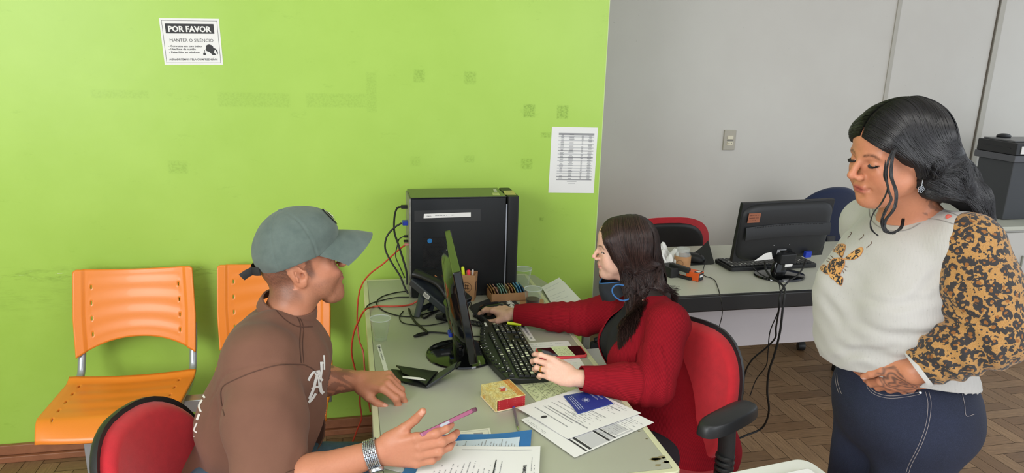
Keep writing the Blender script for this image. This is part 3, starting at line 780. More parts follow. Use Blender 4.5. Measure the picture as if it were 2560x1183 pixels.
MB().rbox(((tx1 + .640) / 2 + .004, (ty0 + ty1) / 2 - .004, (DZ + tz1) / 2), (.644 - tx1 - .006, ty1 - ty0 + .006, tz1 - DZ), .010).build('front_panel', MATTE, tw, bevel=.002)
MB().box((tx1 + .001, ty0 - .0015, (DZ + tz1) / 2 - .008), (.0045, .004, tz1 - DZ - .045)).build('panel_gap', mat('bare_edge', (168, 172, 182), .4, metal=.3), tw)
S = Sheet(*[ony(x, y, ty0 - .0025) for x, y in ((1059, 546), (1177, 542), (1177, 531), (1060, 535))])
lb = S.body('email_label', LBL, 2, 1, .0003, parent=tw); pb = MB(); S.text(pb, 'EMAIL:', .06, .3, .0075, width=.020, off=.0005, bold=.0001); scribble(S, pb, .24, .35, .90, .70, 1, 31, th=.8); pb.build('label_print', INKG, lb)
S = Sheet(*[ony(x, y, ty0 - .0022) for x, y in ((1036, 556), (1202, 552), (1202, 523), (1036, 527))]); S.body('tape_residue', mat('tape_residue', (50, 50, 51), .3), 1, 1, .0001, parent=tw)
for nm, ptsx, cc_ in (('sticker', ((1232, 488), (1250, 488), (1247, 482), (1231, 482)), (190, 196, 130)), ('sticker', ((1262, 487), (1291, 487), (1282, 476), (1259, 477)), (196, 186, 110)), ('sticker', ((1235, 479), (1243, 479), (1240, 473), (1233, 473)), (205, 206, 190))):
    S = Sheet(*[onz(x, y, tz1 + .0004) for x, y in ptsx]); s_ = S.body(nm, mat('sticker', cc_, .5), 1, 1, .0003, parent=tw)
    pb = MB(); scribble(S, pb, .15, .15, .85, .85, 3, seed=3); pb.build('sticker_print', INKG, s_)
def plug(name, px_, py_, y, m, size=(.030, .014, .012)):
    c_ = ony(px_, py_, y); return MB().rbox(c_, size, .004).build(name, m, tw, bevel=.002)
plug('power_plug', 1013, 517, 2.80, RUB, (.034, .018, .013)); vg = plug('video_plug', 1014, 557, 2.79, BLUEP, (.026, .030, .017)); plug('usb_plug', 1016, 591, 2.78, RUB, (.02, .014, .009)); plug('usb_plug', 1015, 603, 2.77, RUB, (.02, .014, .008)); plug('network_plug', 1017, 611, 2.76, mat('pink_plug', (200, 130, 120), .5), (.02, .013, .009))
# --- monitor on the front desk (near edge-on)
GREENREF = GLOSS
NT_, FT_, NB_ = dz(1147, 680, 2.06), None, dz(1189, 908, 2.15)
FT_ = onz(1122, 575, NT_[2]); wv = nrm(FT_ - NT_); Lm = np.linalg.norm(FT_ - NT_); u_ = NB_ - NT_; u_ = u_ - wv * (u_ @ wv); Hm = np.linalg.norm(u_); up_ = -u_ / Hm; nn = nrm(np.cross(up_, wv)); 
if nn[0] < 0: nn = -nn
Rm = np.array([nn, wv, up_]).T          # x: screen normal, y: width, z: up
if np.linalg.det(Rm) < 0: Rm = np.array([nn, -wv, up_]).T
mc = NT_ + wv * Lm / 2 - up_ * Hm / 2
mo = empty('monitor', (mc[0], mc[1], DZ), 'black monitor seen from its edge with round glossy foot, on the desk with the papers', 'monitor')
def mpt(a, b_, c_): return mc + Rm @ np.array([a, b_, c_])
MB().box(mc + nn * -.006, (.026, Lm, Hm), Rm).build('screen_frame', GLOSS, mo, bevel=.005, seg=3)
MB().box(mc + nn * .0075, (.001, Lm - .035, Hm - .04), Rm).build('screen', mat('screen_glass', (16, 18, 24), .15), mo)
b = MB(); vs = []; nP = 26
for k, (s_, d_) in enumerate(((1.0, -.018), (.97, -.030), (.88, -.043), (.7, -.050), (.4, -.053))):
    for (a, c_) in rr_pts((Lm / 2 - .03) * s_, (Hm / 2 - .02) * s_, 4, nP): vs.append(mpt(d_, a, c_ - .004))
fs = [(k * nP + i, (k + 1) * nP + i, (k + 1) * nP + (i + 1) % nP, k * nP + (i + 1) % nP) for k in range(4) for i in range(nP)] + [tuple(4 * nP + i for i in range(nP)), tuple(reversed(range(nP)))]
b.add(vs, fs); b.build('rear_shell', GLOSS, mo, sharp=60)
bc = onz(1150, 880, DZ); bc2 = np.array([.333, 2.135, DZ])
b = MB(); b.lathe([(.001, 0), (.112, 0), (.116, .003), (.114, .008), (.095, .013), (.04, .018), (.001, .019)], bc2, 48); b.build('stand_base', GLOSS, mo, sharp=50)
b = MB(); b.tube(smooth_path([bc2 + (-.01, 0, .014), bc2 + (-.012, 0, .05), mpt(-.045, 0, -.085), mpt(-.045, 0, -.03)], 4), .03, 14, flat=(.6, 1.2)); b.build('stand_neck', GLOSS, mo)
c_ = dz(1131, 834, 2.33); MB().rbox(c_, (.028, .034, .014), .003).build('video_plug', BLUEP, mo, bevel=.002)
MB().box(NB_ + wv * .005 + nn * .012 - up_ * .004, (.004, .02, .008), Rm).build('button_row', METAL, mo)
# --- keyboard on the front desk
KEY = mat('key_black', (24, 26, 25), .42); KB = mat('keyboard_body', (28, 31, 29), .4)
ky0, ky1, kxr = 1.893, 2.368, .566
kb = empty('keyboard', (.50, 2.13, DZ), 'black curved keyboard with white-marked keys, in front of the woman in red', 'keyboard')
out = [(kxr, ky0 + .008), (kxr, ky1 - .008), (kxr - .008, ky1)] + [(kxr - .008 - (k / 4) * .108, ky1 + .001 * k) for k in range(1, 5)]
nc = 14
for i in range(nc + 1):
    t = i / nc; y = ky1 - .006 - (ky1 - ky0 - .012) * t; bulge = .040 * math.sin(PI * min(1, t * 1.0)) + .016 * t
    out.append((kxr - .120 - bulge, y))
out += [(kxr - .10, ky0), (kxr - .008, ky0)]
out = out[::-1]
def sl(x): return .012 + (kxr - x) * .085     # top slopes up to the rear
b = MB(); nO = len(out); A = sum(out[i][0] * out[(i + 1) % nO][1] - out[(i + 1) % nO][0] * out[i][1] for i in range(nO))
if A < 0: out = out[::-1]
vs = [(x, y, DZ + .001) for x, y in out] + [(x, y, DZ + sl(x)) for x, y in out]
b.add(vs, [tuple(range(nO - 1, -1, -1)), tuple(range(nO, 2 * nO))] + [(i, (i + 1) % nO, nO + (i + 1) % nO, nO + i) for i in range(nO)])
kbb = b.build('keyboard_body', KB, kb, bevel=.004, seg=2)
P_ = .0187
def key_mesh(w, h):
    b = MB(); t = .0070; w2, h2 = w / 2 - .0003, h / 2 - .0003
    vs = [(-h2, -w2, 0), (h2, -w2, 0), (h2, w2, 0), (-h2, w2, 0), (-h2 + .002, -w2 + .0017, t), (h2 - .0017, -w2 + .0017, t), (h2 - .0017, w2 - .0017, t), (-h2 + .002, w2 - .0017, t)]
    b.add(vs, [(3, 2, 1, 0), (4, 5, 6, 7), (0, 1, 5, 4), (1, 2, 6, 5), (2, 3, 7, 6), (3, 0, 4, 7)])
    return b
kcache = {}; keylist = []
def put_key(row, y, w, hrows=1):
    xc = kxr - .0135 - row * P_ - (.010 if row == 5 else 0) - (hrows - 1) * P_ / 2
    k_ = (round(w, 4), hrows)
    z = DZ + sl(xc) - .0008
    if k_ not in kcache:
        o = key_mesh(w, P_ * hrows).build('key', KEY, None, bevel=.0012, seg=1); kcache[k_] = o
    else:
        o = kcache[k_].copy(); col.objects.link(o)
    o.location = (xc, y, z); o.rotation_euler = (0, math.atan(.085), 0); par(o, kb); keylist.append((xc, y, z + .0079, w))
yb = ky0 + .012
def run(row, widths, y):
    for w in widths: put_key(row, y + w * P_ / 2, w * P_); y += w * P_
    return y
run(0, [1.35, 1.1, 1.25, 5.5, 1.25, 1.1, 1.1, 1.35 + 1], yb); run(1, [1.25, 1] + [1] * 9 + [1, 2.75], yb); run(2, [1.75] + [1] * 11 + [1, 1.25], yb); run(3, [1.5] + [1] * 12 + [1.5], yb); run(4, [1] * 13 + [2], yb)
run(5, [1], yb); run(5, [1] * 4, yb + 2 * P_); run(5, [1] * 4, yb + 6.5 * P_); run(5, [1] * 4, yb + 11 * P_)
ya = yb + 15.35 * P_
run(0, [1, 1, 1], ya); run(1, [1], ya + P_); run(3, [1] * 3, ya); run(4, [1] * 3, ya); run(5, [1] * 3, ya)
yn = ya + 3.35 * P_
run(0, [2, 1], yn); run(1, [1] * 3, yn); run(2, [1] * 3, yn); run(3, [1] * 3, yn); run(4, [1] * 3, yn)
put_key(1, yn + 3.5 * P_, P_, 2); put_key(3, yn + 3.5 * P_, P_, 2); put_key(4, yn + 3.5 * P_, P_)
b = MB(); b2_ = MB(); R = random.Random(4)
bright = set(R.sample(range(8, len(keylist)), 16))
for i, (x, y, z, w) in enumerate(keylist):
    if i in bright: b2_.box((x - .001, y, z + .0002), (.009, min(w * .45, .012), .0006))
    else:
        for k in range(R.choice((1, 1, 2))): b.box((x + R.uniform(-.004, .003), y + R.uniform(-.004, .002), z + .0001), (R.uniform(.002, .0042), R.uniform(.0012, .003), .0005))
b.build('key_marks', LBL, kb); b2_.build('key_stickers', mat('key_sticker', (226, 230, 196), .5), kb)
b = MB(); b3 = MB()
for i in range(15):
    t = (i + .6) / 15; y = ky1 - .03 - (ky1 - ky0 - .07) * t; x = kxr - .128 - .030 * math.sin(PI * t) - .006 * t; z = DZ + sl(x)
    b.rbox((x, y, z + .001), (.009, .012, .004), .003); b3.box((x + .010, y - .003, z + .0006), (.0025, .0025, .0012))
for k in range(5): a = k * 2 * PI / 5; b3.box((kxr - .163 + .009 * math.cos(a), 2.13 + .011 * math.sin(a), DZ + sl(kxr - .163) + .001), (.003, .003, .0012))
S_ = (kxr - .118, ky1 - .038)
b3.box((S_[0], S_[1], DZ + sl(S_[0]) + .0004), (.008, .032, .001))
b.build('media_buttons', KEY, kb); b3.build('media_marks', LBL, kb)
# --- telephone
tel = empty('desk_telephone', (.28, 2.60, DZ), 'dark grey desk telephone on a slanted stand with coiled cord', 'telephone')
TEL = mat('telephone_slate', (50, 56, 64), .42, bump=.08, bscale=700); TELB = mat('telephone_black', (22, 23, 25), .38)
tp = dz(1020, 712, 2.66); bt = dz(1118, 792, 2.60)
Lt = bt - tp; Lt[1] = Lt[1] - .01; Ll = np.linalg.norm(Lt); Lt = Lt / Ll; Wt = nrm(np.cross((0, 0, 1), Lt)); Wt = Wt if Wt[1] > 0 else -Wt; Nt = np.cross(Lt, Wt); Nt = Nt if Nt[2] > 0 else -Nt
Rt = np.array([Lt, Wt, np.cross(Lt, Wt)]).T
sgn = 1 if (Rt[:, 2] @ Nt) > 0 else -1
def tpt(a, b_, c_): return tp + Lt * a + Wt * b_ + Nt * c_
MB().box(tpt(Ll / 2, .068, .014), (Ll, .136, .030), Rt).build('body', TEL, tel, bevel=.006)
MB().box(tpt(Ll / 2 + .002, .096, .038), (Ll * .96, .076, .020), Rt).build('keypad_face', TELB, tel, bevel=.005)
for i in range(5):
    for j in range(3): MB().box(tpt(.085 + i * .017, .078 + j * .018, .050), (.011, .013, .005), Rt).build('dial_key', TEL, tel, bevel=.0015, seg=1)
MB().box(tpt(.05, .078, .0500), (.010, .012, .004), Rt).build('message_light', mat('amber_light', (236, 150, 100), .4), tel); MB().box(tpt(.064, .078, .0500), (.010, .010, .004), Rt).build('indicator', LBL, tel)
b = MB(); hp = smooth_path([tpt(-.004, .035, .040), tpt(.03, .035, .052), tpt(.10, .035, .068), tpt(.16, .035, .050), tpt(.19, .035, .036)], 5)
rr = [.019 + .008 * abs(2 * i / (len(hp) - 1) - 1) ** 2 for i in range(len(hp))]; b.tube(hp, rr, 14, flat=(.72, 1.1)); b.build('handset', TELB, tel, sharp=60)
S = Sheet(tpt(.078, -.0008, .030), tpt(.105, -.0008, .030), tpt(.105, -.0008, .014)[:] * 0 + tpt(.105, -.0008, .014), tpt(.078, -.0008, .014))
S = Sheet(tpt(.075, -.001, .006), tpt(.104, -.001, .006), tpt(.104, -.001, .024), tpt(.075, -.001, .024))
bl = S.body('barcode_label', LBL, 1, 1, .0003, parent=tel); pb = MB(); R = random.Random(2); u = .08
while u < .9: w_ = R.uniform(.01, .05); S.rect(pb, u, .15, u + w_, .85, .0006, sub=1); S.rect(pb, u, .15, u + w_, .85, -.0009, sub=1); u += w_ + R.uniform(.03, .06)
pb.build('barcode', INK, bl)
f0 = tpt(.055, .03, -.006); f1 = np.array([f0[0] - .030, f0[1] - .06, DZ + .006]); b = MB()
for w_ in (.0, .08): b.tube([f0 + Wt * w_, f1 + Wt * w_], [.010, .008], 8, flat=(.5, 1.5))
b.box((f0 + f1) / 2 + Wt * .04 - (0, 0, .02), (.012, .08, .02), Rt); b.build('stand_leg', TEL, tel, bevel=.001)
b = MB(); cp = smooth_path([dz(1112, 790, 2.56), onz(1095, 793, TZ + .012), onz(1135, 800, TZ + .012), onz(1175, 806, TZ + .012), onz(1215, 812, TZ + .012), onz(1205, 795, TZ + .012), onz(1185, 786, TZ + .010)], 26)
hel = []; acc = 0; 
for i in range(len(cp) - 1):
    t = nrm(cp[i + 1] - cp[i]); sd = nrm(np.cross(t, (0, 0, 1))); uu = np.cross(sd, t); L_ = np.linalg.norm(cp[i + 1] - cp[i]); st_ = 3
    for k in range(st_):
        q = cp[i] * (1 - k / st_) + cp[i + 1] * (k / st_); a = acc + L_ * (k / st_); ph = a / .0058 * 2 * PI; hel.append(q + .0085 * (math.cos(ph) * sd + math.sin(ph) * uu))
    acc += L_
# resample finely enough for the coil
hel = []; total = [0]
for i in range(len(cp) - 1): total.append(total[-1] + np.linalg.norm(cp[i + 1] - cp[i]))
NS = int(total[-1] / .0058 * 9)
for s_ in range(NS):
    a = total[-1] * s_ / NS; i = min(np.searchsorted(total, a, 'right') - 1, len(cp) - 2); t_ = (a - total[i]) / (total[i + 1] - total[i] + 1e-9)
    t = nrm(cp[i + 1] - cp[i]); sd = nrm(np.cross(t, (0, 0, 1))); uu = np.cross(sd, t); ph = 2 * PI * s_ / 9; hel.append(cp[i] * (1 - t_) + cp[i + 1] * t_ + .0085 * (math.cos(ph) * sd + math.sin(ph) * uu))
b.tube(hel, .0020, 5); b.build('coiled_cord', RUB, tel)
# --- plastic cups
CUP = bpy.data.materials.new('clear_plastic'); CUP.use_nodes = True; n = NT(CUP); n.b.inputs['Base Color'].default_value = (.82, .86, .84, 1); n.b.inputs['Roughness'].default_value = .16
_tr = n.add('ShaderNodeBsdfTransparent'); _tr.inputs[0].default_value = (.975, .985, .98, 1); _lw = n.add('ShaderNodeLayerWeight'); _lw.inputs[0].default_value = .5
_mx = n.add('ShaderNodeMixShader'); n.put(_mx, 0, n.math('ADD', n.math('MULTIPLY', n.math('POWER', _lw.outputs['Facing'], 3.0), .42), .035)); n.l.new(_tr.outputs[0], _mx.inputs[1]); n.l.new(n.b.outputs[0], _mx.inputs[2]); n.l.new(_mx.outputs[0], n.n['Material Output'].inputs['Surface'])
CUPR = mat('clear_plastic_rim', (236, 242, 240), .2, alpha=.55); COFFEE = mat('coffee', (66, 18, 14), .45)
def cup(loc, label, h=.082, r0=.022, r1=.033, fill=None, group=None):
    root = empty('plastic_cup', loc, label, 'cup', group); c_ = np.array(loc, float)
    prof = [(.0005, .002), (r0 - .002, .002), (r0, 0), (r0 + .0006, .004)]
    for k in range(1, 15):
        t = k / 14; r = r0 + (r1 - r0) * t + (.0006 if k % 2 else 0) * (t > .1); prof.append((r, h * t))
    inner = [(r - .0008, z + .0) for r, z in prof[:2:-1]] + [(r0 - .002, .0035), (.0005, .0035)]
    b = MB(); b.lathe(prof + inner, c_, 40); b.build('cup_wall', CUP, root, sharp=60)
    b = MB(); b.lathe([(r1 - .001, h - .002), (r1 + .0016, h - .002), (r1 + .0018, h + .0008), (r1 - .001, h + .0008), (r1 - .001, h - .002)], c_, 40); b.build('rim', CUPR, root)
    if fill:
        t = fill; b = MB(); b.lathe([(.0005, .004), (r0 - .0015, .004), (r0 + (r1 - r0) * t - .0016, h * t), (.0005, h * t)], c_, 36); b.build('coffee', COFFEE, root)
    return root
p = onz(948, 850, TZ); cup((p[0] + .005, p[1], TZ), 'empty clear plastic cup standing alone at the left edge of the desk', .078, .020, .0345)
p = onz(1331, 772, TZ); cup((p[0], p[1] - .0, TZ), 'clear plastic cup half full of dark coffee', .082, .022, .034, .50)
p = onz(1306, 722, TZ); cup((p[0], p[1], TZ), 'empty clear plastic cups nested behind the sachet tray, beside the computer tower', .088, .023, .036)
# --- kraft pen holder
ph = onz(1170, 751, TZ); HR = rotz(-.35); hc = np.array([.440, 2.665, TZ])
hh = empty('pen_holder', hc, 'kraft cardboard pen holder with round printed emblem, behind the monitor', 'pen holder')
def hbox(mb, w0, w1, h, t):
    for sx, sy in ((1, 0), (-1, 0), (0, 1), (0, -1)):
        pass
    A = [(-w0, -w0), (w0, -w0), (w0, w0), (-w0, w0)]; B = [(-w1, -w1), (w1, -w1), (w1, w1), (-w1, w1)]
    f = lambda P, s, z: [tuple(hc + HR @ np.array([p[0] * s, p[1] * s, z])) for p in P]
    k0, k1 = (w0 - t) / w0, (w1 - t) / w1
    vs = f(A, 1, 0) + f(B, 1, h) + f(B, k1, h) + f(A, k0, .003)
    fs = [(3, 2, 1, 0)] + [(i, (i + 1) % 4, 4 + (i + 1) % 4, 4 + i) for i in range(4)] + [(4 + i, 4 + (i + 1) % 4, 8 + (i + 1) % 4, 8 + i) for i in range(4)] + [(8 + i, 8 + (i + 1) % 4, 12 + (i + 1) % 4, 12 + i) for i in range(4)] + [(12, 13, 14, 15)]
    mb.add(vs, fs)
b = MB(); hbox(b, .026, .031, .108, .0015); b.build('holder_body', KRAFT, hh, smooth=False)
b = MB()
for (fx, fy, cx_, cz_, r_) in ((0, -1, -.002, .058, .020),):
    for (ra, rb) in ((r_, r_ - .0018),):
        N_ = 40; vs = []
        for k in range(N_):
            a = 2 * PI * k / N_
            for q in (ra, rb): zz = cz_ + q * math.sin(a); w_ = .026 + .005 * zz / .108; vs.append(hc + HR @ np.array([cx_ + q * math.cos(a), -w_ - .0006, zz]))
        b.add(vs, [(2 * k, 2 * ((k + 1) % N_), 2 * ((k + 1) % N_) + 1, 2 * k + 1) for k in range(N_)])
    for (a0, a1, b0, b1) in ((-.010, .010, .050, .053), (-.006, -.003, .048, .070), (.002, .005, .048, .068), (-.008, .008, .064, .067)):
        vs = []
        for (x, z) in ((a0, b0), (a1, b0), (a1, b1), (a0, b1)): w_ = .026 + .005 * z / .108; vs.append(hc + HR @ np.array([cx_ + x, -w_ - .0006, z]))
        b.add(vs, [(0, 1, 2, 3)])
for k in range(3):
    vs = []
    for (y, z) in ((-.012 + k * .009, .035), (-.007 + k * .009, .035), (-.007 + k * .009, .075), (-.012 + k * .009, .075)): w_ = .026 + .005 * z / .108; vs.append(hc + HR @ np.array([w_ + .0006, y, z]))
    b.add(vs, [(0, 1, 2, 3)])
b.build('printed_emblem', KRAFTI, hh)
YEL = mat('fluo_yellow', (222, 240, 40), .4); REDF = mat('fluo_red', (250, 60, 80), .4)
def marker(p0, p1, m, label, r=.0065, capL=.35, capm=None):
    p0 = np.array(p0); p1 = np.array(p1); t = nrm(p1 - p0); L = np.linalg.norm(p1 - p0)
    root = empty('marker_pen', p0, label, 'pen'); MB().tube([p0, p0 + t * L * (1 - capL)], r * .92, 12).build('barrel', m, root)
    MB().tube([p0 + t * L * (1 - capL), p0 + t * L * .97, p1], [r, r, r * .8], 12).build('cap', capm or m, root)
up3 = np.array([0, 0, 1.])
marker(hc + (-.008, .0, .006), hc + (-.024, .004, .132), YEL, 'fluorescent yellow highlighter standing in the kraft pen holder')
marker(hc + (.006, -.006, .006), hc + (-.002, -.006, .122), REDF, 'red marker standing in the kraft pen holder')
pe = MB().tube([hc + (.012, .01, .006), hc + (.017, .006, .118)], .004, 8).build('pen', LBL); tag(pe, 'thin white pen standing in the kraft pen holder, beside the red marker', 'pen')
# --- kraft tray of sachets
q0 = onz(1228, 757, TZ); q1 = onz(1372, 748, TZ); dirx = nrm((q1 - q0)); diry = np.array([-dirx[1], dirx[0], 0])
tr = empty('sachet_tray', tuple(q0), 'low kraft cardboard tray holding rows of sachets, in front of the computer tower', 'tray')
Wt_, Dt_, Ht_ = .150, .085, .034
def trp(a, b_, z): return q0 + dirx * a + diry * b_ + up3 * z
RT = np.array([dirx, diry, up3]).T
b = MB(); b.box(trp(Wt_ / 2, Dt_ / 2, .0015), (Wt_, Dt_, .003), RT)
for (a, c_, sx, sy) in ((Wt_ / 2, .001, Wt_, .002), (Wt_ / 2, Dt_ - .001, Wt_, .002), (.001, Dt_ / 2, .002, Dt_), (Wt_ - .001, Dt_ / 2, .002, Dt_), (Wt_ * .5, Dt_ / 2, .002, Dt_ - .004)): b.box(trp(a, c_, Ht_ / 2), (sx, sy, Ht_), RT)
b.build('tray_body', KRAFT, tr)
R = random.Random(9)
sc_cols = [((150, 112, 60), 'brown sachet'), ((176, 138, 84), 'tan sachet'), ((196, 156, 140), 'pinkish sachet'), ((122, 168, 150), 'green tea sachet'), ((130, 178, 160), 'green tea sachet'), ((150, 186, 160), 'pale green sachet'), ((190, 160, 110), 'beige sachet'), ((170, 120, 90), 'brown sachet'), ((196, 170, 90), 'mustard sachet'), ((120, 186, 222), 'sky blue sachet'), ((96, 168, 210), 'sky blue sachet'), ((60, 110, 140), 'dark blue sachet')]
names_ = ['at the left end of the tray', 'second from the left in the tray', 'third from the left in the tray', 'left of the two greenest, mid tray', 'right of the two greenest, mid tray', 'just right of the green ones', 'in the middle of the tray', 'right of the tray middle', 'beside the blue ones', 'left of the two sky blue ones', 'right of the two sky blue ones', 'at the right end by the coffee cup']
for k, ((cc_, nm), pos) in enumerate(zip(sc_cols, names_)):
    a = .010 + k * .0118; ti = -.35 + R.uniform(-.1, .1); ry = roty(ti)
    cpt = trp(a, Dt_ * .5 + R.uniform(-.006, .006), .030)
    o = MB().grid(lambda u, v: cpt + RT @ (ry @ np.array([.0015 * math.sin(u * PI) * math.sin(v * PI) * 1.5, (u - .5) * .062, (v - .5) * .050])), 6, 5, .003).build('sachet', mat('sachet_paper', cc_, .55)); tag(o, f'{nm} {pos}', 'sachet', 'sachets in the kraft tray')
flap = Sheet(onz(1300, 760, TZ), onz(1360, 758, TZ), onz(1358, 748, TZ), onz(1300, 748, TZ)); fl = flap.body('tray_flap', KRAFT, 2, 2, .001, parent=tr)
# --- mouse pad, mouse
PADM = mat('mouse_pad_cloth', (42, 44, 44), .85)
pd_ = on_poly([(1173, 770), (1180, 764), (1240, 742), (1266, 738), (1276, 742), (1300, 765), (1330, 800), (1322, 806), (1205, 812), (1195, 800)], TZ)
mp = thin_box('mouse_pad', pd_, TZ, TZ + .003, PADM); tag(mp, 'dark grey mouse pad with PHILCO lettering under the woman\'s right hand', 'mouse pad')
S = Sheet(onz(1297, 769, TZ + .0034), onz(1268, 744, TZ + .0034), onz(1250, 748, TZ + .0034), onz(1277, 773, TZ + .0034)); 
pb = MB(); S.text(pb, 'Philco', .03, .10, .036, off=.0004, bold=.0016, width=S.W * .94); pb.build('lettering', LBL, mp)
m0 = onz(1225, 790, TZ + .003); ms = empty('computer_mouse', m0, 'black computer mouse under the hand of the woman in red', 'mouse')
def mouse(root, c_, ang, m, mm):
    b = MB(); R_ = rotz(ang); N_ = 28; vs = []
    rings = [(1.0, 0), (1.03, .006), (1.0, .016), (.9, .026), (.7, .032), (.4, .0355), (.15, .0365)]
    for s_, z in rings:
        for (a, w_) in rr_pts(.052 * s_, .030 * s_, 2.4, N_): vs.append(c_ + R_ @ np.array([a, w_, z * (1 - .25 * (a / .052) * .5) + .001]))
    b.add(vs, [(k * N_ + i, k * N_ + (i + 1) % N_, (k + 1) * N_ + (i + 1) % N_, (k + 1) * N_ + i) for k in range(len(rings) - 1) for i in range(N_)] + [tuple(range(N_ - 1, -1, -1)), tuple((len(rings) - 1) * N_ + i for i in range(N_))])
    b.build('mouse_shell', m, root, sharp=60)
    MB().lathe([(.001, -.003), (.008, -.003), (.008, .003), (.001, .003)], c_ + R_ @ np.array([.028, 0, .027]), 14, R_ @ rotx(PI / 2)).build('scroll_wheel', mm, root)
MOUSEP = onz(1222, 783, TZ)
mouse(ms, MOUSEP + (0.012, 0, .003), PI + .12, GLOSS, RUB)
h0 = onz(1268, 808, TZ + .028); h1 = onz(1303, 811, TZ + .024)
marker(h0 + (0, 0, 0), h1, YEL, 'flat fluorescent yellow highlighter lying on the end of the keyboard', .0062)
# --- wallet
WAL = mat('wallet_leather', (20, 22, 22), .5, bump=.2, bscale=260); WALI = mat('wallet_lining', (44, 46, 48), .5)
wl = empty('wallet', tuple(onz(1066, 960, TZ)), 'open black leather wallet with one flap raised, near the man\'s left hand', 'wallet')
sA = onz(1066, 974, TZ); sB = onz(1094, 942, TZ)
def leaf(p0, p1, p2, p3, th, name, m, bow=.002, parent=wl):
    f = lambda u, v: (p0 * (1 - u) + p1 * u) * (1 - v) + (p3 * (1 - u) + p2 * u) * v + up3 * bow * math.sin(PI * v)
    return MB().grid(f, 4, 8, th).build(name, m, parent)
l0 = onz(1000, 951, TZ); l1 = onz(983, 930, TZ); l2 = onz(1025, 929, TZ)
leaf(sA + up3 * .004, onz(1002, 958, TZ) + up3 * .004, onz(978, 929, TZ) + up3 * .004, sB + up3 * .004, .004, 'back_leaf', WAL)
leaf(sA + up3 * .012, onz(1008, 945, TZ) + up3 * .014, onz(990, 928, TZ) + up3 * .014, sB + up3 * .012, .005, 'pocket_leaf', WAL, .004)
tipN = onz(1150, 913, TZ + .050); tipF = onz(1152, 903, TZ + .058)
tN = sA + (tipN - sA); 
leaf(sA + up3 * .006, tipN, tipF, sB + up3 * .006, .003, 'raised_flap', WAL, .001)
leaf(sA + up3 * .010, tipN * .82 + sA * .18 + up3 * .004, tipF * .82 + sB * .18 + up3 * .006, sB + up3 * .012, .003, 'inner_flap', WALI, .001)
S = Sheet(onz(1007, 945, TZ + .0205), onz(1064, 951, TZ + .0195), onz(1070, 946, TZ + .0195), onz(1006, 940, TZ + .0205)); S.body('card_edge', LBL, 3, 1, .0008, parent=wl)
# --- gift box
GBX = empty('gift_box', tuple(onz(1255, 1000, TZ)), 'small cream and red patterned cardboard box beside the keyboard', 'box')
zt = TZ + .037
c4 = [onz(1235, 1003, zt), onz(1310, 988, zt), onz(1283, 946, zt), onz(1204, 961, zt)]
cen = sum(c4) / 4; ex = nrm((c4[1] - c4[0]) + (c4[2] - c4[3])); ey = np.cross(up3, ex); bw_ = np.linalg.norm(c4[1] - c4[0]) * .99; bd_ = np.linalg.norm(c4[3] - c4[0]) * .98; RB = np.array([ex, ey, up3]).T; cb_ = cen.copy(); cb_[2] = TZ
CRM = bpy.data.materials.new('patterned_cream_card'); CRM.use_nodes = True; n = NT(CRM)
oc = n.obj(); vz = n.add('ShaderNodeTexVoronoi', feature='DISTANCE_TO_EDGE', inp={'Vector': oc, 'Scale': 100}).outputs[0]; ns = n.noise(70, 3, .6, oc)
c = n.mix(n.rng(ns, .4, .65), lin((222, 208, 146)), lin((206, 176, 100))); c = n.mix(n.rng(n.math('ADD', vz, n.math('MULTIPLY', ns, .12)), .11, .08, 0, .55), c, lin((122, 92, 40))); c = n.mix(n.rng(n.noise(26, 2, .5, oc), .66, .68, 0, .8), c, lin((200, 140, 60)))
n.color(c); n.b.inputs['Roughness'].default_value = .5
RDP = bpy.data.materials.new('red_dotted_card'); RDP.use_nodes = True; n = NT(RDP); oc = n.map((1, 1, 1), rot=(0, 0, 0)); vd = n.add('ShaderNodeTexVoronoi', inp={'Vector': oc, 'Scale': 170, 'Randomness': .15}).outputs[0]
n.color(n.mix(n.rng(vd, .22, .3, 1, 0), lin((168, 24, 34)), lin((196, 74, 74)))); n.b.inputs['Roughness'].default_value = .5
def gb(a, b_, z): return cb_ + ex * a + ey * b_ + up3 * z
MB().box(gb(0, 0, .0355), (bw_, bd_, .003), RB).build('lid', CRM, GBX, bevel=.001)
MB().box(gb(0, 0, .0015), (bw_ + .004, bd_, .003), RB).build('base_flap', mat('card_edge_cream', (226, 204, 170), .6), GBX, bevel=.001)
MB().box(gb(-bw_ / 2 + .0015, 0, .0185), (.003, bd_, .032), RB).build('spine', CRM, GBX)
MB().box(gb(.003, 0, .0185), (bw_ - .008, bd_ - .004, .031), RB).build('drawer', RDP, GBX)
b = MB()
for k in range(5): b.box(gb(bw_ / 2 - .006 - k * .0038, 0, .0372), (.0018, bd_, .0008), RB)
b.build('orange_stripes', mat('stripe_orange', (206, 120, 50), .5), GBX)
b = MB(); b.add([gb(*p, .0374) for p in ((-.012, .014), (-.002, .004), (.012, .010), (.006, -.004), (.000, -.010), (-.014, -.008), (-.006, .002))], [(0, 1, 6), (1, 2, 3), (1, 3, 4, 6), (6, 4, 5)]); b.build('red_motif', mat('motif_red', (196, 66, 60), .5), GBX)
b = MB(); b.add([gb(*p, .0373) for p in ((-.004, .018), (.010, .016), (.012, .004), (.010, -.008), (.004, -.012), (-.002, .0))], [(0, 1, 2, 3, 4, 5)]); b.build('pale_motif', mat('motif_pale', (214, 206, 200), .5), GBX)
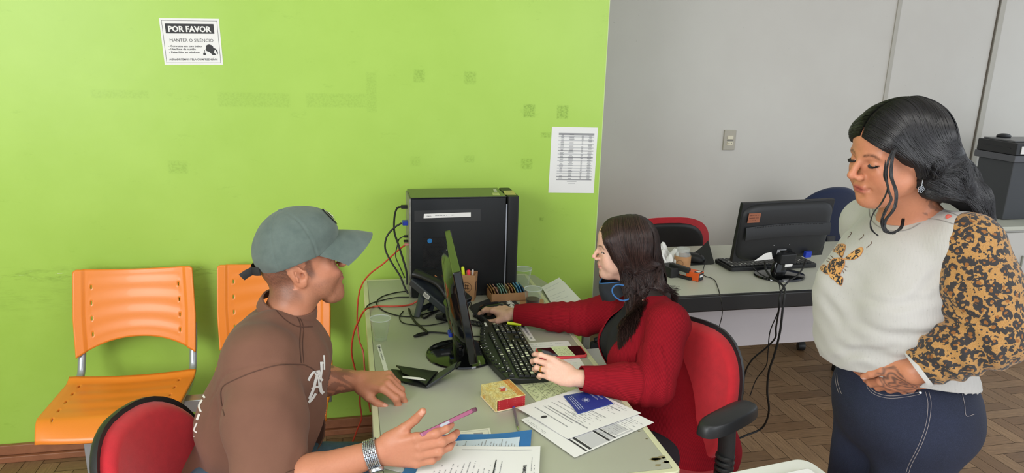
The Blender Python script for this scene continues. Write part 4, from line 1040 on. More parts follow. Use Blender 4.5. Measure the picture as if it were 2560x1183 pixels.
# --- ballpoint pen
pa, pb_ = onz(1283, 1014, TZ + .004), onz(1296, 1073, TZ + .004); pr = empty('ballpoint_pen', pa, 'clear ballpoint pen with violet cap end lying beside the patterned box', 'pen')
t_ = nrm(pb_ - pa); L_ = np.linalg.norm(pb_ - pa)
MB().tube([pa + t_ * L_ * .1, pa + t_ * L_ * .92], .0036, 8).build('barrel', mat('pen_barrel', (120, 116, 124), .15, alpha=.75), pr); MB().tube([pa - t_ * .004, pa + t_ * L_ * .14], .0042, 8).build('end_cap', mat('violet_cap', (86, 74, 150), .4), pr)
MB().tube([pa + t_ * L_ * .12, pa + t_ * L_ * .9], .0014, 6).build('ink_tube', INK, pr); MB().tube([pa + t_ * L_ * .92, pa + t_ * L_ * 1.02, pa + t_ * L_ * 1.06], [.0036, .0028, .001], 8).build('tip', METAL, pr)
# --- papers
def paper(name, px4, z, m, label, lift=None, **kw):
    S = Sheet(*[onz(x, y, z) for x, y in px4], lift=lift); o = S.body(name, m, 14, 14, .0005, **kw); tag(o, label, 'paper'); return S, o
YGP = mat('pale_yellow_green_paper', (214, 222, 176), .7)
z = TZ + .0006
S, o = paper('form_sheet', [(1345, 1010), (1460, 984), (1395, 938), (1300, 960)], z, YGP, 'pale yellow-green printed form partly under the keyboard')
pb = MB(); scribble(S, pb, .05, .1, .95, .9, 14, 1, th=.32, fill=.6); 
for u in (.25, .5, .72): S.rect(pb, u, .05, u + .006, .95)
pb.build('printing', mat('olive_ink', (96, 100, 84), .7), o)
S, o = paper('form_sheet', [(1352, 925), (1466, 921), (1420, 852), (1318, 858)], z, PAPER, 'white printed sheet under the red-cased phone'); pb = MB(); scribble(S, pb, .05, .08, .9, .95, 12, 2); pb.build('printing', INKL, o)
def wave(a=.004): return lambda u, v: a * (.5 + .5 * math.sin(u * 5 + v * 2.5)) * (1 - .6 * v) + .008 * max(0, .12 - u) ** 1 * 4 * max(0, v - .6)
z2 = TZ + .0030
S, o = paper('application_form', [(1302, 1050), (1437, 1145), (1635, 1057), (1486, 985)], z2, PAPER, 'lower white form with the black table strips, nearest the desk corner', lift=lambda u, v: .0008)
pb = MB(); scribble(S, pb, .70, .42, .97, .90, 16, 7, th=.4, vertical=False); scribble(S, pb, .05, .02, .6, .06, 2, 8); pb.build('small_printing', INKG, o)
pb = MB(); pg = MB()
for (u0, v0, u1, v1) in ((.60, .14, .98, .16), (.62, .185, .98, .215), (.62, .22, .66, .50), (.62, .52, .66, .74), (.62, .42, .98, .445), (.62, .50, .98, .515)): S.rect(pb, u0, v0, u1, v1)
S.rect(pg, .665, .225, .95, .41, .0003); S.rect(pg, .665, .45, .95, .495, .0003); S.rect(pg, .665, .53, .93, .70, .0003); S.rect(pg, .95, .22, .975, .74, .0003)
pg.build('shaded_cells', INKL, o); pb.build('table_bars', INK, o)
S, o = paper('application_form', [(1293, 1022), (1420, 1098), (1603, 1034), (1462, 968)], z2 + .0035, PAPER, 'upper white form with a round black seal, under the blue booklet', lift=wave(.003))
pb = MB()
for k, (v0, v1, w_) in enumerate(((.16, .172, .75), (.26, .27, .7), (.30, .316, .95), (.40, .408, .55), (.47, .478, .6), (.55, .556, .5), (.62, .63, .85), (.86, .868, .8))): S.rect(pb, .12 + .03 * (k % 3), v0, .12 + w_ * .85, v1)
scribble(S, pb, .45, .3, .9, .62, 9, 12); scribble(S, pb, .3, .72, .92, .96, 8, 13, fill=.6)
pb.build('printing', INKG, o); pb = MB(); c_u, c_v = .62, .16
S.poly(pb, [(.40 + .030 * math.cos(a * .4), .10 + .034 * math.sin(a * .4) * (1 + .12 * (a % 3))) for a in range(16)], .0006); pb.build('round_seal', INK, o)
# blue work booklet
z3 = TZ + .0095
NAVYB = mat('booklet_blue', (34, 56, 136), .45, var=.05, vscale=40); SILV = mat('booklet_print', (168, 178, 206), .5)
S = Sheet(*[onz(x, y, z3) for x, y in ((1445, 1034), (1533, 1008), (1482, 976), (1408, 990))], lift=lambda u, v: .002 * math.sin(PI * v))
bo = S.body('booklet_cover', NAVYB, 8, 8, .0022); bo.name = 'booklet'; tag(bo, 'blue work booklet with round silver crest on the white forms', 'booklet')
S2 = Sheet(*[onz(x, y, z3 - .003) for x, y in ((1444, 1036), (1532, 1010), (1482, 978), (1407, 992))]); S2.body('pages', PAPERC, 4, 4, .0015, parent=bo)
pb = MB()
for r0_, r1_ in ((.0135, .0125), (.0105, .0095), (.007, .0)):
    N_ = 28
    for k in range(N_):
        if k % 4 == 3 and r1_ > 0: continue
        a, a2 = 2 * PI * k / N_, 2 * PI * (k + 1) / N_
        P4 = [(r0_ * math.cos(a), r0_ * math.sin(a)), (r0_ * math.cos(a2), r0_ * math.sin(a2)), (r1_ * math.cos(a2), r1_ * math.sin(a2)), (r1_ * math.cos(a), r1_ * math.sin(a))]
        if r1_ == 0: P4 = P4[:3]
        S.poly(pb, [(.47 + p[0] / S.W, .5 + p[1] / S.H) for p in P4], .0006)
pb.build('crest', SILV, bo)
pb = MB()
S.text(pb, 'CARTEIRA DE TRABALHO', .86, .92, .0085, rot=-PI / 2, width=.062, off=.0006, bold=.0003)
S.text(pb, 'E PREVIDÊNCIA SOCIAL', .74, .92, .0085, rot=-PI / 2, width=.060, off=.0006, bold=.0003)
for u in (.08, .14, .20): S.rect(pb, u, .12, u + .02, .88, .0006)
pb.build('cover_lettering', SILV, bo)
# red-cased smartphone with a receipt on it
z4 = TZ + .002
pc_ = [onz(1344, 880, z4), onz(1352, 898, z4), onz(1458, 890, z4), onz(1463, 872, z4)]
cP = (onz(1345, 877, z4 + .008) + onz(1463, 885, z4 + .008) + onz(1440, 862, z4 + .008) + onz(1362, 897, z4 + .008)) / 4
ax_ = nrm(onz(1462, 876, z4) - onz(1348, 884, z4)); ax_[2] = 0; ax_ = nrm(ax_); ay_ = np.cross(up3, ax_); RP = np.array([ax_, ay_, up3]).T; cP[2] = z4
sp = empty('smartphone', tuple(cP), 'smartphone in a red-pink case with a pale receipt on it', 'phone')
CASER = mat('coral_case', (214, 66, 72), .45); GLASSK = mat('phone_glass', (14, 14, 18), .06); 
MB().rbox(cP + up3 * .0045, (.158, .079, .009), .010, RP).build('phone_case', CASER, sp, bevel=.0015)
MB().rbox(cP + up3 * .0094, (.148, .071, .0012), .007, RP).build('screen', GLASSK, sp)
pz = cP + up3 * .0112; S = Sheet(*[pz + RP @ np.array([a, b_, 0]) for a, b_ in ((-.020, -.038), (.035, -.044), (.030, .036), (-.026, .038))]); rc = S.body('receipt', YGP, 3, 3, .0003); tag(rc, 'small pale green receipt lying on the phone screen', 'paper')
pb = MB(); scribble(S, pb, .08, .08, .92, .92, 9, 5, vertical=True); pb.build('printing', mat('olive_ink', (120, 124, 100), .7), rc)
# label strips on the desktop
def strip(px4, txt, label, seed):
    S, o = paper('label_strip', px4, TZ + .0004, LBL, label); pb = MB(); scribble(S, pb, .05, .25, .95, .75, 1, seed, th=.9); S.rect(pb, .04, .2, .14, .8); pb.build('printing', INKG, o)
strip([(941, 863), (961, 930), (971, 928), (951, 861)], '', 'white printed label strip stuck near the lone empty cup', 1)
strip([(1298, 815), (1325, 853), (1339, 851), (1313, 812)], '', 'white printed label strip stuck between keyboard and sleeve', 2)
# papers on the side table
S, o = paper('paper_stack', [(1360, 735), (1392, 775), (1460, 765), (1395, 700)], TZ + .004, PAPER, 'white sheet lying slanted at the wall end of the desk, behind the red sleeve', lift=lambda u, v: .012 * v); 
S = Sheet(onz(1354, 718, TZ + .004), onz(1387, 772, TZ + .004), onz(1455, 752, TZ + .012), onz(1398, 694, TZ + .016)); 
bpy.data.objects.remove(o)
o = S.body('printed_page', PAPER, 8, 8, .001); tag(o, 'white sheet lying slanted at the wall end of the desk, behind the red sleeve', 'paper')
pb = MB(); 
for u, v0, v1 in ((.15, .1, .8), (.28, .1, .5), (.5, .1, .75), (.62, .05, .5), (.72, .2, .7), (.80, .1, .4)): S.rect(pb, u, v0, u + .012, v1)
pb.build('printing', INKL, o)
S = Sheet(onz(1385, 722, TZ + .001), onz(1436, 775, TZ + .001), onz(1462, 760, TZ + .001), onz(1408, 702, TZ + .001)); o = S.body('printed_page', mat('grey_white_paper', (204, 206, 208), .7), 4, 4, .002); tag(o, 'greyish sheet under the slanted white sheet by the wall corner', 'paper')
# low grey device on the side shelf
dv = empty('desk_drawer_unit', (.86, 2.30, 0), 'grey low filing unit beside the desk, under the red sleeve', 'drawer unit')
MB().box((.86, 2.29, .28), (.19, .20, .54)).build('body', DGR, dv, bevel=.004)
for k in range(3): d_ = MB().box((.86, 2.186, .12 + .16 * k), (.18, .012, .145)).build('drawer', mat('drawer_grey', (110, 112, 108), .5), dv, bevel=.003); MB().box((.86, 2.176, .15 + .16 * k), (.07, .010, .012)).build('handle', MATTE, d_)
MB().box((.86, 2.27, .565), (.15, .22, .028)).build('device_tray', MATTE, dv, bevel=.004); MB().box((.86, 2.26, .5805), (.02, .15, .003)).build('device_slot', LBL, dv)
wp = MB().grid(lambda u, v: (.78 + .14 * u, 2.26 + .16 * v, .600 + .004 * u), 3, 3, .001).build('paper_sheet', PAPER); tag(wp, 'white paper on the low filing unit, just below the red sleeve', 'paper')
# --- blue folder and sheets in the bottom foreground
BLF = mat('blue_folder_plastic', (8, 100, 186), .22, var=.10, vscale=14, coat=.3); BLT = mat('clear_blue_window', (150, 200, 226), .15, alpha=.45)
z = TZ + .0008
S = Sheet(onz(985, 1200, z), onz(1330, 1135, z), onz(1328, 1079, z), onz(1085, 1097, z), lift=lambda u, v: .004 + .004 * math.sin(u * 6) * v)
S = Sheet(onz(960, 1260, z), onz(1318, 1230, z), onz(1329, 1079, z), onz(1060, 1096, z), lift=lambda u, v: .003 + .003 * math.sin(u * 7) * v)
fo = S.body('document_folder', BLF, 16, 10, .003); tag(fo, 'glossy blue plastic folder under the papers in the bottom foreground', 'folder')
S = Sheet(onz(1020, 1220, z + .007), onz(1285, 1200, z + .007), onz(1300, 1091, z + .007), onz(1075, 1110, z + .007), lift=lambda u, v: .002 * math.sin(u * 5))
o = S.body('printed_page', mat('bluish_paper', (206, 218, 230), .6), 8, 8, .0006); tag(o, 'bluish printed page showing inside the blue folder', 'paper')
pb = MB(); scribble(S, pb, .3, .62, .97, .96, 20, 6, vertical=True, th=.45); 
for u in (.40, .62, .80): S.rect(pb, u, .6, u + .008, .97)
pb.build('printing', INKG, o)
S, o = paper('printed_page', [(1100, 1110), (1232, 1102), (1224, 1070), (1100, 1085)], TZ + .0004, PAPERC, 'cream card peeping out above the blue folder'); pb = MB(); frame_rect(S, pb, .02, .02, .96, .88, .0006); S.rect(pb, .66, .3, .84, .7); S.rect(pb, .40, .35, .44, .6); pb.build('printing', INKG, o)
S, o = paper('printed_page', [(955, 1170), (1010, 1183), (1010, 1120), (950, 1100)], TZ + .0004, PAPER, 'white sheet corner showing left of the blue folder, under the watch')
S = Sheet(onz(1000, 1260, TZ + .009), onz(1345, 1250, TZ + .009), onz(1351, 1116, TZ + .009), onz(1075, 1122, TZ + .009), lift=lambda u, v: .003 + .003 * math.sin(u * 4 + 1) * v)
o = S.body('letter_sheet', PAPER, 14, 10, .0008); tag(o, 'topmost white letter sheet in the bottom foreground, over the blue folder', 'paper')
pb = MB(); scribble(S, pb, .12, .25, .70, .72, 13, 21, vertical=True, th=.28); scribble(S, pb, .92, .2, .97, .78, 2, 22, vertical=True); S.rect(pb, .30, .915, .92, .925, .0007); pb.build('printing', INKG, o)
pb = MB(); S.text(pb, 'TIMBRE LEIS', .865, .62, .011, rot=-PI / 2, off=.0008, bold=.0004); S.rect(pb, .62, .45, .63, .72, .0008); pb.build('heading', INK, o)
# --- cables
REDC = mat('red_cable', (196, 66, 44), .45)
def cable(name, pts, r, m, label, n_=8, cat='cable'):
    return tag(MB().tube(smooth_path(pts, n_), r, 8).build(name, m), label, cat)
Yb = 2.80
def cp(L, depth): return [dz(x, y, d) for (x, y), d in zip(L, depth if hasattr(depth, '__len__') else [depth] * len(L))]
cable('network_cable', cp([(1022, 608), (1000, 622), (960, 658), (925, 685), (905, 712), (896, 745), (893, 800), (898, 850), (908, 880), (912, 930), (918, 980), (926, 1030)], [2.86, 2.88, 2.9, 2.92, 2.95, 2.98, 3.0, 3.0, 3.0, 2.98, 2.95, 2.9]), .0032, REDC, 'orange-red network cable from the tower, right of its pair below the desk edge')
cable('network_cable', [onz(1045, 752, TZ + .02)] + [onz(x, y, TZ + .004) for x, y in ((1025, 762), (990, 766), (950, 766), (930, 768))] + cp([(912, 776), (898, 800), (884, 835), (879, 880), (888, 925), (899, 960), (900, 1010), (904, 1045), (893, 1075), (882, 1104)], [2.62, 2.68, 2.72, 2.75, 2.8, 2.83, 2.83, 2.83, 2.85, 2.9]), .0034, REDC, 'red network cable crossing the desk from the telephone and hanging leftmost')
cable('power_cable', cp([(1003, 517), (992, 522), (986, 545), (986, 580), (996, 612), (1008, 650), (1016, 680), (1018, 712)], [2.86, 2.86, 2.84, 2.82, 2.8, 2.8, 2.8, 2.8]), .0040, RUB, 'black power cable looping from the top plug of the tower')
cable('video_cable', cp([(1004, 558), (985, 570), (967, 592), (963, 622), (978, 655), (1000, 690), (1010, 715), (1020, 735)], 2.82), .0036, RUB, 'black cable from the blue video plug of the tower, outermost loop')
cable('usb_cable', cp([(1010, 591), (998, 598), (994, 612), (989, 640), (1000, 668), (1012, 695)], 2.82), .0022, RUB, 'thin black cable hanging between the two thick tower loops')
def dcab(L, r, label, lift=.004): return cable('desk_cable', [onz(x, y, TZ + r + .0005) for x, y in L], r, RUB, label)
dcab([(1015, 728), (985, 733), (955, 742), (941, 757), (955, 775), (985, 787), (1015, 792), (1045, 790), (1080, 780), (1110, 772), (1124, 768)], .0024, 'black cable looping on the desk left of the telephone, ending at a silver plug')
dcab([(1022, 743), (990, 744), (955, 751), (925, 760), (913, 772)], .0022, 'thin black cable running over the left desk edge behind the lone cup')
dcab([(1022, 772), (1026, 785), (1038, 805), (1055, 820), (1068, 832), (1052, 838), (1035, 841)], .0040, 'thick black cable curving down the desk from the telephone stand')
dcab([(1035, 841), (1050, 834), (1075, 831), (1100, 832), (1122, 834)], .0032, 'black cable entering the blue plug of the monitor')
dcab([(1008, 778), (999, 792), (1005, 806), (1030, 812), (1065, 814), (1095, 810), (1125, 803), (1145, 803)], .0020, 'thin black cable sweeping low on the desk behind the monitor')
dcab([(1045, 765), (1046, 778), (1055, 792), (1062, 795), (1078, 785), (1092, 778)], .0034, 'short black cable between telephone stand and monitor')
dcab([(1165, 842), (1185, 841), (1205, 841)], .0018, 'short black cable from the monitor foot to the keyboard')
dcab([(1165, 758), (1178, 757), (1177, 766), (1183, 776)], .0016, 'thin mouse cable wiggling by the mouse pad corner')
# ================================================================== ON THE SECOND DESK AND THE CABINET
TL2, TR2 = onz(1858, 509, 1.09), onz(2104, 497, 1.09); BL2 = onz(1828, 656, .815)
w2 = nrm(TR2 - TL2); u2 = TL2 - BL2; u2 = u2 - w2 * (u2 @ w2); H2 = np.linalg.norm(u2); u2 /= H2; W2 = min(np.linalg.norm(TR2 - TL2), .50); b2n = nrm(np.cross(w2, u2)); b2n = b2n if b2n[1] < 0 else -b2n   # b2n: out of the back, towards us
R2 = np.array([w2, np.cross(u2, w2), u2]).T; c2 = TL2 + w2 * W2 / 2 - u2 * H2 / 2
m2 = empty('monitor', (c2[0], c2[1], DZ), 'black monitor seen from behind with a brown sticker, on the pale second desk', 'monitor')
MB().box(c2 - b2n * .010, (W2, .022, H2), R2).build('screen_frame', MATTE, m2, bevel=.004)
b = MB(); nP = 32; vs = []
for k, (s_, d_) in enumerate(((1.0, 0), (.985, .008), (.93, .015), (.80, .020), (.5, .022))):
    for (a, c_) in rr_pts((W2 / 2 - .004) * s_, (H2 / 2 - .004) * s_, 6, nP): vs.append(c2 + w2 * a + u2 * c_ + b2n * d_)
b.add(vs, [(k * nP + i, k * nP + (i + 1) % nP, (k + 1) * nP + (i + 1) % nP, (k + 1) * nP + i) for k in range(4) for i in range(nP)] + [tuple(4 * nP + i for i in range(nP)), tuple(reversed(range(nP)))]); b.build('rear_shell', MATTE, m2, sharp=50)
def q2(a, c_, d=.0225): return c2 + w2 * a * W2 + u2 * c_ * H2 + b2n * d
MB().grid(lambda u, v: q2(-.46 + .92 * u, .12 - .20 * v + .03 * math.sin(u * PI) , .022 + .010 * math.sin(v * PI * .5)), 24, 6, .004).build('ridge', MATTE, m2, sharp=60)
b = MB()
for k in range(46): a = -.38 + .76 * k / 45; b.box(q2(a, .085 + .03 * math.sin((a / .92 + .5) * PI), .0265), (.0022, .003, .016), R2)
b.build('vent_slots', mat('vent_dark', (8, 8, 9), .8), m2)
for a, c_ in ((-.10, .02), (.06, .03), (-.12, -.22), (.05, -.22)): MB().sphere(q2(a, c_, .0235), .0022, 8, 6).build('screw', METAL, m2)
S = Sheet(q2(-.455, .20, .0235), q2(-.33, .20, .0235), q2(-.33, .36, .0235), q2(-.455, .36, .0235)); bs_ = S.body('brown_sticker', mat('brown_sticker', (150, 92, 66), .5), 1, 1, .0004, parent=m2); pb = MB(); scribble(S, pb, .08, .1, .92, .9, 3, 4, th=.5); pb.build('sticker_print', mat('sticker_ink', (96, 52, 40), .6), bs_)
S = Sheet(q2(-.07, -.38, .0235), q2(.03, -.38, .0235), q2(.03, -.30, .0235), q2(-.07, -.30, .0235)); S.body('silver_label', mat('silver_label', (170, 170, 172), .4, metal=.4), 1, 1, .0004, parent=m2)
b0 = onz(1948, 690, TZ)
b = MB(); b.lathe([(.001, 0), (.112, 0), (.118, .003), (.116, .010), (.09, .014), (.03, .020), (.001, .021)], b0, 48, np.diag([1, .82, 1.])); b.build('stand_base', GLOSS, m2, sharp=50)
nt = q2(.02, -.42, .02); MB().tube([b0 + (0, .01, .012), b0 + (0, .008, .05), nt + (0, 0, -.01), nt + u2 * .03], [.042, .034, .028, .032], 16, flat=(1, .55)).build('stand_neck', GLOSS, m2, sharp=60)
MB().box(nt + b2n * .012 + (0, 0, -.004), (.085, .05, .050), R2).build('hinge_block', MATTE, m2, bevel=.006)
MB().box(nt + b2n * .040 + (0, 0, -.03), (.04, .002, .012), R2).build('hinge_label', LBL, m2)
MB().box(q2(.26, -.40, .035), (.034, .018, .030), R2).build('video_plug', BLUEP, m2, bevel=.003)
S = Sheet(q2(-.30, -.47, .0235), q2(-.10, -.46, .0235), q2(-.13, -.33, .0235), q2(-.20, -.35, .0235)); S.body('white_tag', LBL, 1, 1, .0004, parent=m2)
# keyboard
k2 = empty('keyboard', (1.92, 2.94, DZ), 'black keyboard behind the monitor on the second desk', 'keyboard')
kR = rotz(.02); kc = np.array((1.925, 2.945, TZ)); MB().rbox(kc + (0, 0, .010), (.46, .155, .018), .014, kR).build('keyboard_body', MATTE, k2, bevel=.003)
b = MB(); R = random.Random(3)
for r_ in range(6):
    for c_ in range(21):
        if c_ in (15,) : continue
        b.box(kc + kR @ np.array([-.213 + c_ * .0203, -.058 + r_ * .0215, .0225]), (.0175, .0180, .006), kR)
b.build('keys', KEY, k2, bevel=0)['kind'] = 'stuff' 
b = MB()
for r_ in range(6):
    for c_ in range(21):
        if R.random() < .5: b.box(kc + kR @ np.array([-.213 + c_ * .0203, -.058 + r_ * .0215, .0258]), (.006, .004, .0006), kR)
b.build('key_marks', LBL, k2)
# jar with kraft sleeve
jp = onz(1704, 672, TZ); jr = empty('glass_jar', jp, 'glass jar with kraft paper sleeve on the second desk', 'jar')
GLS = bpy.data.materials.new('thin_glass'); GLS.use_nodes = True; n = NT(GLS); n.b.inputs['Base Color'].default_value = (.9, .94, .92, 1); n.b.inputs['Roughness'].default_value = .06; n.b.inputs['Alpha'].default_value = .14
MB().lathe([(.001, .001), (.034, .001), (.037, .006), (.037, .066), (.034, .076), (.029, .081), (.029, .096), (.031, .097), (.031, .100), (.027, .100), (.027, .082), (.033, .072), (.035, .064), (.035, .006), (.001, .004)], jp, 36).build('glass', GLS, jr, sharp=40)
MB().lathe([(.0375, .006), (.0382, .006), (.0382, .066), (.0375, .066), (.0375, .006)], jp, 36).build('sleeve', KRAFT, jr)
for z_ in (.086, .092): MB().lathe([(.0290, z_), (.0300, z_ + .001), (.0290, z_ + .002)], jp, 30).build('thread', GLS, jr)
b = MB(); vd = nrm(np.array((0, 0, 0)) - jp * (1, 1, 0)); sd = np.array([-vd[1], vd[0], 0]); N_ = 30; vs = []
for k in range(N_):
    a = 2 * PI * k / N_
    for q in (.016, .0145):
        s_ = q * math.cos(a) + .010; an_ = s_ / .0385; vs.append(jp + (vd * math.cos(an_) - sd * math.sin(an_)) * .0388 + (0, 0, .034 + q * math.sin(a)))
b.add(vs, [(2 * k, 2 * ((k + 1) % N_), 2 * ((k + 1) % N_) + 1, 2 * k + 1) for k in range(N_)]); b.build('printed_emblem', KRAFTI, jr)
# mouse pad with a curled corner, mouse
pp = [onz(1722, 664, TZ), onz(1786, 661, TZ), onz(1768, 624, TZ + .0), onz(1700, 640, TZ)]
S = Sheet(*pp, lift=lambda u, v: .055 * max(0, u - .45) ** 1.5 * max(0, v - .1) * 2.4 + .012 * max(0, u - .8) * (1 - v) * 4)
o = S.body('mouse_pad', PADM, 14, 14, .003); tag(o, 'dark mouse pad with a curled-up corner on the second desk', 'mouse pad')
mz = onz(1738, 656, TZ + .004); ms = empty('computer_mouse', tuple(mz), 'black computer mouse behind the glass jar on the second desk', 'mouse'); mouse(ms, mz + (0, .02, .003), -.6, MATTE, RUB)
cable('mouse_cable', [mz + (.05, -.01, .015), onz(1757, 680, TZ + .002), onz(1762, 690, TZ + .002), onz(1785, 699, TZ + .002), onz(1795, 720, TZ + .002), onz(1800, 738, TZ + .004), dz(1803, 752, 2.80), dz(1806, 780, 2.86), dz(1800, 810, 2.9), dz(1788, 845, 2.95), dz(1780, 900, 3.0)], .0017, RUB, 'thin black mouse cable crossing the second desk and hanging over its front edge')
# crumpled paper
R = random.Random(6); cp0 = onz(1668, 672, TZ)
def crumple(u, v):
    return cp0 + np.array((-.05 + .10 * u, -.02 + .13 * v, 0)) + np.array((.012 * math.sin(9 * v + 4 * u), .01 * math.sin(11 * u), .030 + .022 * math.sin(13 * u + 5 * v) + .020 * math.sin(17 * v) + .04 * v))
o = MB().grid(crumple, 16, 16, .0008).build('crumpled_paper', PAPER, sharp=12); tag(o, 'crumpled white paper on the second desk behind the dark-haired woman', 'paper')
# stapler, black box, orange box
sp0 = onz(1712, 700, TZ); RS = rotz(-.95); stp = empty('stapler', tuple(sp0), 'black stapler lying in front of the glass jar on the second desk', 'stapler')
def sp_(x, y, z): return sp0 + RS @ np.array((x, y, z))
MB().rbox(sp_(-.035, .02, .007), (.12, .030, .012), .008, RS).build('base', MATTE, stp, bevel=.002)
MB().rbox(sp_(-.04, .02, .043), (.10, .026, .022), .008, RS @ roty(.07)).build('top_arm', MATTE, stp, bevel=.004)
MB().box(sp_(-.045, .02, .024), (.085, .014, .014), RS @ roty(.04)).build('magazine', METAL, stp)
bx = onz(1690, 690, TZ); o = MB().rbox(bx + (-.02, .02, .022), (.06, .09, .044), .005, rotz(.2)).build('black_box', MATTE, bevel=.002); tag(o, 'small black box beside the stapler, partly behind the hair', 'box')
ob = onz(1748, 703, TZ); RO = rotz(-.97); orb = empty('staples_box', tuple(ob), 'small orange and black cardboard box in front of the glass jar', 'box')
OR_ = mat('orange_card', (236, 98, 34), .5); 
def op(x, y, z): return ob + RO @ np.array((x, y, z))
MB().box(op(-.055, .008, .019), (.115, .048, .037), RO).build('carton', OR_, orb, bevel=.001)
MB().box(op(.0028, .008, .018), (.001, .042, .033), RO).box(op(-.012, .008, .0378), (.026, .036, .001), RO).build('black_panel', INK, orb)
MB().box(op(.0036, .008, .022), (.0006, .024, .009), RO).box(op(-.012, .008, .0386), (.016, .018, .0006), RO).build('white_print', LBL, orb)
# hanging cables of the monitor
E0 = [(1957, 708), (1957, 722)]
def hang(nm, pts, deps, r, label): cable(nm, cp(pts, deps), r, RUB, label)
hang('video_cable', [(2015, 648), (2006, 672), (1992, 690), (1970, 705), (1957, 722), (1950, 740), (1947, 775), (1940, 820), (1938, 845), (1915, 870), (1880, 900), (1862, 935), (1858, 985)], [3.0, 3.02, 3.0, 2.95, 2.82, 2.74, 2.76, 2.85, 2.9, 3.0, 3.05, 3.15, 3.2], .0036, 'black cable from the blue plug of the second monitor, middle of the three hanging down')
hang('power_cable', [(1912, 655), (1915, 675), (1930, 695), (1955, 712), (1962, 730), (1957, 770), (1950, 830), (1935, 890), (1922, 930), (1918, 980), (1922, 1030), (1905, 1070), (1862, 1090), (1840, 1100)], [3.0, 3.02, 2.95, 2.85, 2.74, 2.74, 2.78, 2.85, 2.9, 3.0, 3.1, 3.2, 3.2, 3.2], .0045, 'thickest black cable from the second monitor, hanging down to the floor')
hang('thin_cable', [(1882, 668), (1900, 685), (1925, 697), (1945, 705), (1950, 722), (1951, 745), (1945, 780), (1925, 830), (1920, 880), (1915, 915), (1890, 950), (1875, 990)], [3.0, 2.98, 2.93, 2.88, 2.80, 2.76, 2.78, 2.86, 2.95, 3.05, 3.12, 3.15], .0022, 'thinnest black cable hanging between two thicker ones below the second desk')
# grey box with black printer on the cabinet
gx, gy0, gy1 = 3.80, 3.45, 3.70
zb = ony(2480, 400, gy0)[2]
gbx = empty('ballot_box', (4.05, 3.55, .80), 'large dark grey box with a paler rim, on the white cabinet', 'box')
pA = onx(2448, 380, gx); ztop = pA[2]
MB().box((gx + .24, (gy0 + gy1) / 2, (.80 + 1.15) / 2), (.46, gy1 - gy0, .35), None).build('box_body', GB, gbx, bevel=.006)
MB().box((gx + .24, (gy0 + gy1) / 2, 1.170), (.50, gy1 - gy0 + .04, .040)).build('rim', GB2, gbx, bevel=.004)
pr = empty('printer', (4.05, 3.57, 1.19), 'black flat printer lid unit on top of the grey box', 'printer')
MB().box((gx + .24, (gy0 + gy1) / 2, 1.226), (.49, gy1 - gy0 + .03, .072)).build('printer_body', PBK, pr, bevel=.006)
MB().box((gx + .24, (gy0 + gy1) / 2 + .01, 1.267), (.45, gy1 - gy0 - .03, .010)).build('scanner_lid', PTOP, pr, bevel=.003)
MB().box((gx - .007, (gy0 + gy1) / 2, 1.228), (.004, .20, .003)).build('tray_slot', INK, pr)
MB().sphere((gx + .13, (gy0 + gy1) / 2 + .09, 1.278), (.05, .03, .018), 16, 8).build('lid_handle', PBK, pr)
MB().box((gx + .05, gy0 - .018, 1.222), (.05, .004, .045)).build('white_sticker', LBL, pr)
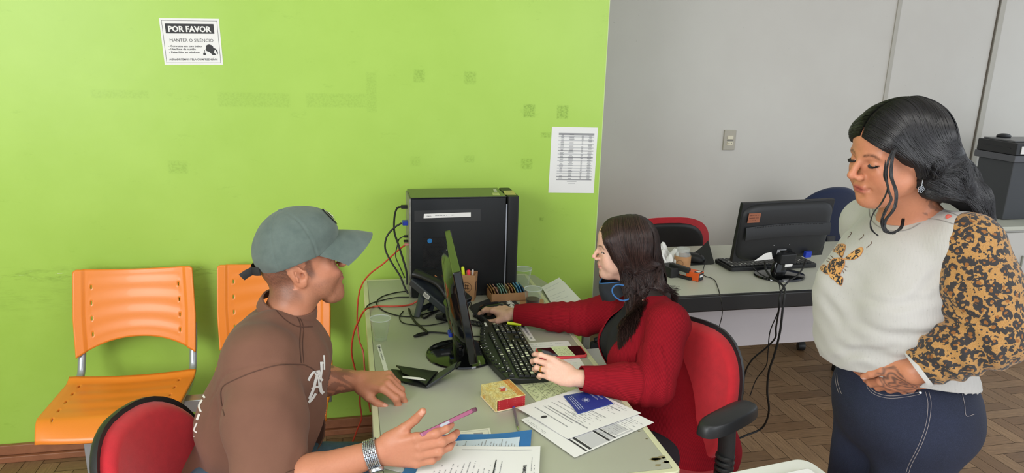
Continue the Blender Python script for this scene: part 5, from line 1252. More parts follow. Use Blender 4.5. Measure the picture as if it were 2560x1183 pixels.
# ================================================================== PEOPLE
def hframe(fwd, up=(0, 0, 1), pitch=0, roll=0):
    """rotation whose x is the face direction, y the person's left, z the crown; pitch>0 lifts the chin"""
    F = frame(fwd, up); return F @ roty(-pitch) @ rotx(roll)
def add_head(S, R, t, s=1.0, jaw=1.0, nose=1.0, cheek=1.0, lips=1.0, lid=.0045, smile=0.0, neck=None, nr=.056, female=False, plump=0.0, chin=0.0, ears=True, back=0.0):
    class Q:                                   # scaled local helpers
        pass
    def sc(p): return tuple(np.array(p, float) * s)
    S.at(R, t)
    def ell(c, r, k=.012, sub=False, rot=None): S.ell(sc(c), tuple(np.array(r, float) * s), k * s, rot, sub)
    def cap(a, b, ra, rb=None, k=.01, sub=False): S.cap(sc(a), sc(b), ra * s, (ra if rb is None else rb) * s, k * s, sub)
    ell((-.010 + back / 2, 0, .040), (.094 - back / 2, .074, .082), .01)                 # skull
    ell((.040, 0, .042), (.048, .058, .058), .03)                  # forehead
    ell((-.040 + back * .8, 0, .005), (.056, .060, .060), .03)                 # occiput
    ell((.038, 0, -.022), (.052, .055, .062), .03)                 # mid face
    pj = plump
    for y in (1, -1):
        ell((.028, y * (.040 + pj * .5), -.052), (.045, .022 * jaw + pj, .032), .025)        # jaw side
        ell((.062, y * .037, -.018), (.022 * cheek, .020, .020), .020)   # cheekbone
        if plump: ell((.058, y * .034, -.045), (.026, .022 + pj, .026), .02)
        cap((.000, y * .058, -.020), (.058 - chin * .4, y * (.030 + pj), -.083 - chin), .014 * jaw + pj * .4, .012 * jaw + pj * .4, .022)   # jaw line
    ell((.066, 0, -.060), (.030, .032, .030), .02)                 # muzzle
    ell((.076 - chin * .5, 0, -.094 - chin), (.018 * jaw, .020 * jaw + .002, .016), .016)  # chin
    ell((.058 - chin * .4, 0, -.090 - chin), (.024, .030 * jaw, .018), .02)
    if chin: ell((.072, 0, -.078 - chin * .5), (.020, .024, .020), .016)
    if plump: ell((.035, 0, -.098), (.040, .034, .020), .025)
    # eye sockets, brow
    for y in (1, -1):
        ell((.094, y * .033, .002), (.016, .017, .011), .014, True)
        cap((.084, y * .012, .020), (.074, y * .046, .020), .0065 if female else .0085, .0055, .016)
    # nose
    n1 = nose
    fr = 1.04 if plump > .005 else .86 if female else 1.0
    cap((.086, 0, .018), (.095 + .008 * n1, 0, -.006), .0066 * fr, .0062 * fr, .010)
    cap((.095 + .008 * n1, 0, -.006), (.101 + .013 * n1, 0, -.023), .0064 * fr, .0095 * fr, .008)
    for y in (1, -1):
        ell((.098 + .004 * n1, y * .0125, -.030), (.012, .0078 * fr, .0078 * fr), .006)
        ell((.102 + .005 * n1, y * .0075, -.0395), (.0050, .0034, .0040), .003, True)
    # eyeballs with lids and a slit
    for y in (1, -1):
        ell((.0745, y * .0325, .002), (.0150, .0150, .0132), .004)
        ell((.0905, y * .0340, .0005 - lid * .25), (.0080, .0120, lid), .003, True)
        cap((.0870, y * .022, -.009), (.082, y * .043, -.007), .0035, .0035, .006)      # lower lid pad
        ell((.0775, y * .0325, .002), (.0116, .0122, .0116), .0008)                # the ball itself showing in the slit
    # mouth
    w = .022 * lips
    cap((.0935, -w * .55, -.0560), (.0935, w * .55, -.0560), .0060 * lips, k=.005)
    cap((.0925, -w * .45, -.0665), (.0925, w * .45, -.0665), .0066 * lips, k=.004)
    ell((.100, 0, -.0608), (.0075, w * 1.12, .0011), .0012, True)
    for y in (1, -1):
        ell((.0895, y * w * 1.08, -.0608 + smile * .004), (.006, .005, .0035), .006, True)
        if smile:
            ell((.074, y * .038, -.040), (.020, .014, .016), .014)
            cap((.100, y * .020, -.036), (.090, y * .034, -.062), .0016, .0022, .008, True)
    ell((.098, 0, -.079), (.008, .014, .005), .010, True)          # crease above chin
    cap((.105, 0, -.041), (.101, 0, -.049), .0022, k=.005, sub=True)  # philtrum
    # ears
    for y in ((1, -1) if ears else ()):
        Re = rotz(y * .30) @ roty(-.22)
        ell((-.010, y * .0765, -.002), (.019, .0058, .031), .006, rot=Re)
        ell((-.004, y * .076, -.024), (.009, .006, .010), .006)
        ell((-.006, y * .0830, .004), (.0118, .0052, .021), .003, True, rot=Re)
        cap((.008, y * .078, .004), (.009, y * .078, -.012), .0048, .0050, .005)
        cap((-.013, y * .0835, .012), (-.015, y * .0835, -.014), .0026, .0024, .004)
        ell((-.001, y * .080, -.004), (.0055, .007, .0075), .004, True)
    # neck
    if neck is not None:
        nb = np.array(neck, float); a = R @ (np.array((-.022, 0, -.045)) * s) + np.array(t)
        S.at(); S.cap(a, nb, nr * .93, nr, .03)
    S.at()
def head_colors(X, C, R, t, s, lip, brow=None, stubble=None, liner=None, lid=.0045):
    """pigment of lips, eyes, brows and stubble on the skin"""
    L = (X - np.array(t)) @ R / s; x, y, z = L.T; ay = np.abs(y)
    front = (x > .03) & (np.abs(z) < .2)
    m = np.exp(-((ay / .019) ** 4)) * np.exp(-(((z + .061) / .0088) ** 4)) * (x > .080); C = vmix(C, lip, np.clip(m * 1.1, 0, 1))
    m = np.exp(-((ay / .02) ** 4)) * np.exp(-(((z + .0608) / .0013) ** 2)) * (x > .080); C = vmix(C, np.array(lip) * .35, m * .8)
    # rosy nose and cheeks
    C = vmix(C, np.array(C.mean(0)) * np.array((1.12, .80, .78)), (np.exp(-(((x - .07) / .03) ** 2 + ((ay - .042) / .018) ** 2 + ((z + .028) / .02) ** 2)) * .35 + np.exp(-(((x - .115) / .014) ** 2 + (y / .014) ** 2 + ((z + .026) / .014) ** 2)) * .3))
    # eyeballs
    de = np.sqrt((x - .0775) ** 2 + (ay - .0325) ** 2 + (z - .002) ** 2)
    on = (de < .0128) & (x > .084) & (np.abs(z - (.0005 - lid * .25)) < lid * .92) & (np.abs(ay - .034) < .0118)
    C[on] = (.75, .73, .70)
    ir = on & (((ay - .0325) ** 2 + (z + .001) ** 2) < .0052 ** 2); C[ir] = (.05, .025, .012)
    pu = on & (((ay - .0325) ** 2 + (z + .001) ** 2) < .0024 ** 2); C[pu] = (.005, .004, .003)
    # lash line
    zz = z - (.0005 - lid * .25); em = np.abs(((ay - .034) / .0128) ** 2 + (zz / (lid + .0012)) ** 2 - 1) < .34
    C = vmix(C, (.02, .014, .012), (em & (x > .078) & (zz > -lid * .35)) * (1.0 if liner else .55))
    if brow is not None:
        zb = .0215 + .004 * np.sin((ay - .012) / .036 * PI) - np.clip(ay - .040, 0, 1) * .35
        m = np.exp(-(((z - zb) / .0034) ** 4)) * smoothstep(.010, .016, ay) * (1 - smoothstep(.046, .054, ay)) * (x > .05)
        m = m * (.8 + .2 * np.sin(y * 4000 + z * 1500)); C = vmix(C, brow, np.clip(m, 0, 1) * .9)
    if stubble is not None:
        m = smoothstep(-.030, -.045, z + .0) * smoothstep(-.02, .02, x) * (z > -.125) * (1 - np.exp(-((ay / .016) ** 4 + ((z + .061) / .010) ** 4)))
        m2 = np.exp(-((z + .047) / .006) ** 2) * (ay < .03) * (x > .08); C = vmix(C, stubble, np.clip(m * .42 + m2 * .35, 0, .6) * (.75 + .25 * pnoise(X, 600, 3)))
    return C
FING = {'i': ((.086, .0265), (.043, .025, .020), .0091), 'm': ((.091, .0060), (.048, .029, .021), .0093), 'r': ((.086, -.0145), (.044, .027, .020), .0089), 'p': ((.076, -.0335), (.034, .021, .018), .0079)}
def add_hand(S, R, t, side, s=1.0, curl=None, spread=None, thumb=None, wrist_r=.026, thick=1.0, flat=True):
    """x: wrist to knuckles, z: back of the hand, thumb on +y*side. returns joint points (world)"""
    curl = curl or {}; spread = spread or {}
    S.at(R, t); m = lambda p: np.array((p[0], p[1] * side, p[2])) * s; J = {}
    th = thick
    for k, (kx, ky) in ((k, v[0]) for k, v in FING.items()):
        S.cap(m((.004, ky * .55, 0)), m((kx - .004, ky, .001)), .0125 * s * th, .0102 * s * th, .014 * s)
    S.ell(m((.048, -.004, -.006)), tuple(np.array((.040, .032, .0115 * th)) * s), .012 * s)
    S.ell(m((.036, .022, -.011)), tuple(np.array((.030, .015, .0135 * th)) * s), .012 * s)
    S.ell(m((.034, -.024, -.008)), tuple(np.array((.030, .013, .0125 * th)) * s), .012 * s)
    for k, ((kx, ky), Ls, r) in FING.items():
        a = curl.get(k, (.15, .2, .15)); sp = spread.get(k, {'i': .06, 'm': 0, 'r': -.06, 'p': -.12}[k])
        p = np.array((kx, ky, .0015)); ang = 0; pts = [p.copy()]
        for L, da in zip(Ls, a):
            ang += da; d = np.array((math.cos(ang) * math.cos(sp), math.cos(ang) * math.sin(sp) if ang < 1.6 else math.sin(sp) * .2, -math.sin(ang))); p = p + d * L; pts.append(p.copy())
        W = [m(q) for q in pts]; rr = [r * 1.06, r * 1.0, r * .93, r * .80]; rr = [q * s * th for q in rr]
        for i in range(3): S.cap(W[i], W[i + 1], rr[i], rr[i + 1], .0045 * s if i else .007 * s)
        S.ell(W[1] + m((0, 0, .0012)), rr[1] * .98, .004 * s)
        J[k] = [R @ w + np.array(t) for w in W]
    tp = thumb or [(.018, .024, -.008), (.045, .046, -.016), (.072, .056, -.022), (.094, .060, -.028)]
    W = [m(q) for q in tp]
    S.cap(W[0], W[1], .0145 * s, .0118 * s, .012 * s); S.cap(W[1], W[2], .0112 * s, .0100 * s, .005 * s); S.cap(W[2], W[3], .0102 * s, .0085 * s, .003 * s)
    J['t'] = [R @ w + np.array(t) for w in W]; J['_R'] = R
    S.at(); return J
def skin_mat(name, rough=.48, sss=.12):
    m = mat(name, (200, 150, 120), rough, spec=.35, sss=sss); n = NT(m)
    at = n.add('ShaderNodeAttribute', attribute_name='col').outputs['Color']; ns = n.noise(180, 4, .6); nb_ = n.noise(14, 3, .5)
    c = n.mix(n.rng(ns, .3, .7, 0, .10), at, lin((120, 60, 44))); n.color(n.mix(n.rng(nb_, .35, .7, 0, .12), c, lin((214, 130, 108)))); n.bump(ns, .10, .0012); return m
def hits(SD, P, near=.8, far=4.0):
    """points of a surface seen from the viewpoint at picture points (None where it is missed)"""
    P = np.asarray(P, float); D = np.stack([nrm(ray(x, y)) for x, y in P]); O = np.array((0, 0, CAM_H)); t = np.full(len(P), near); done = np.zeros(len(P), bool); dead = np.zeros(len(P), bool)
    for _ in range(140):
        a = ~(done | dead)
        if not a.any(): break
        e = SD.ev(O + D[a] * t[a, None]); ia = np.where(a)[0]; done[ia[e < .0005]] = True; m = e >= .0005; t[ia[m]] += np.maximum(e[m] * .7, .0008); dead[ia[t[ia] > far]] = True
    return [O + D[k] * t[k] if done[k] else None for k in range(len(P))]
def hit(SD, px_, py_): return hits(SD, [(px_, py_)])[0]
def cloth_px(SD, strokes, m, name, parent, shift=.0016, label=None, nib=None):
    """ribbons laid on the cloth; strokes = [(picture points, width in px)]"""
    mb = MB(); O = np.array((0, 0, CAM_H)); Q = []; spans = []
    for pts, w in strokes:
        P2 = smooth_path([(a, b_, 0) for a, b_ in pts], 5) if len(pts) > 2 else [np.array((*pts[0], 0)) * (1 - t) + np.array((*pts[-1], 0)) * t for t in np.linspace(0, 1, 7)]
        spans.append((len(Q), len(P2)))
        for i, p in enumerate(P2):
            t = P2[min(i + 1, len(P2) - 1)] - P2[max(i - 1, 0)]; t = t / (np.linalg.norm(t) + 1e-9); nw = np.array(nib) if nib is not None else np.array((-t[1], t[0]))
            for k in range(3): Q.append(p[:2] + nw * w * (k / 2 - .5))
    R_ = [s_ + nrm(O - s_) * shift if s_ is not None else None for s_ in hits(SD, Q)]
    for o, n_ in spans:
        for i in range(n_ - 1):
            for k in range(2):
                q = [R_[o + 3 * i + k], R_[o + 3 * i + k + 1], R_[o + 3 * i + 4 + k], R_[o + 3 * i + 3 + k]]
                if any(x is None for x in q) or max(np.linalg.norm(q[0] - x) for x in q) > .03: continue
                mb.add(q, [(0, 1, 2, 3)])
    return mb.build(name, m, parent, smooth=False, label=label) if mb.v else None
def cloth_patch(SD, poly, m, name, parent, shift=.0018, label=None, rings=4):
    """filled shape laid on the cloth, outline in picture points"""
    O = np.array((0, 0, CAM_H)); P2 = [np.array(p[:2]) for p in smooth_path([(a, b_, 0) for a, b_ in list(poly) + list(poly)[:1]], 4)][:-1]; c = sum(P2) / len(P2); n_ = len(P2)
    Q = [c + (p - c) * r / rings for r in range(1, rings + 1) for p in P2] + [c]; H_ = hits(SD, Q); ok = [s_ is not None for s_ in H_]; vs = [s_ + nrm(O - s_) * shift if s_ is not None else O * 0 for s_ in H_]
    fs = [(len(vs) - 1, i, (i + 1) % n_) for i in range(n_)] + [((r - 1) * n_ + i, r * n_ + i, r * n_ + (i + 1) % n_, (r - 1) * n_ + (i + 1) % n_) for r in range(1, rings) for i in range(n_)]
    fs = [q for q in fs if all(ok[i] for i in q)]
    return MB().add(vs, fs).build(name, m, parent, smooth=False, label=label)
def nails(X, C, J, col_, s=1.0, keys='imrpt'):
    for k in keys:
        a, b = J[k][-2], J[k][-1]; d = nrm(b - a)
        up = J['_R'][:, 2]; up = nrm(up - d * (up @ d))
        # the dorsal side turns with the curl
        prev = nrm(J[k][-2] - J[k][-3]); side = np.cross(J['_R'][:, 2], prev); 
        if np.linalg.norm(side) > .2: side = nrm(side); dn = nrm(np.cross(d, side)); dn = dn if k == 't' else dn
        else: dn = up
        if k != 't' and dn @ (J['_R'][:, 2] + J['_R'][:, 0] * .5) < 0: dn = -dn
        c = b + dn * .006 * s; q = X - c; l = np.abs(q @ d); w = np.linalg.norm(q - np.outer(q @ d, d) - np.outer(q @ dn, dn), axis=1); h = np.abs(q @ dn)
        m = (l < .0065 * s) & (w < .0052 * s) & (h < .0045 * s); C = vmix(C, col_, m * .6)
    return C
# ------------------------------------------------------------------ person in the cap
def ccol(c, n_): return np.tile(lin(c), (n_, 1))
def strands(paths, r0, r1, sides=3):
    mb = MB()
    for p in paths:
        n_ = len(p); mb.tube(p, [r0 + (r1 - r0) * i / (n_ - 1) for i in range(n_)], sides, cap=False)
    return mb
man = empty('person', (-.33, 1.80, 0), 'man in a grey-green cap and brown t-shirt seated at the desk, holding a pink phone', 'person')
SKM = skin_mat('skin_tan', .45); SKIN_M = (188, 127, 96)
MR = hframe((1, .17, 0), pitch=.26); MT = dz(752, 690, 1.87) + MR @ np.array((.004, .078, .004))
MS = 1.045; mneck = dz(712, 810, 1.94)
mshR = dz(655, 895, 1.77); mshL = dz(705, 850, 2.12); melR = dz(668, 1222, 1.63); mwrR = dz(955, 1128, 1.655); melL = np.array((-.15, 1.96, .77)); mwrL = dz(898, 952, 2.03)
mF = frame((.97, -.20, 0))
S = SDF(); add_head(S, MR, MT, MS, jaw=1.08, nose=2.05, chin=.015, back=.012, smile=.8, neck=mneck, nr=.057, lid=.0028)
S.cap(dz(738, 745, 1.93), mneck, .054, .056, .03)
mch = dz(690, 905, 1.90); mbl = dz(655, 1050, 1.95); mpl = dz(596, 1235, 2.0)
S.at(mF); 
S.at(); 
for c_, r_ in ((mch, (.10, .155, .12)), (mbl, (.12, .145, .14)), (mpl, (.11, .13, .10))): S.ell(c_, r_, .05, mF)
S.cap(mneck + (0, 0, -.03), mshR, .035, .050, .03); S.cap(mneck + (0, 0, -.03), mshL, .035, .050, .03)
S.cap(mshR, melR, .050, .043, .03); S.cap(melR, melR * .6 + mwrR * .4, .044, .042, .015); S.cap(melR * .6 + mwrR * .4, mwrR, .042, .0285, .02)
S.cap(mshL, melL, .050, .043, .03); S.cap(melL, melL * .6 + mwrL * .4, .044, .041, .015); S.cap(melL * .6 + mwrL * .4, mwrL, .041, .0275, .02)
# right hand round the phone: back of the hand to the camera, thumb up
dR = nrm(dz(1075, 1120, 1.635) - mwrR); HRm = np.array([dR, np.cross(nrm((-.05, -.80, .60)), dR), (0, 0, 0)]).T
def hand_frame(fwd, back, side):
    """columns x (fingers), y, z(back of hand); proper rotation"""
    x = nrm(fwd); z = np.array(back, float); z = nrm(z - x * (z @ x)); y = np.cross(z, x); return np.array([x, y, z]).T
HRm = hand_frame(dR, (.10, -.88, .14), -1)
# right hand: thumb on +y for a right hand with z = back? (palm away from z)
JR = add_hand(S, HRm, mwrR, 1, 1.04, curl={'i': (.28, .50, .40), 'm': (.32, .55, .45), 'r': (.32, .60, .5), 'p': (.45, .65, .5)}, spread={'i': .05, 'm': .0, 'r': -.03, 'p': -.06},
              thumb=[(.016, .024, -.008), (.056, .044, -.012), (.086, .064, -.010), (.108, .084, -.002)], thick=1.08)
HLm = hand_frame(dz(975, 958, 2.0) - mwrL, (.05, -.30, .95), 1)
JL = add_hand(S, HLm, mwrL, -1, 1.04, curl={'i': (.75, .75, .3), 'm': (.85, .55, .3), 'r': (.95, .7, .35), 'p': (1.05, .8, .4)}, spread={'i': .05, 'm': 0, 'r': -.06, 'p': -.12},
              thumb=[(.016, .024, -.010), (.044, .040, -.020), (.070, .046, -.034), (.090, .044, -.044)], thick=1.08)
v, f = S.mesh(.0030)
C = ccol(SKIN_M, len(v)); C = head_colors(v, C, MR, MT, MS, lin((168, 96, 84)), brow=lin((34, 26, 22)), stubble=lin((92, 66, 52)), lid=.0028)
L = (v - MT) @ MR / MS
# cropped hair round the back and temple
ear = (np.abs(L[:, 1]) > .070) & (np.abs(L[:, 0] + .008) < .024) & (np.abs(L[:, 2]) < .036)
back = smoothstep(-.085, -.045, L[:, 2]) * smoothstep(-.010, -.034, L[:, 0] + .12 * L[:, 2])
side = smoothstep(-.030, -.008, L[:, 2]) * smoothstep(.036, .026, L[:, 0]) * smoothstep(.006, .014, L[:, 0]) * (L[:, 2] < .2)
top = smoothstep(.022, .034, L[:, 2]) * smoothstep(.060, .045, L[:, 0])
mh = np.maximum(np.maximum(back, side * .9), top) * ~ear * (np.linalg.norm(L, axis=1) < .25)
C = vmix(C, lin((50, 40, 34)), np.clip(mh * (.84 + .12 * pnoise(v, 400, 5)), 0, 1) * (.62 + .26 * smoothstep(-.06, .0, L[:, 2])))
# forearm tattoo on the far arm
ax = nrm(mwrL - melL); q = v - melL; h = q @ ax; near = (np.linalg.norm(q - np.outer(h, ax), axis=1) < .06) & (h > .0) & (h < .19)
tt = near * smoothstep(.17, .13, h) * (np.abs(np.sin(h * 60 + 4 * pnoise(v, 12, 9))) > .62); C = vmix(C, lin((96, 72, 60)), tt * .62)
C = nails(v, C, JR, lin((226, 172, 150)), 1.0, 't'); C = nails(v, C, JL, lin((226, 172, 150)), 1.0, 'tim')
nmesh('body', v, f, SKM, man, C)
# brown t-shirt
BROWN = bpy.data.materials.new('brown_cotton'); BROWN.use_nodes = True; n = NT(BROWN); n.color(n.mix(n.rng(n.noise(5, 4, .6), .3, .7), lin((118, 80, 62)), lin((104, 69, 53)))); n.b.inputs['Roughness'].default_value = .9; n.b.inputs['Sheen Weight'].default_value = .06; n.bump(n.noise(700, 2, .5), .25, .001)
T = SDF(); fwd0 = mF[:, 0]
for c_, r_ in ((mch + (0, 0, .0), (.140, .195, .140)), (mbl + fwd0 * .012, (.182, .192, .165)), (mpl + (-.02, 0, 0), (.205, .20, .16))): T.ell(c_, r_, .06, mF)
T.cap(mneck + (-.035, 0, -.030), mshR + (0, .01, .005), .056, .078, .04); T.cap(mneck + (-.035, 0, -.030), mshL, .056, .078, .04)
seR = mshR * .22 + melR * .78; seL = mshL * .25 + melL * .75
T.cap(mshR, mshR * .5 + melR * .5, .082, .092, .03); T.cap(mshR * .5 + melR * .5, melR + (0.01, 0, .0), .092, .088, .03)
T.cap(mshL, seL, .080, .080, .03)
ua = nrm(melR - mshR)
# drop-shoulder seam and drag folds
T.clip = []
def mdisp(X):
    d = .0045 * pnoise(X * np.array((1, 1, .55)), 6, 1) + .0022 * pnoise(X * np.array((1, 1, .4)), 15, 2)
    h = (X - mshR) @ ua; d = d + .003 * np.exp(-((h - .045) / .0035) ** 2) * (np.linalg.norm(X - mshR - np.outer(h, ua), axis=1) > .055) * (X[:, 1] < mshR[1] + .05)
    # diagonal folds from the armpit
    for (a, b_, w, dp) in ((mshR + (.10, -.02, -.03), mbl + (.05, -.16, .10), .010, .006), (mshR + (.085, -.04, -.10), melR + (.06, -.03, .06), .011, .006), (mbl + (.14, -.06, .08), mbl + (.02, -.17, -.06), .012, .005),
                        (mshR + (-.06, -.02, -.10), melR + (-.06, .0, .08), .013, .005), (mch + (-.12, -.1, -.02), mbl + (-.12, -.14, -.05), .013, .004)):
        ba = b_ - a; hh = np.clip(((X - a) @ ba) / (ba @ ba), 0, 1); dd = np.linalg.norm(X - a - hh[:, None] * ba, axis=1); d = d + dp * np.exp(-(dd / w) ** 2) * np.sin(hh * PI) - dp * .5 * np.exp(-((dd - 1.8 * w) / w) ** 2) * np.sin(hh * PI)
    return d
T.disp = mdisp
v, f = T.mesh(.0042)
# open the sleeve ends and the bottom
hemn = nrm(melR - mshR); lR = np.linalg.norm(melR - mshR); hL = nrm(melL - mshL); lL = np.linalg.norm(melL - mshL)
def sleeve_field(X):
    q = X - mshR; h = q @ hemn; rad = np.linalg.norm(q - np.outer(h, hemn), axis=1); a = np.where(X[:, 1] < mshR[1] + .05, np.minimum(h - lR * .965, .13 - rad), -1)
    q = X - mshL; h = q @ hL; rad = np.linalg.norm(q - np.outer(h, hL), axis=1); b_ = np.minimum(h - lL * .80, .095 - rad)
    return np.maximum(np.maximum(a, b_), .44 - X[:, 2])
v, f = open_mesh(v, f, sleeve_field)
shirt = nmesh('t_shirt', v, f, BROWN, man, label='brown oversized t-shirt with white blackletter print')
sm = shirt.modifiers.new('s', 'SOLIDIFY'); sm.thickness = .003; sm.offset = -1
# collar band
def ring_band(name, c_, Rr, rx, ry, h, th, m, parent, lean=0.0, n_=40):
    prof = [(-th, 0), (0, 0), (th * .3 + lean * h, h * .5), (lean * h * 2, h), (-th + lean * h * 2, h), (-th, h * .5)]
    vs = []; 
    for k in range(n_):
        a = 2 * PI * k / n_
        for (o, z) in prof: vs.append(c_ + Rr @ np.array([(rx + o) * math.cos(a), (ry + o) * math.sin(a), z]))
    m_ = len(prof); fs = [(k * m_ + i, ((k + 1) % n_) * m_ + i, ((k + 1) % n_) * m_ + (i + 1) % m_, k * m_ + (i + 1) % m_) for k in range(n_) for i in range(m_)]
    return MB().add(vs, fs).build(name, m, parent, sharp=70)
pB = dz(662, 738, 1.95); pF = dz(779, 800, 1.92); cc_ = (pB + pF) / 2; xr = nrm(pF - pB); Rc = frame(xr, (0, 0, 1)); zc = Rc[:, 2]
ring_band('collar', cc_ - zc * .012, Rc, np.linalg.norm(pF - pB) / 2 + .004, .080, .030, .005, BROWN, shirt, lean=-.12)
# print on chest and back: strokes laid on the shirt surface
WPR = mat('white_print', (226, 222, 216), .8)
def on_cloth(SD, o, d, n_=60, far=.6):
    """march from o along d to the cloth surface"""
    t = 0
    for _ in range(n_):
        e = SD.ev((o + d * t)[None])[0]
        if e < .0006: break
        t += max(e * .7, .0005)
        if t > far: return None
    return o + d * t
def cloth_text(SD, txt, centre, right, upv, size, m, name, parent, width, bold=.0008, shift=.0016, split=None):
    vs, fs, w = text_geo(txt, size, bold); k = width / w; r = nrm(right); u = nrm(upv); nd = np.cross(r, u); out = []; ok = []
    for (x, y) in vs:
        o = centre + r * (x * k - width / 2) + u * y + nd * .22; p = on_cloth(SD, o, -nd)
        ok.append(p is not None); out.append(p + nd * shift if p is not None else o)
    fs = [q for q in fs if all(ok[i] for i in q)]
    # subdivide big faces is not needed: letters are small
    return MB().add(out, fs).build(name, m, parent, smooth=False)
def cloth_strokes(SD, strokes, centre, right, upv, m, name, parent, w=.004, shift=.0018, label=None):
    r = nrm(right); u = nrm(upv); nd = np.cross(r, u); mb = MB()
    for st_ in strokes:
        pts, ww = (st_[0], st_[1]) if isinstance(st_, tuple) else (st_, w)
        P2 = smooth_path([(a, b_, 0) for a, b_ in pts], 4) if len(pts) > 2 else [np.array((*pts[0], 0)) * (1 - t) + np.array((*pts[1], 0)) * t for t in np.linspace(0, 1, 6)]
        L_ = []; 
        for i, p in enumerate(P2):
            t = P2[min(i + 1, len(P2) - 1)] - P2[max(i - 1, 0)]; t = t / (np.linalg.norm(t) + 1e-9)
            nw = np.array((.62, -.78)) if ww < 0 else np.array((-t[1], t[0])); hw = abs(ww) / 2
            for sgn_ in (1, -1):
                q = p[:2] + nw * hw * sgn_; s_ = on_cloth(SD, centre + r * q[0] + u * q[1] + nd * .22, -nd); L_.append(None if s_ is None else s_ + nd * shift)
        vs = []; fs = []
        for i in range(len(P2) - 1):
            q = [L_[2 * i], L_[2 * i + 1], L_[2 * i + 3], L_[2 * i + 2]]
            if any(x is None for x in q): continue
            k = len(vs); vs += q; fs.append((k, k + 1, k + 2, k + 3))
        mb.add(vs, fs)
    return mb.build(name, m, parent, smooth=False, label=label)
T2 = T
fwd = mF[:, 0]; lft = mF[:, 1]
nib = (.75, .66)
cloth_px(T, [([(797, 928), (790, 948), (784, 972), (771, 1004)], 7), ([(771, 952), (777, 940), (786, 930), (793, 940)], 6), ([(795, 926), (799, 950), (802, 975), (809, 984)], 9), ([(779, 974), (790, 968), (801, 968)], 5), ([(769, 1008), (779, 1000), (790, 984)], 6)], WPR, 'chest_lettering', shirt, label='white blackletter lettering on the chest')
cloth_px(T, [([(803, 905), (804, 925), (802, 945), (807, 952)], 6), ([(803, 912), (808, 906)], 5), ([(810, 888), (811, 905), (811, 925)], 4)], WPR, 'chest_lettering', shirt)
cloth_px(T, [([(534, 882), (528, 895), (524, 912)], 7), ([(522, 925), (513, 945), (516, 960)], 5), ([(512, 968), (506, 985), (512, 995)], 5), ([(505, 1000), (497, 1015), (502, 1030)], 5), ([(498, 1035), (492, 1050)], 6), ([(492, 1058), (485, 1075), (492, 1082)], 4), ([(484, 1090), (479, 1105)], 5), ([(478, 1118), (476, 1124)], 4)], WPR, 'back_lettering', shirt, label='white lettering down the back')
SEAM = mat('brown_seam', (84, 56, 44), .95)
cloth_px(T, [([(718, 768), (742, 790), (752, 815), (750, 860), (754, 908)], 2.2), ([(727, 770), (748, 792), (759, 818), (757, 860), (760, 908)], 1.6), ([(762, 912), (700, 912), (640, 928), (590, 948), (556, 968), (552, 1000), (560, 1040)], 2.4), ([(762, 912), (785, 925), (800, 950), (797, 985)], 2.0), ([(776, 1134), (768, 1152), (745, 1170), (715, 1182)], 1.8), ([(641, 741), (662, 752), (690, 775), (715, 800), (745, 816), (782, 817)], 1.8)], SEAM, 'seams', shirt)
# jeans
DENM = mat('blue_jeans', (74, 98, 116), .85, var=.12, vscale=60, bump=.3, bscale=500)
J_ = SDF(); pel = np.array((-.31, 1.76, .53)); knL = np.array((.16, 1.93, .495)); knR = np.array((.12, 1.63, .495)); J_.ell(pel, (.17, .19, .12), .03, mF)
for hip, kn, an in ((pel + (0.03, .10, .0), knL, np.array((.10, 1.95, .09))), (pel + (.03, -.10, 0), knR, np.array((.06, 1.61, .09)))): J_.cap(hip, kn, .090, .066, .03); J_.cap(kn, an, .062, .050, .02)
J_.disp = lambda X: .003 * pnoise(X, 9, 3)
v, f = J_.mesh(.006); nmesh('jeans', v, f, DENM, man)
for an in ((.10, 1.95), (.06, 1.61)):
    s_ = SDF(); s_.cap((an[0] - .02, an[1], .05), (an[0] + .16, an[1] + .0, .042), .042, .036, .02); s_.rbx((an[0] + .07, an[1], .015), (.14, .046, .014), .012, .01); v, f = s_.mesh(.005); nmesh('shoe', v, f, mat('dark_shoe', (40, 40, 42), .6), man)
# cap
CAPM = bpy.data.materials.new('grey_green_twill'); CAPM.use_nodes = True; n = NT(CAPM); n.color(n.mix(n.rng(n.noise(30, 5, .65), .3, .7), lin((82, 96, 90)), lin((96, 109, 102)))); n.b.inputs['Roughness'].default_value = .88; n.b.inputs['Sheen Weight'].default_value = .2; n.bump(n.noise(900, 2, .6), .3, .001)
CB = mat('black_strap', (34, 34, 34), .75)
capR = MR @ roty(-.02); capC = MT + MR @ np.array((.004, 0, .054))
K = SDF(); K.at(capR, capC); K.ell((.010, 0, .020), (.104, .094, .086), .01); K.ell((.008, 0, -.010), (.102, .092, .070), .02); K.ell((.058, 0, .022), (.064, .070, .062), .02); K.ell((-.018, 0, -.002), (.090, .088, .064), .02)
def cdisp(X):
    q = (X - capC) @ capR; a = np.arctan2(q[:, 1], q[:, 0] + .006); d = 0
    rad = np.hypot(q[:, 0], q[:, 1])
    for k in range(6):
        aa = np.abs((a - (k * PI / 3) + PI) % (2 * PI) - PI); dd = aa * rad; d = d + .0012 * np.exp(-((dd) / .0022) ** 2) - .0007 * np.exp(-((dd - .006) / .003) ** 2)
    return d + .0012 * pnoise(X, 14, 4)
K.disp = cdisp
v, f = K.mesh(.0028); q = (v - capC) @ capR
hemz = -.020 - .16 * np.clip(-.045 - q[:, 0], -1, 0) * 0 + (-.010) * smoothstep(.02, -.10, q[:, 0])
opening = (q[:, 0] < -.065) & (np.abs(q[:, 1]) < .036) & (q[:, 2] < .020 - (q[:, 1] / .036) ** 2 * .022)
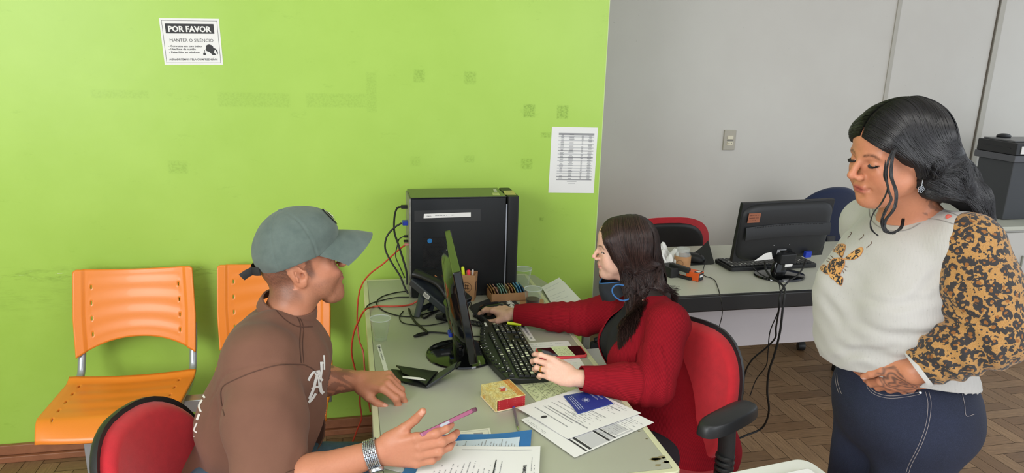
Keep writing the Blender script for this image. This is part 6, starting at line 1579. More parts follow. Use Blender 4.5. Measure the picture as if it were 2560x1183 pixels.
def cap_field(X):
    q = (X - capC) @ capR; hz = -.020 - .010 * smoothstep(.02, -.10, q[:, 0]); a = hz - q[:, 2]
    b_ = np.where(q[:, 0] < -.05, np.minimum(.019 - np.abs(q[:, 1] - .018), .000 - ((q[:, 1] - .018) / .019) ** 2 * .020 - q[:, 2]), -1); return np.maximum(a, b_)
v, f = open_mesh(v, f, cap_field)
cp_ = nmesh('cap', v, f, CAPM, man, label='grey-green baseball cap with a round front patch'); sm = cp_.modifiers.new('s', 'SOLIDIFY'); sm.thickness = .003; sm.offset = -.5
def cpt(x, y, z): return capC + capR @ np.array((x, y, z))
def brimf(u, v_):
    a = (u - .5) * 2 * 1.12; r0x, r0y = .112, .086; x0_, y0_ = r0x * math.cos(a) * 1.04, r0y * math.sin(a) * 1.06
    ln = .080 * math.cos(a * .62) ** 1.2; x = x0_ + ln * v_ + .012 * v_ * math.cos(a); y = y0_ * (1 - .10 * v_)
    z = -.016 + .018 * math.cos(a * 1.2) - .026 * v_ - .30 * (y * y) / .08 * (.4 + v_ * .8) - .014 * v_ * v_
    return cpt(x, y, z)
MB().grid(brimf, 28, 10, .004).build('brim', CAPM, cp_, sharp=60)
S_b = MB().sphere(cpt(.000, 0, .106), (.009, .009, .004), 14, 8, capR); S_b.build('top_button', CAPM, cp_)
bz_ = [cpt(-.110, .038 * k / 3 * .98, -.030 + .002 * 0) for k in range(-3, 4)]; bz_ = [cpt(-.121 + .02 * (k / 3) ** 2, .038 * k / 3, -.022) for k in range(-3, 4)]
MB().tube(smooth_path(bz_, 4), .0115, 8, flat=(1, .16)).build('back_strap', CB, cp_)
MB().tube([cpt(-.118, -.010, -.022), cpt(-.135, -.012, -.024), cpt(-.150, -.008, -.030)], .011, 8, flat=(1, .15)).build('strap_end', CB, cp_)
# round patch on the front
pn_ = nrm(capR @ np.array((.86, 0, .50))); pc0 = cpt(.104, 0, .042); xa = capR[:, 1]; ya_ = nrm(np.cross(pn_, xa))
def patch_ring(r0_, r1_, m, name, off, par_, seg=36):
    vs = []; 
    for k in range(seg):
        a = 2 * PI * k / seg
        for rr_ in (r0_, r1_):
            p = pc0 + xa * rr_ * math.cos(a) + ya_ * rr_ * math.sin(a) + pn_ * .06; h_ = on_cloth(K, p, -pn_) ; h_ = p if h_ is None else h_; vs.append(h_ + pn_ * off)
    return MB().add(vs, [(2 * k, 2 * k + 1, 2 * ((k + 1) % seg) + 1, 2 * ((k + 1) % seg)) for k in range(seg)]).build(name, m, par_, smooth=False)
pt_ = patch_ring(.0005, .028, CB, 'patch', .0030, cp_)
for k, (rr0, rr1) in enumerate(((.0225, .0238), (.004, .009), (.012, .0135))): patch_ring(rr0, rr1, WPR, 'patch_print', .0038 + .0002 * k, pt_)
# wristwatch
STL = mat('watch_steel', (196, 200, 204), .25, metal=.95)
wax = nrm(mwrR - melR); wc = mwrR - wax * .022; wu = HRm[:, 2]; wu = nrm(wu - wax * (wu @ wax)); wvv = np.cross(wax, wu)
wt = None; b = MB(); NL = 22
for k in range(NL):
    a = 2 * PI * k / NL
    for j in range(-3, 4):
        ra = 2 * PI * (k + (.5 if j % 2 else 0)) / NL; d = wu * math.cos(ra) + wvv * math.sin(ra); c0_ = wc + d * .0335 + wax * j * .0043
        Rw = np.array([wax, nrm(np.cross(d, wax)), d]).T; b.box(c0_, (.0038, .0092, .0032), Rw)
wt = b.build('wristwatch', STL, man, bevel=.0008, seg=1, label='steel link wristwatch on the right wrist')
da = np.array((0, -.62, -.78)); da = nrm(da - wax * (da @ wax))
Rw = np.array([nrm(np.cross(da, wax)), np.cross(da, nrm(np.cross(da, wax))), da]).T
MB().lathe([(.001, -.004), (.0175, -.004), (.0185, 0), (.0175, .004), (.001, .004)], wc + da * .038, 28, Rw).build('watch_case', STL, wt); MB().lathe([(.001, 0), (.0145, 0), (.0145, .0006), (.001, .0006)], wc + da * .0425, 28, Rw).build('watch_dial', mat('dial', (40, 44, 60), .2), wt)
# pink phone in the hand
PNK = mat('pink_case', (150, 78, 108), .35); 
pa_ = dz(1070, 1080, 1.630); pe_ = dz(1192, 1022, 1.685)
px_ = nrm(pe_ - pa_); vd_ = nrm(ray(1130, 1052)); py_ = nrm(vd_ - px_ * (vd_ @ px_)); pn2 = np.cross(px_, py_); RPn = np.array([px_, py_, pn2]).T
pcn = pe_ - px_ * .073 + py_ * .036
phn = empty('smartphone', tuple(pcn), 'pink-cased smartphone held in the hand of the man in the cap', 'phone')
MB().rbox(pcn, (.148, .072, .0095), .009, RPn).build('phone_case', PNK, phn, bevel=.002)
MB().rbox(pcn + pn2 * .0049, (.140, .065, .0008), .006, RPn).build('screen', GLASSK if 'GLASSK' in globals() else PNK, phn)
MB().rbox(pcn + px_ * .065 + pn2 * -.0005, (.020, .0725, .0098), .007, RPn).build('dark_end', mat('plum_case', (92, 44, 62), .35), phn, bevel=.002)
MB().box(pcn - px_ * .012 - py_ * .0362, (.024, .0012, .006), RPn).build('side_button', METAL if 'METAL' in globals() else PNK, phn)
# ------------------------------------------------------------------ woman in red, seated
wm = empty('person', (.98, 1.93, 0), 'seated woman with long dark brown hair and red ribbed cardigan, hand on the mouse', 'person')
SKW = skin_mat('skin_light', .45); SKIN_W = (232, 186, 162)
WR = hframe((-.965, .16, 0), pitch=-.10); WS = .845; WT = dz(1484, 642, 2.35) - WR @ np.array((.1135, 0, -.024)) * WS
wneck = dz(1604, 745, 2.34)
wsN = dz(1672, 812, 2.19); wsF = dz(1552, 768, 2.52); weN = dz(1632, 962, 2.10); wwN = dz(1432, 945, 2.055); weF = dz(1462, 796, 2.52); wwF = onz(1284, 786, .790)
wF = frame((-.95, .10, 0)); wf, wl = wF[:, 0], wF[:, 1]
wch = dz(1605, 865, 2.34); wbl = dz(1628, 985, 2.38); whp = dz(1690, 1110, 2.38)
S = SDF(); add_head(S, WR, WT, WS, jaw=.92, nose=.88, cheek=1.05, lips=.95, lid=.0040, neck=wneck, nr=.046, female=True, plump=.003, chin=.003, ears=False)
for c_, r_ in ((wch, (.085, .13, .11)), (wbl, (.10, .13, .12)), (whp, (.13, .16, .11))): S.ell(c_, r_, .05, wF)
S.cap(wneck + (0, 0, -.01), wsN, .035, .045, .03); S.cap(wneck + (0, 0, -.01), wsF, .035, .045, .03)
def arm(S, a, b_, c_, r0, r1, r2, r3): S.cap(a, b_, r0, r1, .02); S.cap(b_, b_ * .6 + c_ * .4, r1, r2, .015); S.cap(b_ * .6 + c_ * .4, c_, r2, r3, .015)
arm(S, wsN, weN, wwN, .042, .036, .034, .0235); arm(S, wsF, weF, wwF, .042, .036, .034, .0235)
for hp, kn, an in ((-.085, (.52, 1.82, .57), (.50, 1.83, .09)), (.085, (.53, 2.02, .57), (.50, 2.02, .09))):
    a = whp + wl * -hp * 1.0; S.cap(a, kn, .075, .055, .03); S.cap(kn, an, .05, .032, .02)
WNm = hand_frame(dz(1380, 920, 2.05) - wwN, (.25, -.85, .40), 1)
JN = add_hand(S, WNm, wwN, -1, .88, curl={'i': (.45, .60, .40), 'm': (.62, .78, .45), 'r': (.72, .85, .5), 'p': (.80, .85, .5)}, spread={'i': .02, 'm': -.01, 'r': -.03, 'p': -.05},
              thumb=[(.016, .024, -.010), (.046, .034, -.024), (.074, .040, -.040), (.094, .040, -.052)], thick=.90)
WFm = hand_frame(onz(1222, 775, .775) - wwF + (0, 0, .010), (0, 0, 1), -1)
JF = add_hand(S, WFm, wwF, 1, .94, curl={'i': (.20, .45, .30), 'm': (.22, .5, .3), 'r': (.35, .55, .35), 'p': (.45, .55, .35)}, spread={'i': .04, 'm': -.03, 'r': -.12, 'p': -.2},
              thumb=[(.016, .024, -.012), (.044, .044, -.026), (.072, .050, -.034), (.094, .046, -.038)], thick=1.0)
v, f = S.mesh(.0030)
C = ccol(SKIN_W, len(v)); C = head_colors(v, C, WR, WT, WS, lin((206, 120, 112)), brow=lin((20, 14, 13)), liner=True, lid=.0036)
C = nails(v, C, JN, lin((240, 196, 184)), .9, 'ti'); C = nails(v, C, JF, lin((240, 196, 184)), .9, 'tim')
nmesh('body', v, f, SKW, wm, C)
# ring on the ring finger
rg = (JN['r'][0] * .45 + JN['r'][1] * .55); rd = nrm(JN['r'][1] - JN['r'][0]); GOLD = mat('gold', (232, 196, 110), .2, metal=1)
MB().lathe([(.0080, -.0018), (.0092, -.0018), (.0092, .0018), (.0080, .0018), (.0080, -.0018)], rg, 24, frame((1, 0, 0) if abs(rd[0]) < .8 else (0, 1, 0), rd) if False else np.array([nrm(np.cross((0, .3, 1), rd)), np.cross(rd, nrm(np.cross((0, .3, 1), rd))), rd]).T).build('ring', GOLD, wm, label='gold ring')
# black top, trousers
BLKT = mat('black_jersey', (24, 24, 26), .85, bump=.2, bscale=600); TRO = mat('dark_trousers', (40, 34, 40), .9)
B_ = SDF(); B_.ell(wch + wf * .010, (.105, .145, .13), .05, wF); B_.ell(wch + wf * .060 - wl * .060 + (0, 0, -.01), (.066, .062, .068), .03, wF); B_.ell(wch + wf * .060 + wl * .060 + (0, 0, -.01), (.066, .062, .068), .03, wF)
B_.ell(wbl + wf * .010, (.118, .145, .14), .05, wF); B_.ell(whp, (.14, .17, .11), .05, wF); B_.cap(wneck + (0, 0, -.035), wch + (0, 0, .02), .055, .08, .03)
B_.disp = lambda X: .002 * pnoise(X, 12, 4); v, f = B_.mesh(.005); nmesh('top', v, f, BLKT, wm, label='black top under the cardigan')
J_ = SDF()
for hp, kn, an in ((-.085, (.52, 1.82, .57), (.50, 1.83, .10)), (.085, (.53, 2.02, .57), (.50, 2.02, .10))): a = whp + wl * -hp; J_.cap(a, kn, .088, .068, .03); J_.cap(kn, an, .06, .045, .02)
v, f = J_.mesh(.006); nmesh('trousers', v, f, TRO, wm)
for an in ((.50, 1.83), (.50, 2.02)):
    s_ = SDF(); s_.cap((an[0] + .02, an[1], .045), (an[0] - .13, an[1], .035), .036, .032, .02); v, f = s_.mesh(.005); nmesh('shoe', v, f, mat('dark_shoe', (40, 40, 42), .6), wm)
# cardigan with ribbing carried along sleeves and body
CARD = bpy.data.materials.new('red_rib_knit'); CARD.use_nodes = True; n = NT(CARD)
at = n.add('ShaderNodeAttribute', attribute_name='rib').outputs['Fac']; sn = n.math('SINE', n.math('MULTIPLY', at, 2 * PI / .0042)); nz = n.noise(8, 4, .6)
c = n.mix(n.rng(sn, -1, .4, .55, 0), lin((150, 17, 32)), lin((108, 11, 24))); n.color(n.mix(n.rng(nz, .3, .7, 0, .25), c, lin((130, 14, 28)))); n.b.inputs['Roughness'].default_value = .9; n.b.inputs['Specular IOR Level'].default_value = .2; n.bump(sn, .45, .0013)
T = SDF()
T.ell(wch, (.120, .170, .140), .05, wF); T.ell(wch + wf * .055 - wl * .065 + (0, 0, -.015), (.072, .070, .078), .04, wF); T.ell(wch + wf * .055 + wl * .065 + (0, 0, -.015), (.072, .070, .078), .04, wF)
T.ell(wbl - wf * .01, (.138, .172, .16), .05, wF); T.ell(whp + (.015, 0, .0), (.195, .205, .150), .06, wF); T.ell(whp + wf * .02 + (0, 0, -.10), (.175, .20, .12), .05, wF)
T.cap(wneck + (.030, 0, -.012), wsN + (0, 0, .0), .050, .060, .04); T.cap(wneck + (.030, 0, -.012), wsF, .050, .060, .04)
arm(T, wsN, weN, wwN + (weN - wwN) * .10, .066, .064, .054, .036); arm(T, wsF, weF, wwF, .066, .060, .050, .0345)
hipT = whp + wf * .14 - wl * .09 + (0, 0, -.01); T.cap(whp - wl * .10, hipT, .11, .085, .05)
def wdisp(X):
    d = .0022 * pnoise(X, 9, 12)
    # sleeve wrinkles near the elbows and cuffs
    for (e0, e1, amp, lo, hi) in ((weN, wwN, .0040, -.02, .16), (weF, wwF, .0034, -.04, .10)):
        ax = nrm(e1 - e0); q = X - e0; h = q @ ax; rad = np.linalg.norm(q - np.outer(h, ax), axis=1); m = smoothstep(lo - .02, lo + .01, h) * (1 - smoothstep(hi, hi + .05, h)) * (rad < .12)
        d = d + amp * m * np.sin(h * 2 * PI / .034 + 2.2 * pnoise(X, 8, 3)) * (.5 + .5 * pnoise(X, 6, 8))
    for (a, b_, w, dp) in ((wsN + (-.05, -.01, -.05), wbl + (-.02, -.15, .08), .012, .006), (wsN + (-.065, .02, -.01), weN + (-.055, .0, .05), .010, .005), (weN + (.02, -.02, -.05), whp + (.02, -.17, .08), .014, .006)):
        ba = b_ - a; hh = np.clip(((X - a) @ ba) / (ba @ ba), 0, 1); dd = np.linalg.norm(X - a - hh[:, None] * ba, axis=1); d = d + dp * np.exp(-(dd / w) ** 2) * np.sin(hh * PI)
    return d
T.disp = wdisp; WTC = T
v, f = T.mesh(.0040)
wax_ = wch * .0 + 0
def card_field(X):
    q = (X - wch) @ wF; zc_ = q[:, 2]; w = .060 + .030 * smoothstep(-.05, .12, zc_) * 0 + .012 * np.sin(zc_ * 20)
    a = np.where((q[:, 0] > .0) & (zc_ > -.34) & (np.linalg.norm(X - wsN, axis=1) > .055), np.minimum((w - np.abs(q[:, 1] - .005)) , q[:, 0] - .03), -1)
    out_arm = np.ones(len(X), bool)
    for (e0, e1) in ((weN, wwN), (weF, wwF)):
        ax = nrm(e1 - e0); p = X - e0; h = p @ ax; L_ = np.linalg.norm(e1 - e0); rad = np.linalg.norm(p - np.outer(h, ax), axis=1); inn = (rad < .075) & (h > -.06); out_arm &= ~inn
    a = np.where(out_arm, a, -1)
    for (e0, e1, c0) in ((weN, wwN, .90), (weF, wwF, .985)):
        ax = nrm(e1 - e0); p = X - e0; h = p @ ax; L_ = np.linalg.norm(e1 - e0); rad = np.linalg.norm(p - np.outer(h, ax), axis=1); a = np.maximum(a, np.where((rad < .08) & (h > .0), h - L_ * c0, -1))
    return np.maximum(a, .43 - X[:, 2])
v, f = open_mesh(v, f, card_field)
def seg_rib(X):
    segs = [(wch + (0, 0, .15), whp + (0, 0, -.1), .155, 0), (wsN, weN, .065, .3), (weN, wwN, .045, .5), (wsF, weF, .062, .2), (weF, wwF, .044, .1)]
    best = np.full(len(X), 1e9); rib = np.zeros(len(X))
    for a, b_, r, o in segs:
        ax = nrm(b_ - a); h = np.clip((X - a) @ ax, 0, np.linalg.norm(b_ - a)); q = X - a - np.outer(h, ax); d = np.linalg.norm(q, axis=1) - r
        s1 = nrm(np.cross(ax, (0.13, 1, .2))); s2 = np.cross(ax, s1); ang = np.arctan2(q @ s1, q @ s2); m = d < best; rib[m] = (ang * r + o)[m]; best[m] = d[m]
    return rib
cd = nmesh('cardigan', v, f, CARD, wm, label='red ribbed long cardigan'); a_ = cd.data.attributes.new('rib', 'FLOAT', 'POINT'); a_.data.foreach_set('value', seg_rib(v)); s_ = cd.modifiers.new('s', 'SOLIDIFY'); s_.thickness = .003; s_.offset = -1
# face mask pulled under the chin
MASK = mat('charcoal_mask', (34, 37, 42), .85, var=.3, vscale=30); MBL = mat('mask_blue_trim', (52, 104, 160), .8)
mkc = WT + WR @ np.array((.030, 0, -.105)) * WS + (.022, 0, -.042)
def maskf(u, v_):
    a = (u - .5) * 2 * 2.2; r1, r2 = .064 + .008 * v_, .050 + .006 * v_
    p = np.array((r1 * math.cos(a) * (1 + .10 * math.cos(a) - .25 * v_ * v_ * math.cos(a)), r2 * math.sin(a), .016 - .062 * v_ * (.45 + .55 * max(0, math.cos(a * .6))) + .016 * abs(math.sin(a)) + .004 * math.sin(a * 5) * v_)); return mkc + WR @ p
mk_ = MB().grid(maskf, 40, 10, .003).build('face_mask', MASK, wm, label='dark face mask pulled down under the chin', sharp=60)
MB().tube([maskf(i / 30, 0) for i in range(31)], .0024, 6).build('mask_trim', MBL, mk_)
MB().tube(smooth_path([dz(x, y, 2.255) for x, y in ((1572, 748), (1558, 752), (1544, 747), (1532, 734), (1532, 720), (1544, 712), (1560, 714))], 6), .0026, 6).build('ear_loop', MBL, mk_)
# hair
HAIRB = bpy.data.materials.new('dark_brown_hair'); HAIRB.use_nodes = True; n = NT(HAIRB); at = n.add('ShaderNodeAttribute', attribute_name='col').outputs['Color']; n.color(at); n.b.inputs['Roughness'].default_value = .38; n.b.inputs['Specular IOR Level'].default_value = .45
def hair_strands(name, roots_to_paths, count, r0, r1, col_a, col_b, mat_, parent, seed, jitter=.004, seg=5, SD=None, depth=.004, grip=.8):
    """roots_to_paths(a,b)-> control points; a runs along the parting, b is depth in the lock; SD = hair mass the strands lie on"""
    R = np.random.RandomState(seed); paths = []; bs = []
    for k in range(count):
        a, b_ = R.rand(), R.rand(); P = roots_to_paths(a, b_); j = R.normal(size=(len(P), 3)) * jitter * np.linspace(.15, 1, len(P))[:, None]
        paths.append(np.array(smooth_path([np.array(p) + q for p, q in zip(P, j)], seg))); bs.append(b_)
    n_ = len(paths[0]); X = np.array(paths); B = np.array(bs)[:, None] * depth * np.ones((1, n_))
    if SD is not None:
        Y = X.reshape(-1, 3).copy(); tgt = B.ravel() + .0004; u = np.tile(np.linspace(0, 1, n_), count); pull = np.where(u < grip, 1.0, np.clip(1 - (u - grip) / (1 - grip + 1e-6), 0, 1))
        for _ in range(3):
            d = SD.ev(Y); e = 1e-3; G = np.stack([(SD.ev(Y + np.eye(3)[k] * e) - d) / e for k in range(3)], 1); G /= (np.linalg.norm(G, axis=1, keepdims=True) + 1e-9)
            m = np.where(d < tgt, 1.0, pull * (d < .05)); Y -= G * ((d - tgt) * m)[:, None]
        X = Y.reshape(count, n_, 3)
    # tubes, all strands at once
    T_ = np.gradient(X, axis=1); T_ /= (np.linalg.norm(T_, axis=2, keepdims=True) + 1e-9); ref = np.array((.31, .42, .85)); U = np.cross(T_, ref); U /= (np.linalg.norm(U, axis=2, keepdims=True) + 1e-9); W_ = np.cross(T_, U)
    rr = (r0 + (r1 - r0) * np.linspace(0, 1, n_) ** 2) * np.minimum(1, .15 + np.linspace(0, 1, n_) / .12); V = np.stack([X + rr[None, :, None] * (math.cos(a) * U + math.sin(a) * W_) for a in (0, 2.094, 4.189)], 2).reshape(-1, 3)
    base = np.arange(count)[:, None, None] * n_ * 3 + np.arange(n_ - 1)[None, :, None] * 3; k3 = np.arange(3)[None, None, :]
    F_ = np.stack([base + k3, base + (k3 + 1) % 3, base + 3 + (k3 + 1) % 3, base + 3 + k3], -1).reshape(-1, 4)
    t = R.rand(count) ** 1.6; c = np.array(lin(col_a))[None] * (1 - t[:, None]) + np.array(lin(col_b))[None] * t[:, None]
    o = nmesh(name, V, F_, mat_, parent, np.repeat(c, n_ * 3, axis=0)); return o
def wl_(x, y, z): return WT + WR @ (np.array((x, y, z)) * WS)
H = SDF(); H.at(WR, WT)
H.ell(tuple(np.array((-.020, 0, .040)) * WS), tuple(np.array((.094, .080, .084)) * WS), .01); H.ell(tuple(np.array((.028, 0, .052)) * WS), tuple(np.array((.050, .062, .064)) * WS), .02)
H.at()
bk0 = wl_(-.050, .045, -.02); H.cap(wl_(-.035, .050, .02), dz(1612, 700, 2.34), .036, .045, .06); H.cap(dz(1612, 700, 2.34), dz(1662, 742, 2.30), .036, .020, .06)
H.cap(wl_(-.055, 0, .02), dz(1640, 715, 2.42), .055, .035, .06); H.cap(wl_(-.035, -.050, .02), dz(1590, 730, 2.48), .036, .03, .06)
H.cap(wl_(.020, .066, .0), dz(1572, 712, 2.30), .013, .015, .02); H.cap(dz(1572, 712, 2.30), dz(1578, 780, 2.26), .015, .006, .02)
H.ell(tuple(np.array((.030, 0, .036)) * WS), tuple(np.array((.052, .074, .056)) * WS), .02) if False else None
H.cap(wl_(.052, .060, .050), wl_(.030, .076, -.01), .018, .016, .02); H.cap(wl_(.052, -.060, .050), wl_(.030, -.076, -.01), .018, .016, .02)
H.cap(dz(1602, 730, 2.33), dz(1645, 752, 2.27), .034, .022, .02)
H.disp = lambda X: .0004 * pnoise(X * np.array((1, 1, .25)), 30, 2)
v, f = H.mesh(.004); HAIRB2 = HAIRB.copy(); HAIRB2.node_tree.nodes['Principled BSDF'].inputs['Roughness'].default_value = .7; hr = nmesh('hair', v, f, HAIRB2, wm, np.tile(lin((40, 28, 25)), (len(v), 1)), label='long straight dark brown hair')
def path_near(a, b_):
    a = a * 1.14 - .14
    if a < 0:
        t = -a / .14; P = path_near0(0, b_); Q = [wl_(.086, .004, .074), wl_(.084, .038, .056), wl_(.068, .066, .026), wl_(.044, .078, -.025)]
        return [p * (1 - t) + q * t for p, q in zip(P[:4], Q)] + P[4:]
    return path_near0(a, b_)
def path_front(a, b_): return path_near0(a * .30, b_)
def path_rear(a, b_): return path_near0(.74 + a * .30, b_)
def path_near0(a, b_):
    # a=0 front lock beside the face ... a=1 back of the head
    x0 = .078 - .172 * a; zt = .125 - .55 * (x0 + .01) ** 2 * 6
    p0 = wl_(x0 * .9, .004, .122 - max(0, x0 - .02) * .42 - max(0, -x0 - .04) * .35); p1 = wl_(x0 * .98 + .006, .046, .106 - .30 * max(0, x0) - .2 * max(0, -x0 - .03)); p2 = wl_(x0 * .95 + .012 * (1 - a), .080 - .004 * a + .004 * b_, .050); p3 = wl_(x0 * .85 - .004, .086 + .006 * b_, -.020)
    A = [(1540, 700), (1556, 780), (1549, 845)]; M_ = [(1590, 695), (1595, 750), (1590, 800)]; Z_ = [(1636, 668), (1662, 706), (1690, 738)]
    t = a; out = []
    for k in range(3):
        if t < .45: q = np.array(A[k]) * (1 - t / .45) + np.array(M_[k]) * (t / .45)
        else: q = np.array(M_[k]) * (1 - (t - .45) / .55) + np.array(Z_[k]) * ((t - .45) / .55)
        if k == 2: q = q + (np.random.rand(2) - .5) * np.array((6, 60)) * (1 if t < .7 else .5)
        out.append(dz(q[0], q[1], 2.315 - .02 * (t < .5) + .012 * b_ - (.085 if k == 2 and t < .6 else .03 if k == 1 else 0)))
    return [p0, p1, p2, p3] + out
def path_back(a, b_):
    y0 = .078 - .155 * a; p0 = wl_(-.030 - .03 * b_, y0 * .3, .120); p1 = wl_(-.088, y0 * .6, .075); p2 = wl_(-.108, y0, .01); p3 = wl_(-.105, y0, -.05)
    e = dz(1655 - 40 * a, 690 + 20 * b_, 2.35 + .12 * a); e2 = dz(1695 - 50 * a, 742 + 20 * np.random.rand(), 2.33 + .12 * a); return [p0, p1, p2, p3, e, e2]
def path_far(a, b_):
    x0 = .078 - .16 * a; return [wl_(x0 * .9, -.004, .122 - max(0, x0 - .02) * .42), wl_(x0, -.046, .104 - .3 * max(0, x0)), wl_(x0 * .95 + .01, -.082, .045), wl_(x0 * .85, -.088, -.03), dz(1550 + 70 * a, 720, 2.50), dz(1555 + 80 * a, 790, 2.50)]
hair_strands('hair_strands', path_near, 3600, .0008, .0004, (34, 22, 20), (74, 50, 44), HAIRB, hr, 5, .0022, 6, H, .006, .62)
hair_strands('hair_strands', path_back, 1400, .00085, .0004, (32, 21, 19), (66, 46, 40), HAIRB, hr, 6, .003, 6, H, .006, .6); hair_strands('hair_strands', path_far, 700, .0009, .0004, (30, 20, 18), (60, 42, 38), HAIRB, hr, 7, .004, 5, H, .004, .6)
hair_strands('hair_strands', path_front, 900, .00085, .0004, (34, 22, 20), (74, 50, 44), HAIRB, hr, 8, .005, 6, H, .006, .8)
hair_strands('hair_strands', path_rear, 900, .00085, .0004, (34, 22, 20), (68, 47, 41), HAIRB, hr, 9, .004, 6, H, .005, .8)
# ------------------------------------------------------------------ woman standing
sw = empty('person', (1.30, 1.42, 0), '', 'person')
sw['label'] = 'standing woman with long black hair, pale sweater with leopard sleeves, hand in jeans pocket'
SKS = skin_mat('skin_olive', .42); SKIN_S = (194, 130, 98)
QR = hframe((-.985, -.02, 0), pitch=-.22, roll=-.06); QS = .925; QT = dz(2124, 441, 1.585) - QR @ np.array((.122, 0, -.025)) * QS
qneck = dz(2275, 560, 1.70); qF = frame((-.97, -.16, 0)); qf, ql = qF[:, 0], qF[:, 1]
qsL = dz(2418, 618, 1.57); qsR = dz(2178, 566, 1.92); qeL = dz(2474, 828, 1.53); qwL = dz(2285, 928, 1.590)
qch = dz(2262, 690, 1.72); qbl = dz(2232, 835, 1.77); qhp = dz(2252, 985, 1.83)
S = SDF(); add_head(S, QR, QT, QS, jaw=1.05, nose=1.25, cheek=1.2, lips=1.12, lid=.0012, neck=qneck, nr=.060, female=True, plump=.009, chin=.002)
for c_, r_ in ((qch, (.11, .15, .13)), (qbl, (.125, .155, .13)), (qhp, (.13, .145, .12))): S.ell(c_, r_, .05, qF)
S.cap(qneck, qsL, .05, .055, .04); S.cap(qneck, qsR, .05, .055, .04)
arm(S, qsL, qeL, qwL, .060, .048, .044, .030); qeR = qsR + np.array((.16, .02, -.22)); qwR = qeR + np.array((.02, -.06, -.22)); arm(S, qsR, qeR, qwR, .060, .048, .044, .030)
kL = qhp + np.array((-.005, -.075, -.44)); kR = qhp + np.array((-.005, .085, -.44)); aL = np.array((kL[0] + .02, kL[1] - .01, .09)); aR = np.array((kR[0] + .02, kR[1] + .01, .09))
for a, k_, an in ((qhp + np.array((.005, -.060, -.06)), kL, aL), (qhp + np.array((0, .070, -.06)), kR, aR)): S.cap(a, k_, .075, .055, .03); S.cap(k_, an, .05, .035, .02)
QHm = hand_frame(dz(2203, 980, 1.705) - qwL, (-.30, -.93, .25), 1)
JQ = add_hand(S, QHm, qwL, -1, 1.0, curl={'i': (.3, .4, .3), 'm': (.3, .4, .3), 'r': (.3, .4, .3), 'p': (.3, .4, .3)}, thumb=[(.016, .024, -.006), (.046, .044, -.006), (.076, .056, -.004), (.098, .062, -.004)], thick=1.15)
JR2 = add_hand(S, hand_frame((-.3, -.1, -.9), (.2, .9, .1), 1), qwR, 1, 1.0)
SQB = S; v, f = S.mesh(.0030)
C = ccol(SKIN_S, len(v)); C = head_colors(v, C, QR, QT, QS, lin((176, 92, 84)), brow=lin((52, 32, 24)), liner=True, lid=.0012)
tat = (np.linalg.norm(v - (qwL * .45 + JQ['m'][0] * .55), axis=1) < .055) & (((v - qwL) @ QHm[:, 2]) > -.004)
q = (v - qwL) @ QHm; rs = np.hypot(q[:, 0] - .045, q[:, 1] + .004); C = vmix(C, lin((88, 74, 70)), tat * np.clip(.45 + .55 * np.sin(rs * 420 + 3 * pnoise(v, 30, 6)), 0, 1) * smoothstep(.058, .045, rs) * .85)
nk = qneck + np.array((-.02, -.05, .035)); C = vmix(C, lin((104, 78, 66)), (np.linalg.norm(v - dz(2312, 510, 1.63), axis=1) < .035) * (pnoise(v, 60, 2) > .2) * .6)
C = nails(v, C, JQ, lin((236, 190, 176)), 1.0, 't')
nmesh('body', v, f, SKS, sw, C)
# lashes
LASH = mat('eyelash', (10, 9, 9), .5); mb = MB()
def ql_(x, y, z): return QT + QR @ (np.array((x, y, z)) * QS)
def face_surf(y_, z_):
    t = .13
    for _ in range(60):
        e = SQB.ev(ql_(t, y_, z_)[None])[0]
        if e < .0004: break
        t -= max(e * .7, .0004)
    return t
for y in (1, -1):
    for k in range(17):
        t = k / 16; yy = y * (.0225 + .0235 * t); zz = .0005 - .0035 * math.sin(PI * t) * .8 + .001; xs = face_surf(yy, zz); mb.tube([ql_(xs - .0005, yy, zz), ql_(xs + .0035, yy + y * .001 * (t * 3), zz - .0020), ql_(xs + .0065, yy + y * .004 * t, zz - .0022)], [.0010, .0008, .0003], 4)
mb.build('eyelashes', LASH, sw)
# sweater
SWT = bpy.data.materials.new('oatmeal_rib'); SWT.use_nodes = True; n = NT(SWT); oc = n.obj()
c = n.mix(n.rng(n.noise(260, 3, .7, n.map((1, 1, .5), src=oc)), .60, .72, 0, .35), lin((182, 179, 174)), lin((140, 136, 132)))
wv_ = n.add('ShaderNodeTexWave', wave_type='BANDS', bands_direction='X', inp={'Vector': n.map(rot=(0, .18, .80), src=oc), 'Scale': 118, 'Distortion': .3, 'Detail': 1}).outputs[1]
wv2 = n.sep(oc); msk = n.rng(n.math('ADD', n.math('MULTIPLY', wv2[0], -1.0), n.math('MULTIPLY', wv2[2], 1.2)), .40, .20, 0, 1)
c = n.mix(n.math('MULTIPLY', n.rng(wv_, .5, .1, 0, .30), msk), c, lin((170, 164, 160)))
n.color(c); n.b.inputs['Roughness'].default_value = .92; n.b.inputs['Sheen Weight'].default_value = .2; n.bump(wv_, .15, .0008)
T = SDF()
T.ell(qch, (.140, .185, .155), .06, qF); T.ell(qch + qf * .085 + ql * .065 + (0, 0, -.05), (.085, .085, .085), .05, qF); T.ell(qch + qf * .085 - ql * .075 + (0, 0, -.05), (.085, .085, .085), .05, qF)
T.ell(qbl + qf * .01, (.168, .180, .16), .06, qF); T.ell(qhp + qf * .01 + (0, 0, .05), (.168, .176, .12), .05, qF)
T.cap(qneck + (.01, 0, -.022), qsL + (0, .02, 0), .060, .072, .04); T.cap(qneck + (.01, 0, -.022), qsR, .060, .072, .04); T.cap(qsL, qsL * .6 + qeL * .4, .070, .055, .03); T.cap(qsR, qeR, .072, .06, .03); T.cap(qeR, qwR, .06, .045, .02)
